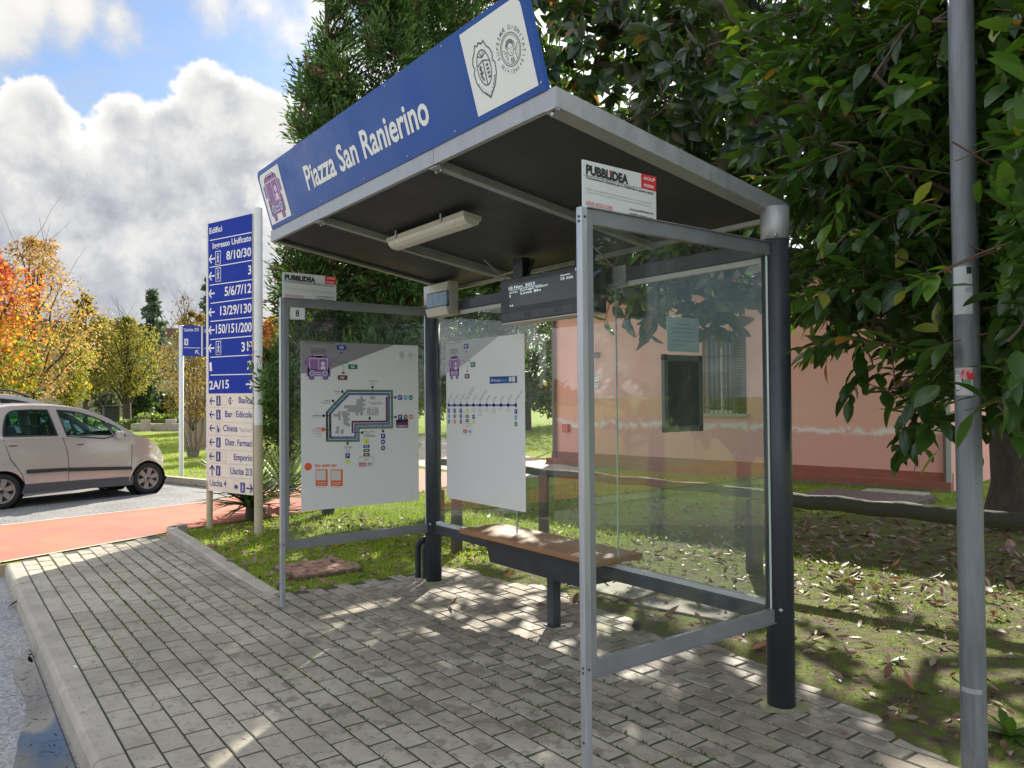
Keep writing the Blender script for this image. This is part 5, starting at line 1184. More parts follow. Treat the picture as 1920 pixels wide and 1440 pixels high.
a = Art(bp_(1.14, 1.72, .014), bU, (0, 0, 1), .22, .34, n=bN); a.up(0); a.ring((.11, .24), .07, .022, RED, True); a.disc((.11, .24), .03, NAVY, True); a.line([(.03, .1), (.19, .1)], .02, DGR, True); a.line([(.03, .05), (.17, .05)], .015, DGR, True); a.done('print', s_)
O = bp_(.42, .82, .03); s_ = tag(empty('hydrant_box', O), 'small red box fixed low on the pink wall by the corner pipe', 'box')
b = MB(); b.prism([bp_(.34, .72, .003), bp_(.52, .72, .003), bp_(.52, .90, .003), bp_(.34, .90, .003)], bN*.07); b.build('case', mat('box_red', (.55, .07, .04), .45), s_, .006)
b = MB(); b.prism([bp_(.37, .75, .0735), bp_(.49, .75, .0735), bp_(.49, .87, .0735), bp_(.37, .87, .0735)], bN*.004); b.build('door', mat('box_red_door', (.62, .14, .10), .4), s_)

# log rail fence behind the shelter
fe = tag(empty('log_fence', (-3, 2.3, 0)), 'low rustic fence of dark mossy logs crossing the leaf litter', 'fence')
LOG = mat('mossy_log', (.060, .052, .038), .9, col2=(.040, .048, .018), vscale=7, bump=.8, bscale=22, streak=(.6, 3, 3)); LOGP = mat('log_post', (.085, .07, .05), .9, var=.3, vscale=9, bump=.6, bscale=30)
def rail(p, q, r):
    b = MB(); n = 14; p, q = Vector(p), Vector(q)
    b.tube([p+(q-p)*(i/n)+Vector((0, .012*math.sin(i*1.9), .010*math.sin(i*2.7))) for i in range(n+1)], [r*(1+.07*math.sin(i*3.1)) for i in range(n+1)], 10); b.build('rail', LOG, fe)
def fpost(x, y, h, r):
    b = MB(); b.tube([(x, y, -.1), (x+.004, y, h*.5), (x, y+.005, h)], [r*1.04, r, r*.95], 12); b.build('post', LOGP, fe)
rail((-6.2, 1.78, .70), (-1.75, 2.45, .655), .042); rail((-1.9, 2.42, .63), (1.5, 3.0, .59), .062)
for q in ((-4.27, 2.0, .66, .058), (-1.88, 2.40, .60, .07), (-6.15, 1.74, .66, .055), (1.1, 2.9, .56, .06)): fpost(*q)
fe2 = fe; fe = tag(empty('timber_stakes', (-5.7, .85, 0)), 'short round timber stakes standing in the grass behind the far shelter post', 'fence')
fpost(-4.18, .82, .52, .058); fpost(-5.35, 1.35, .45, .05)
fe = tag(empty('timber_edging', (-9.5, 5.0, 0)), 'brown timber boards edging the pink forecourt near the building corner', 'fence')
for z0, z1, o in ((.16, .30, 0), (.02, .13, .02)):
    b = MB(); p, q = Vector((-7.9, 4.2+o, 0)), Vector((-12.6, 8.15+o, 0)); d = (q-p).normalized(); n_ = Vector((-d.y, d.x, 0))
    b.prism([p+Vector((0, 0, z0)), q+Vector((0, 0, z0)), q+Vector((0, 0, z1)), p+Vector((0, 0, z1))], n_*.05); b.build('board', mat('edging_brown', (.17, .085, .06), .85, var=.25, vscale=8), fe)
for t in np.linspace(.03, .97, 5):
    p = Vector((-7.9, 4.2, 0)).lerp(Vector((-12.6, 8.15, 0)), t)+Vector((.0, -.06, 0)); MB().box(p.x-.04, p.x+.04, p.y-.04, p.y+.02, -.05, .33).build('stake', mat('edging_stake', (.12, .07, .05), .9), fe)

# things lying on the ground near the shelter
def slab(name, label, cat, c, ax, ay, z0, z1, m, grid=None):
    b = MB(); c = Vector((c[0], c[1], (z0+z1)/2)); ax = Vector((*ax, 0)); ay = Vector((*ay, 0)); b.obox(c, ax, ay, (0, 0, (z1-z0)/2), .006)
    o = b.build(name, m); tag(o, label, cat); return o
def bricks():
    e = tag(empty('brick_cover', (-4.28, -.58, 0)), 'rusty square of bricks set in the grass by the far panel', 'inspection cover')
    b = MB(); m1 = mat('old_brick', (.27, .145, .10), .9, var=.3, vscale=14, bump=.5, bscale=50)
    for i in range(4):
        for j in range(6):
            x0, y0 = -4.55+i*.135, -.87+j*.098; z = .026+random.gauss(0, .003); b.box(x0+.004, x0+.131, y0+.004, y0+.094, -.02, z, .006)
    b.build('bricks', m1, e); MB().box(-4.56, -4.0, -.88, -.27, -.02, .014).build('bed', mat('brick_bed', (.13, .10, .07), .95), e)
bricks()
slab('stone_slab', 'pale mossy stone slab half sunk in soil behind the bench', 'slab', (-2.10, .93), (.30, .05), (-.03, .17), -.03, .022, mat('slab_stone', (.27, .25, .20), .9, var=.25, vscale=7, bump=.4))
slab('stone_slab', 'long grey slab lying nearest the lower glass rail', 'slab', (-1.38, .93), (.34, .08), (-.04, .14), -.03, .026, mat('slab_stone2', (.22, .20, .165), .9, var=.25, vscale=7, bump=.4))
mh = tag(empty('manhole_cover', (-3.6, 7.6, 0)), 'flat brown slab cover with a pale stone on it before the pink wall', 'inspection cover')
b = MB(); b.obox((-3.55, 7.3, .03), (.75, .12, 0), (-.1, .6, 0), (0, 0, .045), .01); b.build('cover', mat('cover_brown', (.13, .095, .075), .9, var=.25), mh)
b = MB(); b.obox((-3.45, 7.95, .05), (.42, .07, 0), (-.03, .18, 0), (0, 0, .04), .01); b.build('stone', mat('cover_stone', (.34, .30, .24), .9, var=.2), mh)

# park in the distance ---------------------------------------------------------
def distant_building():
    d = 92; c = at(118, 700, d); toc = (CPOS-c); toc.z = 0; toc.normalize(); u = Vector((-toc.y, toc.x, 0)); g = c.copy(); g.z = 0
    e = tag(empty('yellow_building', g), 'distant ochre building with a brown pitched roof between the autumn trees', 'building')
    P = lambda x, z, o=0.0: g+u*x+Vector((0, 0, z))+toc*o
    b = MB(); b.prism([P(-14, 0), P(3.2, 0), P(3.2, 8.9), P(-14, 10.4)], -toc*10); b.prism([P(3.2, 0, -2), P(17, 0, -2), P(17, 8.6, -2), P(3.2, 8.6, -2)], -toc*8); b.build('wall', mat('ochre_wall', (.40, .31, .17), .9, var=.1, vscale=.4), e)
    b = MB(); b.prism([P(-15, 10.5, .8), P(4.4, 8.7, .8), P(4.4, 9.3, .8), P(-15, 11.2, .8)], -toc*12); b.prism([P(4.5, 8.6, -1.5), P(18, 8.6, -1.5), P(18, 9.6, -1.5), P(4.5, 9.6, -1.5)], -toc*9); b.build('roof', mat('brown_roof', (.16, .085, .06), .9, var=.2, vscale=2), e)
    for x, z in ((-1.3, 5.6), (-6, 5.8), (8, 5.2), (12, 5.2), (-1.3, 2.0), (8, 1.8)):
        o = .0 if x < 3 else -2
        b = MB(); b.prism([P(x-.9, z, o), P(x+.9, z, o), P(x+.9, z+1.5, o), P(x-.9, z+1.5, o)], toc*.08); w = b.build('window', mat('far_frame', (.40, .42, .42), .6), e)
        for k in (-.8, .06): b = MB(); b.prism([P(x+k, z+.12, o+.085), P(x+k+.74, z+.12, o+.085), P(x+k+.74, z+1.38, o+.085), P(x+k, z+1.38, o+.085)], toc*.02); b.build('pane', mat('far_pane', (.16, .24, .32), .15), w)
distant_building()
def person_free(): pass
# tan utility cabinet behind the crape myrtle
c = ground(368, 842); toc = (CPOS-c); toc.z = 0; toc.normalize(); u = Vector((-toc.y, toc.x, 0)); ee = tag(empty('utility_cabinet', c), 'tall tan metal cabinet standing on the lawn behind the bare shrub', 'cabinet')
b = MB(); b.obox(c+Vector((0, 0, .75)), u*.34, toc*.2, (0, 0, .78), .02); b.build('case', mat('cabinet_tan', (.27, .20, .13), .6, var=.15, vscale=2), ee)
b = MB(); b.obox(c+Vector((0, 0, 1.55)), u*.37, toc*.24, (0, 0, .03), .01); b.build('lid', mat('cabinet_lid', (.22, .18, .14), .6), ee)
b = MB(); b.obox(c+Vector((0, 0, .75))+toc*.203, u*.006, toc*.003, (0, 0, .7)); b.build('door_gap', TRIM, ee)
# low planters, hedge balls, litter bin, lamps
def ball(c, r, n, lab, name='clipped_bush', group='clipped round bushes in the park', base=(.06, .10, .03), sq=.75):
    th = rng.uniform(0, 2*np.pi, n); ph = np.arccos(rng.uniform(-.2, 1, n)); rr = r*rng.uniform(.85, 1.04, n)
    Dv = np.c_[np.sin(ph)*np.cos(th), np.sin(ph)*np.sin(th), np.cos(ph)]; Cn = np.array(c)+Dv*rr[:, None]*np.array([1, 1, sq])+np.array([0, 0, r*.15])
    V, F, Cc = leaves(Cn, nrm(Dv+rng.normal(0, .7, (n, 3))), rng.normal(0, 1, (n, 3)), np.full(n, r*.28), np.full(n, r*.09), np.array(base)*rng.uniform(.5, 1.8, (n, 1)), DIAMOND)
    e = tag(empty(name, (c[0], c[1], 0)), lab, 'bush', group); fast_mesh('foliage', V, F, Cc, leafmat('bushleaf', .25), e); MB().tube([(c[0], c[1], -.02), (c[0], c[1], r*.6)], r*.12, 6).build('stem', TRIM, e)
for i, (u_, v_, r, lb) in enumerate(((236, 766, .55, 'small clipped bush left of the yellow tree trunk'), (258, 770, .55, 'round clipped bush just left of the park wall'), (283, 764, .95, 'widest pale clipped bush above the white wall block'), (312, 765, .8, 'round clipped bush over the middle of the park wall'), (335, 763, .9, 'clipped bush beside the white sign pole'), (170, 763, .55, 'small clipped bush under the grey olive tree'))):
    g = ground(u_, 773 if v_ > 700 else v_); g = at(u_, 772, 46); g.z = 0; ball((g.x, g.y, .0), r*.9, 320, lb, base=(.13, .17, .05))
wl = tag(empty('park_wall', at(300, 760, 44)*1.0), 'low pale wall with brick blocks at the edge of the lawn', 'wall')
wl.location.z = 0
b = MB(); p, q = at(256, 770, 44), at(352, 770, 42); p.z = q.z = 0; b.prism([p, q, q+Vector((0, 0, .34)), p+Vector((0, 0, .34))], (q-p).normalized().cross(Vector((0, 0, 1)))*.4); b.build('coping', mat('park_wall_pale', (.38, .35, .30), .9, var=.2), wl)
for u_ in (273, 320): c = at(u_, 770, 42.6); MB().box(c.x-.2, c.x+.2, c.y-.2, c.y+.2, -.05, .55).build('block', mat('park_block', (.42, .36, .30), .9, var=.2), wl)
def bin_():
    g = at(208, 770, 50); g.z = 0; e = tag(empty('litter_bin', g), 'dark square litter bin on the lawn beneath the olive tree', 'bin')
    MB().box(g.x-.4, g.x+.4, g.y-.4, g.y+.4, .25, 1.15, .04).build('body', mat('bin_dark', (.03, .033, .04), .6), e); MB().box(g.x-.45, g.x+.45, g.y-.45, g.y+.45, 1.16, 1.24, .03).build('lid', mat('bin_dark', (0, 0, 0)), e); b = MB(); b.box(g.x-.05, g.x+.05, g.y-.05, g.y+.05, -.05, .26); b.build('post', TRIM, e)
bin_()
def lamp(u_, v_, d, lab):
    c = at(u_, v_, d); g = Vector((c.x, c.y, 0)); e = tag(empty('park_lamp', g), lab, 'street lamp')
    MB().tube([g, Vector((c.x, c.y, c.z))], [.05, .035], 8).build('post', mat('lamp_post_grey', (.22, .23, .22), .5), e)
    MB().lathe([(.05, -.05), (.36, -.02), (.34, .12), (.22, .27), (0, .32)], c, 16).build('shade', mat('lamp_shade_pale', (.42, .44, .42), .4), e)
    MB().lathe([(0, -.12), (.14, -.08), (.16, -.03)], c, 12).build('globe', mat('lamp_globe', (.6, .6, .55), .2), e)
lamp(1057, 672, 24, 'dome topped park lamp seen through the back glass')
lamp(152, 646, 75, 'thin park lamp far off among the yellow trees')
for i, (u_, d) in enumerate(((122, 60), (131, 60), (139, 58))):
    g = at(u_, 760, d); g.z = 0; e = tag(empty('tree_stake', g), ('leftmost', 'middle', 'rightmost')[i]+' of three thin stakes on the far lawn', 'stake', 'thin stakes on the far lawn'); MB().tube([g, g+Vector((0, 0, 2.0))], .06, 6).build('stake_pole', LOGP, e)
# ------------------------------------------------------------------ vegetation
rng = np.random.default_rng(11)
def unit(n): return nrm(rng.normal(0, 1, (n, 3)))
def inlobes(lobes, n, shell=.55):
    """points in a union of ellipsoids, crowded towards their skins; returns points and outward directions"""
    vol = np.array([l[3]*l[4]*l[5] for l in lobes])**.75; k = rng.choice(len(lobes), n, p=vol/vol.sum()); Lb = np.array(lobes)
    d = unit(n); r = shell+(1-shell)*rng.uniform(0, 1, n)**.6; r *= rng.uniform(.85, 1.08, n)
    return Lb[k, :3]+d*Lb[k, 3:6]*r[:, None], nrm(d/Lb[k, 3:6])
BARK = mat('bark', (.075, .06, .045), .95, var=.35, vscale=12, bump=.9, bscale=24, streak=(1, 1, .35)); BARKL = mat('bark_light', (.20, .16, .115), .9, var=.3, vscale=9, bump=.5)
TWIG = mat('twig', (.075, .045, .03), .8)
def limb(mb, p, q, r0, r1, wob=.12, n=6, m=7):
    p, q = Vector(p), Vector(q); L = (q-p).length; pts = []
    for i in range(n+1):
        t = i/n; w = math.sin(math.pi*t)*wob*L
        pts.append(p.lerp(q, t)+Vector((random.uniform(-.5, .5)*w, random.uniform(-.5, .5)*w, .3*w)))
    mb.tube(pts, [r0+(r1-r0)*i/n for i in range(n+1)], m); return pts

# --- magnolia: big dark crown over the shelter, leaves in drooping whorls
BEAMS = []                        # gaps in the crowns where the sun comes through: ground spots that are lit
for u, v, r in ((833, 1147, .07), (823, 1158, .06), (890, 1133, .07), (793, 1187, .07), (967, 1190, .13), (993, 1177, .12), (1015, 1195, .10), (1047, 1213, .10), (910, 1190, .06), (663, 1140, .10), (687, 1137, .10), (630, 1153, .10), (633, 1170, .09), (667, 1217, .07),
                (897, 1350, .06), (943, 1373, .08), (993, 1407, .09), (1020, 1417, .09), (867, 1103, .08), (833, 1113, .08), (957, 1113, .10), (1000, 1127, .10), (1174, 1259, .09), (1211, 1263, .09), (1198, 1307, .04), (1178, 1355, .045), (1178, 1388, .06), (1159, 1292, .035), (1262, 1286, .04), (1248, 1233, .06), (1124, 1220, .09),
                (1530, 1268, .10), (1560, 1285, .10), (1600, 1308, .09), (1630, 1325, .07), (1770, 1435, .08), (1520, 1050, .14), (1560, 1052, .14), (1610, 1056, .14), (1650, 1050, .10), (1560, 1165, .12), (1600, 1180, .10), (1650, 1240, .12), (1700, 1180, .10), (1730, 1270, .10), (1860, 1085, .16), (1885, 1150, .14), (1870, 1240, .12), (1890, 1290, .12), (1690, 1110, .08),
                (1250, 1045, .12), (1200, 1010, .16), (1290, 1020, .16), (1370, 1040, .14), (1240, 975, .2), (1330, 985, .2), (1150, 960, .25), (1040, 965, .25), (1110, 985, .2), (1000, 1010, .12), (930, 1050, .10), (880, 1040, .12), (1010, 1090, .12), (950, 1100, .10), (1080, 1120, .08),
                (720, 975, .35), (640, 985, .35), (590, 1000, .16), (780, 960, .35), (560, 1040, .12), (620, 1065, .12), (700, 1040, .12), (480, 1030, .16), (430, 1010, .25), (540, 990, .14), (760, 1000, .2)): BEAMS.append((ground(u, v), r))
for u, v, r in ((985, 1003, .06), (1000, 998, .05), (1048, 1013, .05), (1075, 1042, .06), (940, 988, .04), (1012, 1022, .05), (1120, 1038, .04)): BEAMS.append((ground(u, v, .54), r))
SD = np.array(sdir)
def dark(C):
    """leaves that do not stand in one of the gaps"""
    ok = np.ones(len(C), bool)
    for P, r in BEAMS:
        q = C-np.array(P); t = q@SD; ok &= ((q-t[:, None]*SD)**2).sum(1) > (r*(1.0 if P.y > .45 and P.x > -3 else .62)+.02)**2
    return ok
def magnolia():
    random.seed(3)
    tp = Vector((-1.28, 6.55, 0)); e = tag(empty('magnolia_tree', tp), 'huge dark glossy leaved magnolia rising behind the shelter roof', 'tree')
    lobes = [(-2.6, 5.6, 5.2, 4.6, 3.0, 3.1), (-5.4, 4.6, 4.0, 2.2, 1.7, 1.5), (-1.6, 3.6, 4.4, 2.8, 1.6, 1.7), (-3.6, 3.3, 3.9, 1.8, 1.2, 1.1), (-2.75, 2.6, 2.65, 1.05, .8, .72), (-1.6, 2.2, 2.75, 1.0, .8, .75), (.6, 4.6, 3.6, 2.0, 1.8, 2.2), (-.2, 3.0, 2.6, 1.2, 1.0, 1.0), (-3.9, 3.0, 2.9, .9, .8, .6), (.9, 3.4, 4.6, 1.6, 1.4, 1.6), (-6.6, 6.0, 4.8, 1.8, 1.6, 1.5)]
    for u_, v_, d_, s_ in ((1060, 40, 8.6, .8), (1120, 120, 8.4, .8), (1020, 120, 9.2, .6), (1180, 60, 7.8, .8), (1260, 40, 7.2, .8), (1330, 130, 6.6, .75), (1250, 200, 7.2, .6), (1400, 60, 6.2, .7), (1420, 230, 6.0, .6), (1100, -60, 8.2, .9), (1240, -80, 7.4, .9)):
        c = at(u_, v_, d_); lobes.append((c.x, c.y, c.z, s_, s_*.9, s_*.8))
    n = 2700; T, O = inlobes(lobes, n, .35)
    ok = (T[:, 2] > 1.62) & (T[:, 1] > .35+.0*T[:, 0]) & ~((T[:, 2] < 2.75) & (T[:, 1] < 1.3)) & ~((T[:,0] < -5.2) & (T[:,1] < 2.6))
    ok &= (T[:, 1] < 4.9) | (rng.uniform(0, 1, n) < .28)
    T, O = T[ok], O[ok]; n = len(T)
    ax = nrm(O*.7+unit(n)*.5+np.array([0, 0, -.05])); nl = 9
    idx = np.repeat(np.arange(n), nl); m = len(idx); ph = np.tile(np.arange(nl)*2.4, n)+np.repeat(rng.uniform(0, 6, n), nl)
    a = ax[idx]; ref = np.where(np.abs(a[:, 2:3]) < .9, np.array([[0, 0, 1.]]), np.array([[1., 0, 0]])); s = nrm(np.cross(a, ref)); t = np.cross(a, s)
    th = np.radians(rng.uniform(38, 95, m)); rad = s*np.cos(ph)[:, None]+t*np.sin(ph)[:, None]
    A = nrm(a*np.cos(th)[:, None]+rad*np.sin(th)[:, None]+np.array([0, 0, -.42])); Nn = nrm(a*np.sin(th)[:, None]-rad*np.cos(th)[:, None]+np.array([0, 0, .5])+rng.normal(0, .25, (m, 3)))
    L = rng.uniform(.15, .26, m); Wd = L*rng.uniform(.165, .225, m)
    base = np.array([.026, .050, .020]); col = base*rng.uniform(.65, 1.6, (m, 1)); fresh = np.repeat(rng.uniform(0, 1, n) < .14, nl); col[fresh] = np.array([.075, .125, .022])*rng.uniform(.8, 1.4, (fresh.sum(), 1))
    dead = rng.uniform(0, 1, m) < .025; col[dead] = np.array([.16, .085, .03])
    C = T[idx]+a*(rng.uniform(-.09, .02, m))[:, None]
    ok = dark(C+A*L[:, None]*.5); C, A, Nn, L, Wd, col = C[ok], A[ok], Nn[ok], L[ok], Wd[ok], col[ok]; m = len(C)
    V, F, Cc = leaves(C, A, Nn, L, Wd, col, LAUREL, rng.uniform(.0, .28, m), .28)
    fast_mesh('crown', V, F, Cc, leafmat('magnolia_leaf', .27, (2.6, 3.0, .8), .27, (.055, .058, .026)), e)
    b = MB(); pts = [tp+Vector((0, 0, -.1)), tp+Vector((.03, -.02, .5)), tp+Vector((.0, -.1, 1.3)), tp+Vector((-.1, -.2, 2.4)), tp+Vector((-.25, -.35, 4.2)), tp+Vector((-.4, -.5, 6.6))]
    b.tube(pts, [.46, .34, .30, .25, .17, .05], 16); tr = b.build('trunk', BARK, e)
    b = MB(); P = []
    for l in lobes+[(-4.4, 5.8, 5.4, 1, 1, 1), (.2, 6.0, 5.4, 1, 1, 1)]:
        h = min(3.6, max(.8, l[2]-1.6)); s0 = tp+Vector((-.1*h/2, -.1*h, h+.3)); P += limb(b, s0, l[:3], .085, .03, .16, 8)
    b.build('limb', BARK, e)
    b = MB(); PP = np.array([tuple(p) for p in P])
    for i in rng.choice(n, 620, replace=False):
        d = np.linalg.norm(PP-T[i], axis=1); j = int(d.argmin())
        if d[j] < 2.2: limb(b, PP[j], T[i], .014, .006, .12, 4, 4)
    b.build('branches', TWIG, e)
magnolia()

# --- two tufted conifers left of and behind the shelter
def conifer(tp, lobes, n, label, seed, group='tufted conifers behind the shelter'):
    random.seed(seed); tp = Vector(tp); e = tag(empty('conifer_tree', tp), label, 'tree', group)
    T, O = inlobes(lobes, n, .25); nl = 20; idx = np.repeat(np.arange(n), nl); m = len(idx)
    ax = nrm(O*.75+unit(n)*.35+np.array([0, 0, .55])); a = ax[idx]
    A = nrm(a+rng.normal(0, .38, (m, 3))); C = T[idx]+a*rng.uniform(-.12, .12, m)[:, None]+rng.normal(0, .04, (m, 3))
    L = rng.uniform(.06, .13, m); Wd = rng.uniform(.009, .017, m)
    tone = rng.uniform(.55, 1.7, n); base = np.array([[.050, .098, .026]])*tone[:, None]; lime = rng.uniform(0, 1, n) < .42; base[lime] = np.array([.095, .165, .045])*tone[lime][:, None]
    brown = rng.uniform(0, 1, n) < .10; base[brown] = np.array([.12, .065, .042])*tone[brown][:, None]
    col = base[idx]*rng.uniform(.75, 1.25, (m, 1)); ok = dark(C); C, A, L, Wd, col = C[ok], A[ok], L[ok], Wd[ok], col[ok]; m = len(C)
    V, F, Cc = leaves(C, A, rng.normal(0, 1, (m, 3)), L, Wd, col, DIAMOND, .05, .3)
    fast_mesh('crown', V, F, Cc, leafmat('conifer_leaf', .22, (1.7, 1.9, .7), .55, spec=.3), e)
    b = MB(); b.tube([tp+Vector((0, 0, -.1)), tp+Vector((.03, 0, 1.5)), tp+Vector((-.02, .03, 4)), tp+Vector((0, 0, 7.8))], [.085, .075, .06, .02], 12); b.build('trunk', BARK, e)
    b = MB()
    for l in lobes: limb(b, tp+Vector((0, 0, max(.5, l[2]-.55))), l[:3], .022, .007, .1, 5, 5)
    b.build('limb', BARK, e)
random.seed(5)
def colobes(u, d, prof, n):
    """lobes filling a silhouette: prof rows of (photo y, left px, right px) at distance d"""
    out = []; ys = [p[0] for p in prof]
    for i in range(n):
        y = ys[0]+(ys[-1]-ys[0])*(i+.5)/n; l = np.interp(y, ys, [p[1] for p in prof]); r = np.interp(y, ys, [p[2] for p in prof]); m_ = (r-l)/CF*d/2
        for s_ in (0, 1, 2):
            k = random.uniform(.34, .5)*m_; t = (-1+k/m_*1.05, random.uniform(-.3, .3), 1-k/m_*1.05)[s_]
            c = at((l+r)/2+(r-l)/2*t, y, d); dd = (c-CPOS); dd.z = 0; dd.normalize(); c += dd*random.uniform(-.75, .75)*m_*(.55 if s_ != 1 else 1)
            out.append((c.x, c.y, c.z, k, k, max(.28, k*.9)))
    return out
LA = colobes(615, 10.45, [(-120, 640, 760), (0, 605, 800), (90, 590, 800), (150, 552, 790), (215, 536, 790), (300, 552, 800), (420, 545, 800), (500, 508, 800), (580, 512, 800), (640, 530, 800), (720, 492, 800), (790, 500, 790), (835, 525, 770)], 26)
for u_, v_, d_, s_ in ((507, 722, 8.9, .14), (520, 770, 9.2, .22), (528, 700, 9.4, .24), (520, 815, 9.6, .22), (540, 745, 9.6, .28), (512, 690, 9.1, .14)):
    c = at(u_, v_, d_); LA.append((c.x, c.y, c.z, s_, s_, s_))
conifer((-7.38, .87, 0), LA, 5000, 'tufted green conifer on a thin trunk between the direction tower and the route map', 5)
LB = colobes(880, 11.6, [(-150, 740, 1000), (0, 730, 1000), (120, 740, 985), (300, 745, 1000), (500, 740, 1020), (640, 745, 1000), (760, 780, 960)], 20)
conifer((-7.40, 3.15, 0), LB, 4800, 'denser dark conifer rising behind the middle of the blue name sign', 6)
# a low spray of the first tree that hangs before the tower post

# --- laurel with long leaves reaching round the pole, near right
def laurel():
    random.seed(8)
    tp = Vector((1.75, 2.1, 0)); e = tag(empty('laurel_tree', tp), 'bright green laurel with long drooping leaves reaching around the steel pole', 'tree')
    lobes = [(.62, 1.15, 2.55, .62, .75, .95), (.85, .75, 3.3, .65, .65, .8), (1.15, .55, 2.2, .45, .5, .7), (1.3, .5, 3.1, .5, .55, .9), (.62, .95, 1.75, .42, .5, .42), (.3, 1.35, 2.2, .40, .5, .6), (.95, 1.3, 4.0, .8, .9, .7), (1.5, 1.3, 2.6, .6, .7, 1.2), (.22, .95, 2.95, .34, .4, .55), (1.15, 1.15, 1.7, .5, .5, .45), (.12, .55, 2.62, .22, .25, .3), (.95, .15, 2.45, .25, .22, .5), (1.18, .02, 1.95, .22, .2, .4), (1.2, .1, 2.9, .25, .25, .5)]
    for u_, v_, d_, s_ in ((1540, 90, 4.3, .32), (1500, 190, 4.4, .26), (1560, 270, 4.1, .34), (1500, 350, 4.25, .16), (1600, 430, 4.0, .36), (1560, 510, 4.4, .24), (1640, 600, 4.2, .30), (1690, 720, 3.9, .28), (1640, 140, 3.8, .35), (1700, 330, 3.7, .34), (1680, 480, 3.6, .30), (1740, 620, 3.6, .26), (1880, 450, 3.3, .30), (1890, 640, 3.3, .28), (1870, 760, 3.6, .28), (1850, 200, 3.3, .3), (1590, 0, 4.2, .4), (1750, 40, 3.7, .4)):
        c = at(u_, v_, d_); lobes.append((c.x, c.y, c.z, s_, s_, s_))
    n = 1500; T, O = inlobes(lobes, n, .40)
    ok = (T[:, 2] > 1.28+.25*np.maximum(0, .5-T[:, 0])) & ~((T[:, 0] < .95) & (T[:, 1] < .12)) & ~((T[:, 0] < .03) & (T[:, 1] < .25))
    T, O = T[ok], O[ok]; n = len(T)
    ax = nrm(O*.6+unit(n)*.55+np.array([-.25, -.25, .12])); Lt = rng.uniform(.22, .50, n)
    cam2 = np.array([CPOS.x, CPOS.y]); pd = np.array([PX, PY])-cam2; pl = np.linalg.norm(pd); pd = pd/pl; infront = []
    parts = []; b = MB(); nl = 13; cs, as_, ns, ls, cl = [], [], [], [], []
    for i in range(n):
        p0 = T[i]; a = ax[i]; s = np.cross(a, [0, 0, 1.]); s /= max(1e-6, np.linalg.norm(s)); u = np.cross(s, a); pts = []
        lime = rng.uniform() < .24; tone = rng.uniform(.75, 1.5)
        for k in range(nl):
            t = k/(nl-1); p = p0+a*Lt[i]*(t-.4)+np.array([0, 0, -.10*Lt[i]*t*t]); pts.append(p)
            ang = k*2.4+i; rad = s*math.cos(ang)+u*math.sin(ang)*.75
            sp = .55+.5*t if t > .85 else .95
            A = a*(.55+.5*t)+rad*sp*(1.0 if t < .95 else .4)+np.array([0, 0, -.34]); cs.append(p); as_.append(A); ns.append(np.array([0, 0, 1.])+rad*.15-a*.15+rng.normal(0, .22, 3)); ls.append(rng.uniform(.075, .165)*(1 if t < .9 else .8))
            c = np.array([.037, .074, .018]) if not lime else np.array([.080, .145, .022])
            if t > .88 and rng.uniform() < .22: c = np.array([.20, .21, .035]) if rng.uniform() < .75 else np.array([.26, .12, .03])
            cl.append(c*tone*rng.uniform(.8, 1.2))
        mp_ = pts[6][:2]-np.array([CPOS.x, CPOS.y]); al_ = mp_@pd; front = al_ < pl+.1 and abs(mp_[0]*pd[1]-mp_[1]*pd[0])/max(al_, .1)*pl < .22; infront.append(front and rng.uniform() > .06)
        if not infront[-1]: b.tube([Vector(p) for p in pts[::3]], [.0042, .0036, .003, .0024, .0018][:len(pts[::3])], 5, cap=False)
    cs, as_, ns, ls, cl = map(np.array, (cs, as_, ns, ls, cl))
    Am = nrm(as_); mid = cs+Am*ls[:, None]*.5; cam2 = np.array([CPOS.x, CPOS.y]); pd = np.array([PX, PY])-cam2; pl = np.linalg.norm(pd); pd = pd/pl
    q = mid[:, :2]-cam2; al = q@pd; lat = np.abs(q[:, 0]*pd[1]-q[:, 1]*pd[0])/np.maximum(al, .1)*pl
    ok = dark(mid) & (mid[:, 2] > 1.17) & ((al > pl+.05) | (lat > .12) | (rng.uniform(0, 1, len(cs)) < .035)); cs, as_, ns, ls, cl = cs[ok], as_[ok], ns[ok], ls[ok], cl[ok]
    V, F, Cc = leaves(cs, as_, ns, ls, ls*rng.uniform(.18, .245, len(ls)), cl, LAUREL, rng.uniform(.02, .35, len(ls)), .30)
    fast_mesh('crown', V, F, Cc, leafmat('laurel_leaf', .30, (2.2, 2.5, .6), .26), e)
    b.build('twigs', mat('laurel_twig', (.13, .065, .04), .7), e)
    b = MB(); P = []
    def clear(q): m_ = np.array(q[:2])-cam2; a_ = m_@pd; return a_ > pl+.15 or abs(m_[0]*pd[1]-m_[1]*pd[0])/max(a_, .1)*pl > .3
    for q in lobes: P += limb(b if clear(q) else MB(), tp+Vector((0, 0, .9)), q[:3], .032, .010, .15, 8, 6)
    PP = np.array([tuple(p) for p in P])
    for i in range(0, n, 2):
        if infront[i] or not clear(T[i]): continue
        d = np.linalg.norm(PP-T[i], axis=1); j = int(d.argmin()); limb(b, PP[j], T[i]-ax[i]*Lt[i]*.4, .007, .004, .1, 4, 4)
    b.build('limb', mat('laurel_limb', (.11, .075, .05), .8, var=.25), e)
    b = MB(); b.tube([tp+Vector((0, 0, -.1)), tp+Vector((.02, 0, .5)), tp+Vector((0, 0, 1.0)), tp+Vector((-.15, -.25, 2.6)), tp+Vector((-.3, -.5, 3.9))], [.09, .07, .06, .045, .015], 10); b.build('trunk', BARK, e)
laurel()

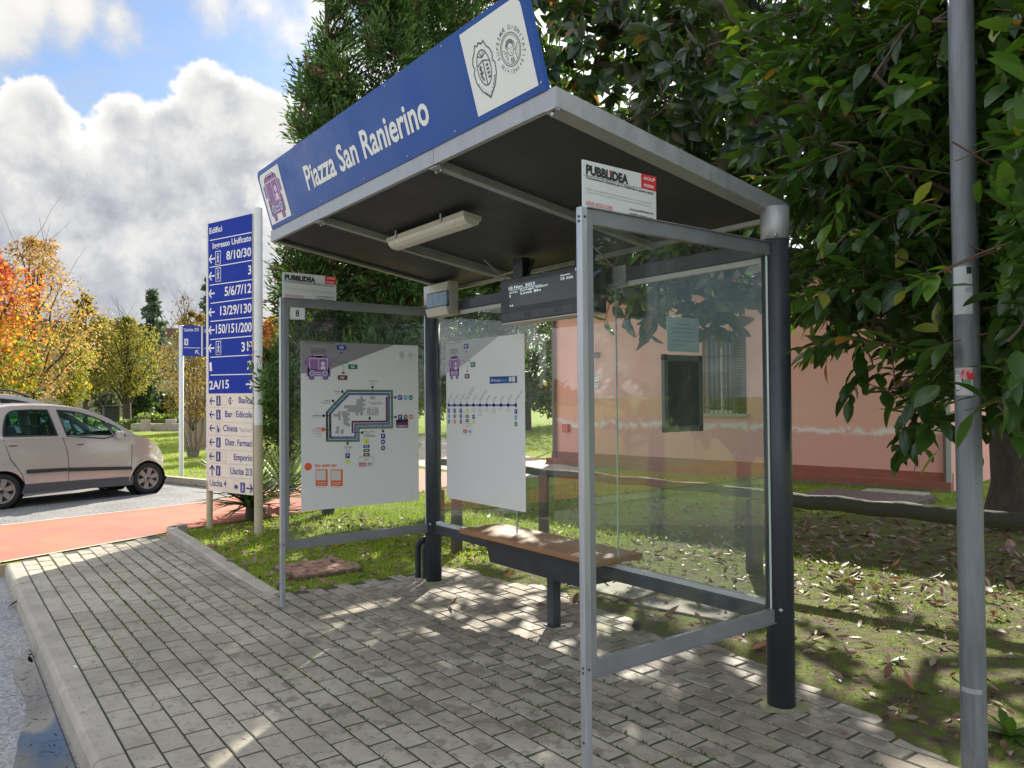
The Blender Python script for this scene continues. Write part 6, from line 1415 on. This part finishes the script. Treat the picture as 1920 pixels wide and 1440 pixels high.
# --- autumn trees of the park
BGL = leafmat('autumn_leaf', .38, (1.3, 1.25, .9), .6, spec=.25)
def bgtree(name, label, u, vb, vt, wpx, d, pal, nleaf, lsize, tr=.12, crown0=.3, bare=0, lean=0, conic=False, group=None, stems=1, seed=1, flat=.8):
    r = np.random.default_rng(seed); random.seed(seed)
    g = at(u, vb, d); g.z = 0; H = at(u, vt, d).z; Wm = wpx/CF*d/2*1.12; e = tag(empty(name, g), label, 'tree', group)
    right = Vector((rgt.x, rgt.y, 0)).normalized(); z0 = H*crown0
    lob = []
    nlob = 26
    for i in range(nlob):
        t = (i+.5)/nlob; h = z0+(H-z0)*t; prof = math.sin(math.pi*min(1, (t*.86+.14)))**.7 if not conic else (1-t)*.95+.05
        an = i*2.4; rr = Wm*prof*random.uniform(.25, .72); s = Wm*prof*random.uniform(.26, .46)+.05*Wm
        lob.append((g.x+rr*math.cos(an)+right.x*lean*t*Wm, g.y+rr*math.sin(an)+right.y*lean*t*Wm, h, s, s, s*flat))
    Lb = np.array(lob); k = r.integers(0, nlob, nleaf); dv = nrm(r.normal(0, 1, (nleaf, 3))); C = Lb[k, :3]+dv*Lb[k, 3:6]*(r.uniform(.1, 1, nleaf)**.5)[:, None]
    fx = ((C-np.array(g))@np.array(right))/Wm; fz = (C[:, 2]-z0)/(H-z0); col = pal(fx, fz, r, nleaf)*r.uniform(.65, 1.4, (nleaf, 1))
    L = lsize*r.uniform(.7, 1.4, nleaf); V, F, Cc = leaves(C, r.normal(0, 1, (nleaf, 3)), r.normal(0, 1, (nleaf, 3)), L, L*.36, col, DIAMOND, .0, .2)
    fast_mesh('crown', V, F, Cc, BGL, e)
    b = MB()
    if stems == 1: b.tube([g+Vector((0, 0, -.1)), g+Vector((0, 0, H*.35)), g+Vector((lean*.3*Wm*right.x, lean*.3*Wm*right.y, H*.85))], [tr, tr*.75, tr*.2], 8)
    else:
        for i in range(stems):
            o = right*((i-(stems-1)/2)/stems*Wm*.9); b.tube([g+o*.25, g+o*.7+Vector((0, 0, H*.18)), g+o*.9+Vector((0, 0, H*.42)), g+o*1.2+Vector((0, 0, H*.8))], [tr, tr*.8, tr*.5, tr*.15], 7)
    b.build('trunk', BARKL if stems > 1 else BARK, e)
    b = MB()
    for l in lob: limb(b, g+Vector((0, 0, max(H*.18, l[2]-Wm*.9))), l[:3], tr*.28, tr*.08, .1, 4, 4)
    for i in range(bare):
        p = Vector(lob[r.integers(0, nlob)][:3]); an = r.uniform(0, 6.28); q = p+Vector((math.cos(an)*Wm*.35, math.sin(an)*Wm*.35, Wm*r.uniform(.25, .75))); limb(b, p, q, tr*.045, tr*.02, .08, 3, 3)
    b.build('branches', BARK, e); return e
def P2(*cs):
    cs = np.array(cs)
    return lambda fx, fz, r, n: cs[r.integers(0, len(cs), n)]
def maple(fx, fz, r, n):
    c = np.zeros((n, 3)); t = fz+.22*r.normal(0, 1, n)-.35*(fx-.1)
    c[:] = (.62, .30, .035); c[t < .22] = (.40, .34, .035); c[t < .05] = (.14, .22, .03); c[t > .50] = (.64, .20, .05); c[t > .72] = (.55, .09, .05); return c
bgtree('maple_tree', 'red and orange maple at the far left behind the parked cars', -48, 785, 452, 230, 34, maple, 12000, .125, .22, .15, seed=2)
bgtree('golden_tree', 'tall sparse golden tree with bare twigs behind the red maple', 62, 770, 448, 215, 36, P2((.38, .26, .09), (.46, .32, .10), (.33, .20, .08), (.42, .24, .09)), 7000, .11, .22, .24, bare=45, seed=3)
bgtree('slender_tree', 'slim half bare olive yellow tree right of the golden tree', 160, 772, 552, 74, 46, P2((.20, .21, .05), (.30, .26, .05), (.24, .20, .06)), 3600, .16, .14, .25, bare=30, seed=4)
bgtree('young_tree', 'low yellowing tree leaning between the golden tree and the ochre house', 128, 775, 610, 95, 42, P2((.42, .32, .04), (.30, .30, .05), (.20, .24, .05)), 3200, .14, .12, .3, seed=14)
bgtree('ash_tree', 'rounded yellow green tree with a straight trunk on the open lawn', 238, 795, 596, 125, 47, P2((.24, .25, .045), (.30, .27, .05), (.18, .21, .04), (.28, .21, .05)), 6500, .13, .24, .36, bare=50, seed=5)
bgtree('linden_tree', 'wide olive yellow tree behind the lawn tree', 195, 770, 600, 110, 56, P2((.24, .26, .05), (.32, .30, .05), (.18, .20, .05)), 2800, .18, .2, .38, seed=6)
bgtree('olive_tree', 'small grey green olive tree on the far lawn', 196, 792, 702, 66, 52, P2((.16, .18, .12), (.22, .24, .17), (.11, .13, .08)), 1500, .2, .16, .3, lean=.2, seed=7)
bgtree('cedar_tree', 'slender blue green cedar rising above the yellow trees', 286, 770, 545, 92, 80, P2((.10, .14, .10), (.13, .17, .12), (.08, .11, .08)), 2200, .42, .2, .28, conic=True, seed=8, flat=.22)
bgtree('cedar_tree', 'second thin cedar half hidden by the direction tower', 392, 770, 520, 80, 72, P2((.10, .14, .09), (.13, .17, .11)), 1500, .42, .2, .25, conic=True, seed=9, flat=.22)
bgtree('crape_myrtle', 'many stemmed crape myrtle with thin brown and yellow leaves behind the exit sign', 362, 846, 585, 120, 22, P2((.24, .17, .06), (.30, .22, .05), (.18, .11, .05), (.34, .27, .05)), 5200, .06, .05, .30, bare=90, stems=4, seed=10)
bgtree('bare_tree', 'pale leafless tree left of the direction tower', 345, 770, 555, 80, 60, P2((.22, .18, .12)), 260, .2, .2, .35, bare=130, seed=11)
bgtree('orange_tree', 'orange brown tree showing between the tower and the conifer', 512, 770, 598, 150, 44, P2((.50, .20, .05), (.42, .15, .045), (.48, .27, .06)), 8000, .16, .2, .15, seed=12)
bgtree('dark_shrub', 'dark green rounded shrub behind the lawn tree', 266, 772, 706, 52, 54, P2((.04, .075, .03), (.06, .10, .035)), 1400, .26, .12, .05, seed=13)
bgtree('broad_tree', 'broad dark green tree on the lawn seen through the back glass', 985, 806, 430, 330, 36, P2((.055, .085, .03), (.08, .12, .035), (.11, .14, .04)), 14000, .17, .3, .12, seed=15)
bgtree('pale_tree', 'lighter green tree beyond the corner of the pink building', 1062, 800, 520, 120, 44, P2((.10, .15, .04), (.15, .19, .05)), 2600, .28, .2, .1, seed=16)
bgtree('young_tree', 'green yellow tree behind the conifer seen through the far glass', 640, 800, 470, 260, 38, P2((.10, .15, .035), (.18, .20, .04), (.07, .11, .03)), 9000, .18, .25, .12, seed=17)
bgtree('broad_tree', 'wide green tree filling the view between the two posters', 812, 800, 420, 280, 34, P2((.06, .095, .03), (.10, .14, .04)), 9000, .17, .25, .12, seed=18)
# far woodland that closes the horizon
n = 26000; an = rng.uniform(R_(-40), R_(130), n); d = rng.uniform(120, 165, n); dirx = -np.cos(an); diry = np.sin(an)
hh = 3.2+1.6*np.sin(an*23)+1.2*np.sin(an*57+1)+.8*np.sin(an*131); z = rng.uniform(0, 1, n)**.8*np.maximum(2.0, hh)
C = np.c_[2.2+dirx*d, -3.3+diry*d, z]; pal = np.array([(.07, .10, .035), (.11, .13, .04), (.20, .18, .05), (.24, .15, .05), (.05, .08, .03)])
col = pal[(np.floor(an*40).astype(int)+rng.integers(0, 2, n)) % 5]*rng.uniform(.7, 1.3, (n, 1)); L = rng.uniform(.9, 1.7, n)
V, F, Cc = leaves(C, rng.normal(0, 1, (n, 3)), rng.normal(0, 1, (n, 3)), L, L*.4, col, DIAMOND, 0, .2)
tag(fast_mesh('woodland', V, F, Cc, BGL), kind='stuff')
hb = at(295, 752, 62)
def hedge(u0, u1, d, h, lab, base):
    a, b = at(u0, 760, d), at(u1, 760, d); n = 1500; t = rng.uniform(0, 1, n); C = np.c_[a.x+(b.x-a.x)*t, a.y+(b.y-a.y)*t, rng.uniform(0, 1, n)**.7*h*(1+.15*np.sin(t*17))]+rng.normal(0, .25, (n, 3))*np.array([1, 1, .3])
    g = (a+b)/2; g.z = 0; e = tag(empty('hedge', g), lab, 'hedge'); V, F, Cc = leaves(C, rng.normal(0, 1, (n, 3)), rng.normal(0, 1, (n, 3)), np.full(n, .4), np.full(n, .14), np.array(base)*rng.uniform(.6, 1.5, (n, 1)), DIAMOND)
    fast_mesh('foliage', V, F, Cc, leafmat('bushleaf', .25), e)
hedge(255, 322, 57, 1.75, 'dark clipped hedge behind the park wall', (.05, .085, .03))
hedge(60, 120, 66, .9, 'low dark hedge under the maple branches', (.05, .07, .03))

# --- yuccas by the tower
def yucca(c, n, h, lab):
    r = np.random.default_rng(int(abs(c[0])*100)); e = tag(empty('yucca', (c[0], c[1], 0)), lab, 'plant')
    el = np.radians(r.uniform(2, 86, n)); az = r.uniform(0, 2*np.pi, n); A = np.c_[np.cos(az)*np.cos(el), np.sin(az)*np.cos(el), np.sin(el)]
    C = np.array([c[0], c[1], .16])+A*.04+np.c_[np.zeros(n), np.zeros(n), r.uniform(-.06, .18, n)]; L = h*r.uniform(.7, 1.05, n)*(.82+.2*np.sin(el)); Nn = np.c_[-np.cos(az)*np.sin(el), -np.sin(az)*np.sin(el), np.cos(el)]
    V, F, Cc = leaves(C, A, Nn, L, np.full(n, .027), np.array([.095, .135, .065])*r.uniform(.6, 1.6, (n, 1)), ([0, .2, .55, .85, 1], [.7, 1, .9, .45, .02]), r.uniform(0, .35, n), .35)
    fast_mesh('foliage', V, F, Cc, leafmat('yucca_leaf', .2, (1.5, 1.8, .6), .4), e); MB().tube([(c[0], c[1], -.03), (c[0], c[1], .22)], [.07, .05], 8).build('stem', BARK, e)
g1 = ground(447, 972); g2 = ground(522, 958)
yucca((g1.x+.15, g1.y+.1), 190, .82, 'spiky grey green yucca between the feet of the direction tower'); yucca((g2.x-.4, g2.y+.25), 110, .86, 'taller spiky yucca behind the thin shelter leg')

# --- weeds at the paving edge, bottom right
def weed(c, n, L0, lab):
    r = np.random.default_rng(int(abs(c[0])*1000)); e = tag(empty('weed', (c[0], c[1], 0)), lab, 'plant', None)
    az = r.uniform(0, 2*np.pi, n); el = np.radians(r.uniform(8, 60, n)); A = np.c_[np.cos(az)*np.cos(el), np.sin(az)*np.cos(el), np.sin(el)]
    V, F, Cc = leaves(np.tile(np.array([c[0], c[1], .01]), (n, 1)), A, np.c_[-A[:, 0]*.4, -A[:, 1]*.4, np.ones(n)], L0*r.uniform(.6, 1.1, n), L0*.13*np.ones(n), np.array([.09, .17, .025])*r.uniform(.7, 1.3, (n, 1)), LAUREL, r.uniform(.1, .5, n), .3)
    fast_mesh('foliage', V, F, Cc, leafmat('weed_leaf', .35, (1.5, 1.7, .5), .5), e)
w1 = ground(1892, 1385); weed((w1.x, w1.y), 16, .17, 'leafy green weed at the paving edge right of the pole'); w2 = ground(1668, 1245); weed((w2.x, w2.y), 9, .09, 'small green weed on the moss left of the pole'); w3 = ground(1660, 1130); weed((w3.x, w3.y), 8, .07, 'tiny weed in the leaf litter between post and pole')

# --- grass, litter, needles
def pts_in(n, x0, x1, y0, y1): return rng.uniform(x0, x1, n), rng.uniform(y0, y1, n)
def onlawn(x, y):
    edge = np.interp(y, [-2, -1.15, -.5, .6, 2.4, 5], [-7.0, -7.16, -7.46, -7.66, -8.35, -9.6])
    pav_ = np.where(x > -3.6, y < np.where(x < -1, .52+.10*np.sin(x*2), np.where(x < -.1, .48, .42-.342*(x+.1))), y < -1.15)
    fc = (x < -7.8) & (y > 4.6-.0*x) & (y < 8.3-.2*(x+8))
    return ~pav_ & ~((x < edge) & (x > edge-3.6) & (y < 7)) & ~((x > -10.9) & (x < edge)) & ~fc
def blades(n, x0, x1, y0, y1, L0, w, cols, dens=None, name='grass'):
    x, y = pts_in(n, x0, x1, y0, y1); ok = onlawn(x, y)
    cl = .5+.5*np.sin(x*2.3+1.3*np.sin(y*1.9))*np.sin(y*2.9+.7*np.sin(x*1.1)); ok &= rng.uniform(0, 1, n) < (.25+.75*cl if dens is None else dens(x, y)*(.15+.85*cl)); x, y = x[ok], y[ok]; n = len(x)
    A = np.c_[rng.normal(0, .55, n), rng.normal(0, .55, n), np.ones(n)]; L = L0*rng.uniform(.4, 1.3, n)
    col = np.array(cols)[rng.integers(0, len(cols), n)]*rng.uniform(.7, 1.35, (n, 1))
    V, F, Cc = leaves(np.c_[x, y, np.full(n, GZ)], A, np.c_[rng.normal(0, 1, n), rng.normal(0, 1, n), np.zeros(n)], L, np.full(n, w), col, DIAMOND, rng.uniform(0, .5, n), .2)
    return V, F, Cc
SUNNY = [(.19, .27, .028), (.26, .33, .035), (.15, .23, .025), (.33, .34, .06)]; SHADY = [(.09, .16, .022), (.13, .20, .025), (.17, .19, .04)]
earth = lambda x, y: np.clip((np.hypot(x+.2, y-3.0)-2.6)/3.2, .10, 1)
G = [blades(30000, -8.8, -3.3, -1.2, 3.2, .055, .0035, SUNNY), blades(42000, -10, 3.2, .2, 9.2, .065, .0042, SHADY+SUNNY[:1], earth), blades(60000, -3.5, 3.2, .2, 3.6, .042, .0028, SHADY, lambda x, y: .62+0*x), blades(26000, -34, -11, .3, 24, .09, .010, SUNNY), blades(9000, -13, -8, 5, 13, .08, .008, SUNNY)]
tag(fast_mesh('grass', *merge(G), leafmat('grassleaf', .42, (1.35, 1.45, .5), .6, spec=.25)), kind='stuff')
n = 4400; r_ = np.abs(rng.normal(0, 1, n)); x = -.9+rng.normal(0, 2.6, n); y = 3.4+rng.normal(0, 2.2, n); ok = onlawn(x, y) & (y < 9) & (x > -6.5); x, y = x[ok], y[ok]; n = len(x)
col = np.array([(.20, .115, .07), (.26, .17, .115), (.13, .075, .05), (.32, .24, .18), (.17, .085, .045)])[rng.integers(0, 5, n)]*rng.uniform(.7, 1.3, (n, 1)); L = rng.uniform(.03, .115, n)*np.clip(.65+.12*y, .6, 1.2)
V, F, Cc = leaves(np.c_[x, y, rng.uniform(.0, .02, n)], np.c_[rng.normal(0, 1, n), rng.normal(0, 1, n), rng.normal(.05, .22, n)], np.c_[rng.normal(0, .45, n), rng.normal(0, .45, n), np.ones(n)], L, L*rng.uniform(.13, .24, n), col, LAUREL, rng.uniform(-.5, .5, n), rng.uniform(.3, .9))
tag(fast_mesh('leaf_litter', V, F, Cc, leafmat('dead_leaf', .12, (1.3, 1.0, .6), .6)), kind='stuff')
n = 700; x = rng.uniform(-7, -3.5, n); y = rng.uniform(-1.1, 1.2, n); x2 = rng.uniform(-3.4, 2.6, 260); y2 = np.where(x2 < -.6, .62, .45-.32*x2)+np.abs(rng.normal(0, .35, 260)); x = np.r_[x, x2]; y = np.r_[y, y2]; ok = onlawn(x, y); x, y = x[ok], y[ok]; n = len(x); L = rng.uniform(.03, .10, n)
V, F, Cc = leaves(np.c_[x, y, rng.uniform(0, .02, n)], np.c_[rng.normal(0, 1, n), rng.normal(0, 1, n), rng.normal(.05, .2, n)], np.c_[rng.normal(0, .4, n), rng.normal(0, .4, n), np.ones(n)], L, L*.2, np.array([(.24, .14, .08), (.30, .22, .16), (.15, .09, .05)])[rng.integers(0, 3, n)]*rng.uniform(.7, 1.3, (n, 1)), OVAL, rng.uniform(-.4, .4, n), .5)
tag(fast_mesh('dry_leaves', V, F, Cc, leafmat('dead_leaf'), None), kind='stuff')
n = 2600; x = rng.uniform(-6.3, 2.4, n); y = np.clip(rng.normal(-1.3, .9, n), -2.7, .4); ok = ~onlawn(x, y) & (x > -6.2-(y+2.78)*.447); x, y = x[ok], y[ok]; n = len(x); L = rng.uniform(.012, .065, n)
V, F, Cc = leaves(np.c_[x, y, np.full(n, .0035)], np.c_[rng.normal(0, 1, n), rng.normal(0, 1, n), rng.normal(0, .03, n)], np.c_[rng.normal(0, .3, n), rng.normal(0, .3, n), np.ones(n)], L, rng.uniform(.0007, .0019, n), np.array([(.13, .06, .035), (.08, .05, .03), (.17, .10, .06)])[rng.integers(0, 3, n)], DIAMOND, rng.uniform(-.2, .2, n), .3)
tag(fast_mesh('needle_litter', V, F, Cc, leafmat('dead_leaf')), kind='stuff')
n = 800; x = rng.uniform(-5.5, 0, n); y = -2.80-np.abs(rng.normal(0, .30, n)); L = rng.uniform(.02, .07, n)
V, F, Cc = leaves(np.c_[x, y, np.full(n, RZ+.006)], np.c_[rng.normal(0, 1, n), rng.normal(0, 1, n), np.zeros(n)], np.c_[rng.normal(0, .3, n), rng.normal(0, .3, n), np.ones(n)], L, rng.uniform(.0008, .0022, n), np.tile([(.06, .04, .03)], (n, 1)), DIAMOND, .0, .3)
tag(fast_mesh('road_litter', V, F, Cc, leafmat('dead_leaf')), kind='stuff')
# single leaves one can point at
def fallen(u, v, L, cl, lab, ang, z=0.0, curl=.5):
    L *= .66; g = ground(u, v, z); e_ = fast_mesh('fallen_leaf', *leaves(np.array([(0, 0, .006)]), np.array([(math.cos(ang), math.sin(ang), .08)]), np.array([(.25*math.sin(ang), -.25*math.cos(ang), 1.)]), np.array([L]), np.array([L*.2]), np.array([cl]), LAUREL, np.array([curl]), .8), leafmat('dead_leaf')); e_.location = g; tag(e_, lab, 'leaf', 'single leaves on the paving')
fallen(842, 1135, .16, (.16, .07, .04), 'curled brown leaf on the shaded pavers below the bench', .3, curl=-.7)
fallen(1005, 1135, .17, (.20, .11, .06), 'long tan leaf just left of the bench leg', .6); fallen(945, 1085, .16, (.38, .20, .04), 'orange yellow leaf on the soil under the bench', 1.4, curl=-.6)
fallen(1075, 1135, .15, (.17, .09, .05), 'brown folded leaf between bench leg and front leg', 2.2, curl=-.6); fallen(1405, 1222, .19, (.34, .17, .09), 'large pinkish brown leaf at the foot of the near post', .9, curl=-.4)
fallen(16, 1138, .14, (.12, .07, .04), 'brown crumpled leaf on the wet road by the kerb', 1.0, RZ, -.6); fallen(308, 1010, .10, (.50, .22, .03), 'small orange leaf against the far lawn kerb', 1.2, .02, -.5)
fallen(1577, 1375, .05, (.30, .09, .05), 'tiny red leaf on the sunny pavers right of the post', .4); fallen(1712, 1298, .15, (.36, .16, .09), 'bright red brown leaf on the moss left of the pole', 2.6, curl=-.7); fallen(1660, 1275, .15, (.20, .10, .05), 'dull curled leaf behind the red brown leaf', 1.9, curl=-.6)
fallen(55, 1230, .11, (.03, .025, .02), 'black wet leaf at the edge of the puddle', .2, RZ, -.3); fallen(1245, 1158, .17, (.24, .13, .09), 'brown leaf on soil seen through the near glass', 1.2, curl=-.6)
g = ground(140, 1252, .004); e = tag(MB().tube([(g.x-.02, g.y, .009), (g.x+.02, g.y+.012, .009)], .0042, 8).build('cigarette_end', mat('paper_white', (.72, .70, .66), .8)), 'white cigarette end lying on the kerb joint', 'litter')
c = ground(1195, 1185); b = MB()
for i in range(7):
    z = .008+i*.009; r = .034*math.sin(math.pi*(i+1.2)/8.4)
    for k in range(8):
        an = k*math.pi/4+i*.4; b.add([(c.x, c.y, z), (c.x+r*math.cos(an-.3), c.y+r*math.sin(an-.3), z+.004), (c.x+r*1.2*math.cos(an), c.y+r*1.2*math.sin(an), z+.009), (c.x+r*math.cos(an+.3), c.y+r*math.sin(an+.3), z+.004)], [(0, 1, 2, 3)], False)
tag(b.build('seed_cone', mat('cone_dark', (.035, .028, .022), .9)), 'dark seed cone on the pavers behind the near glass', 'cone')
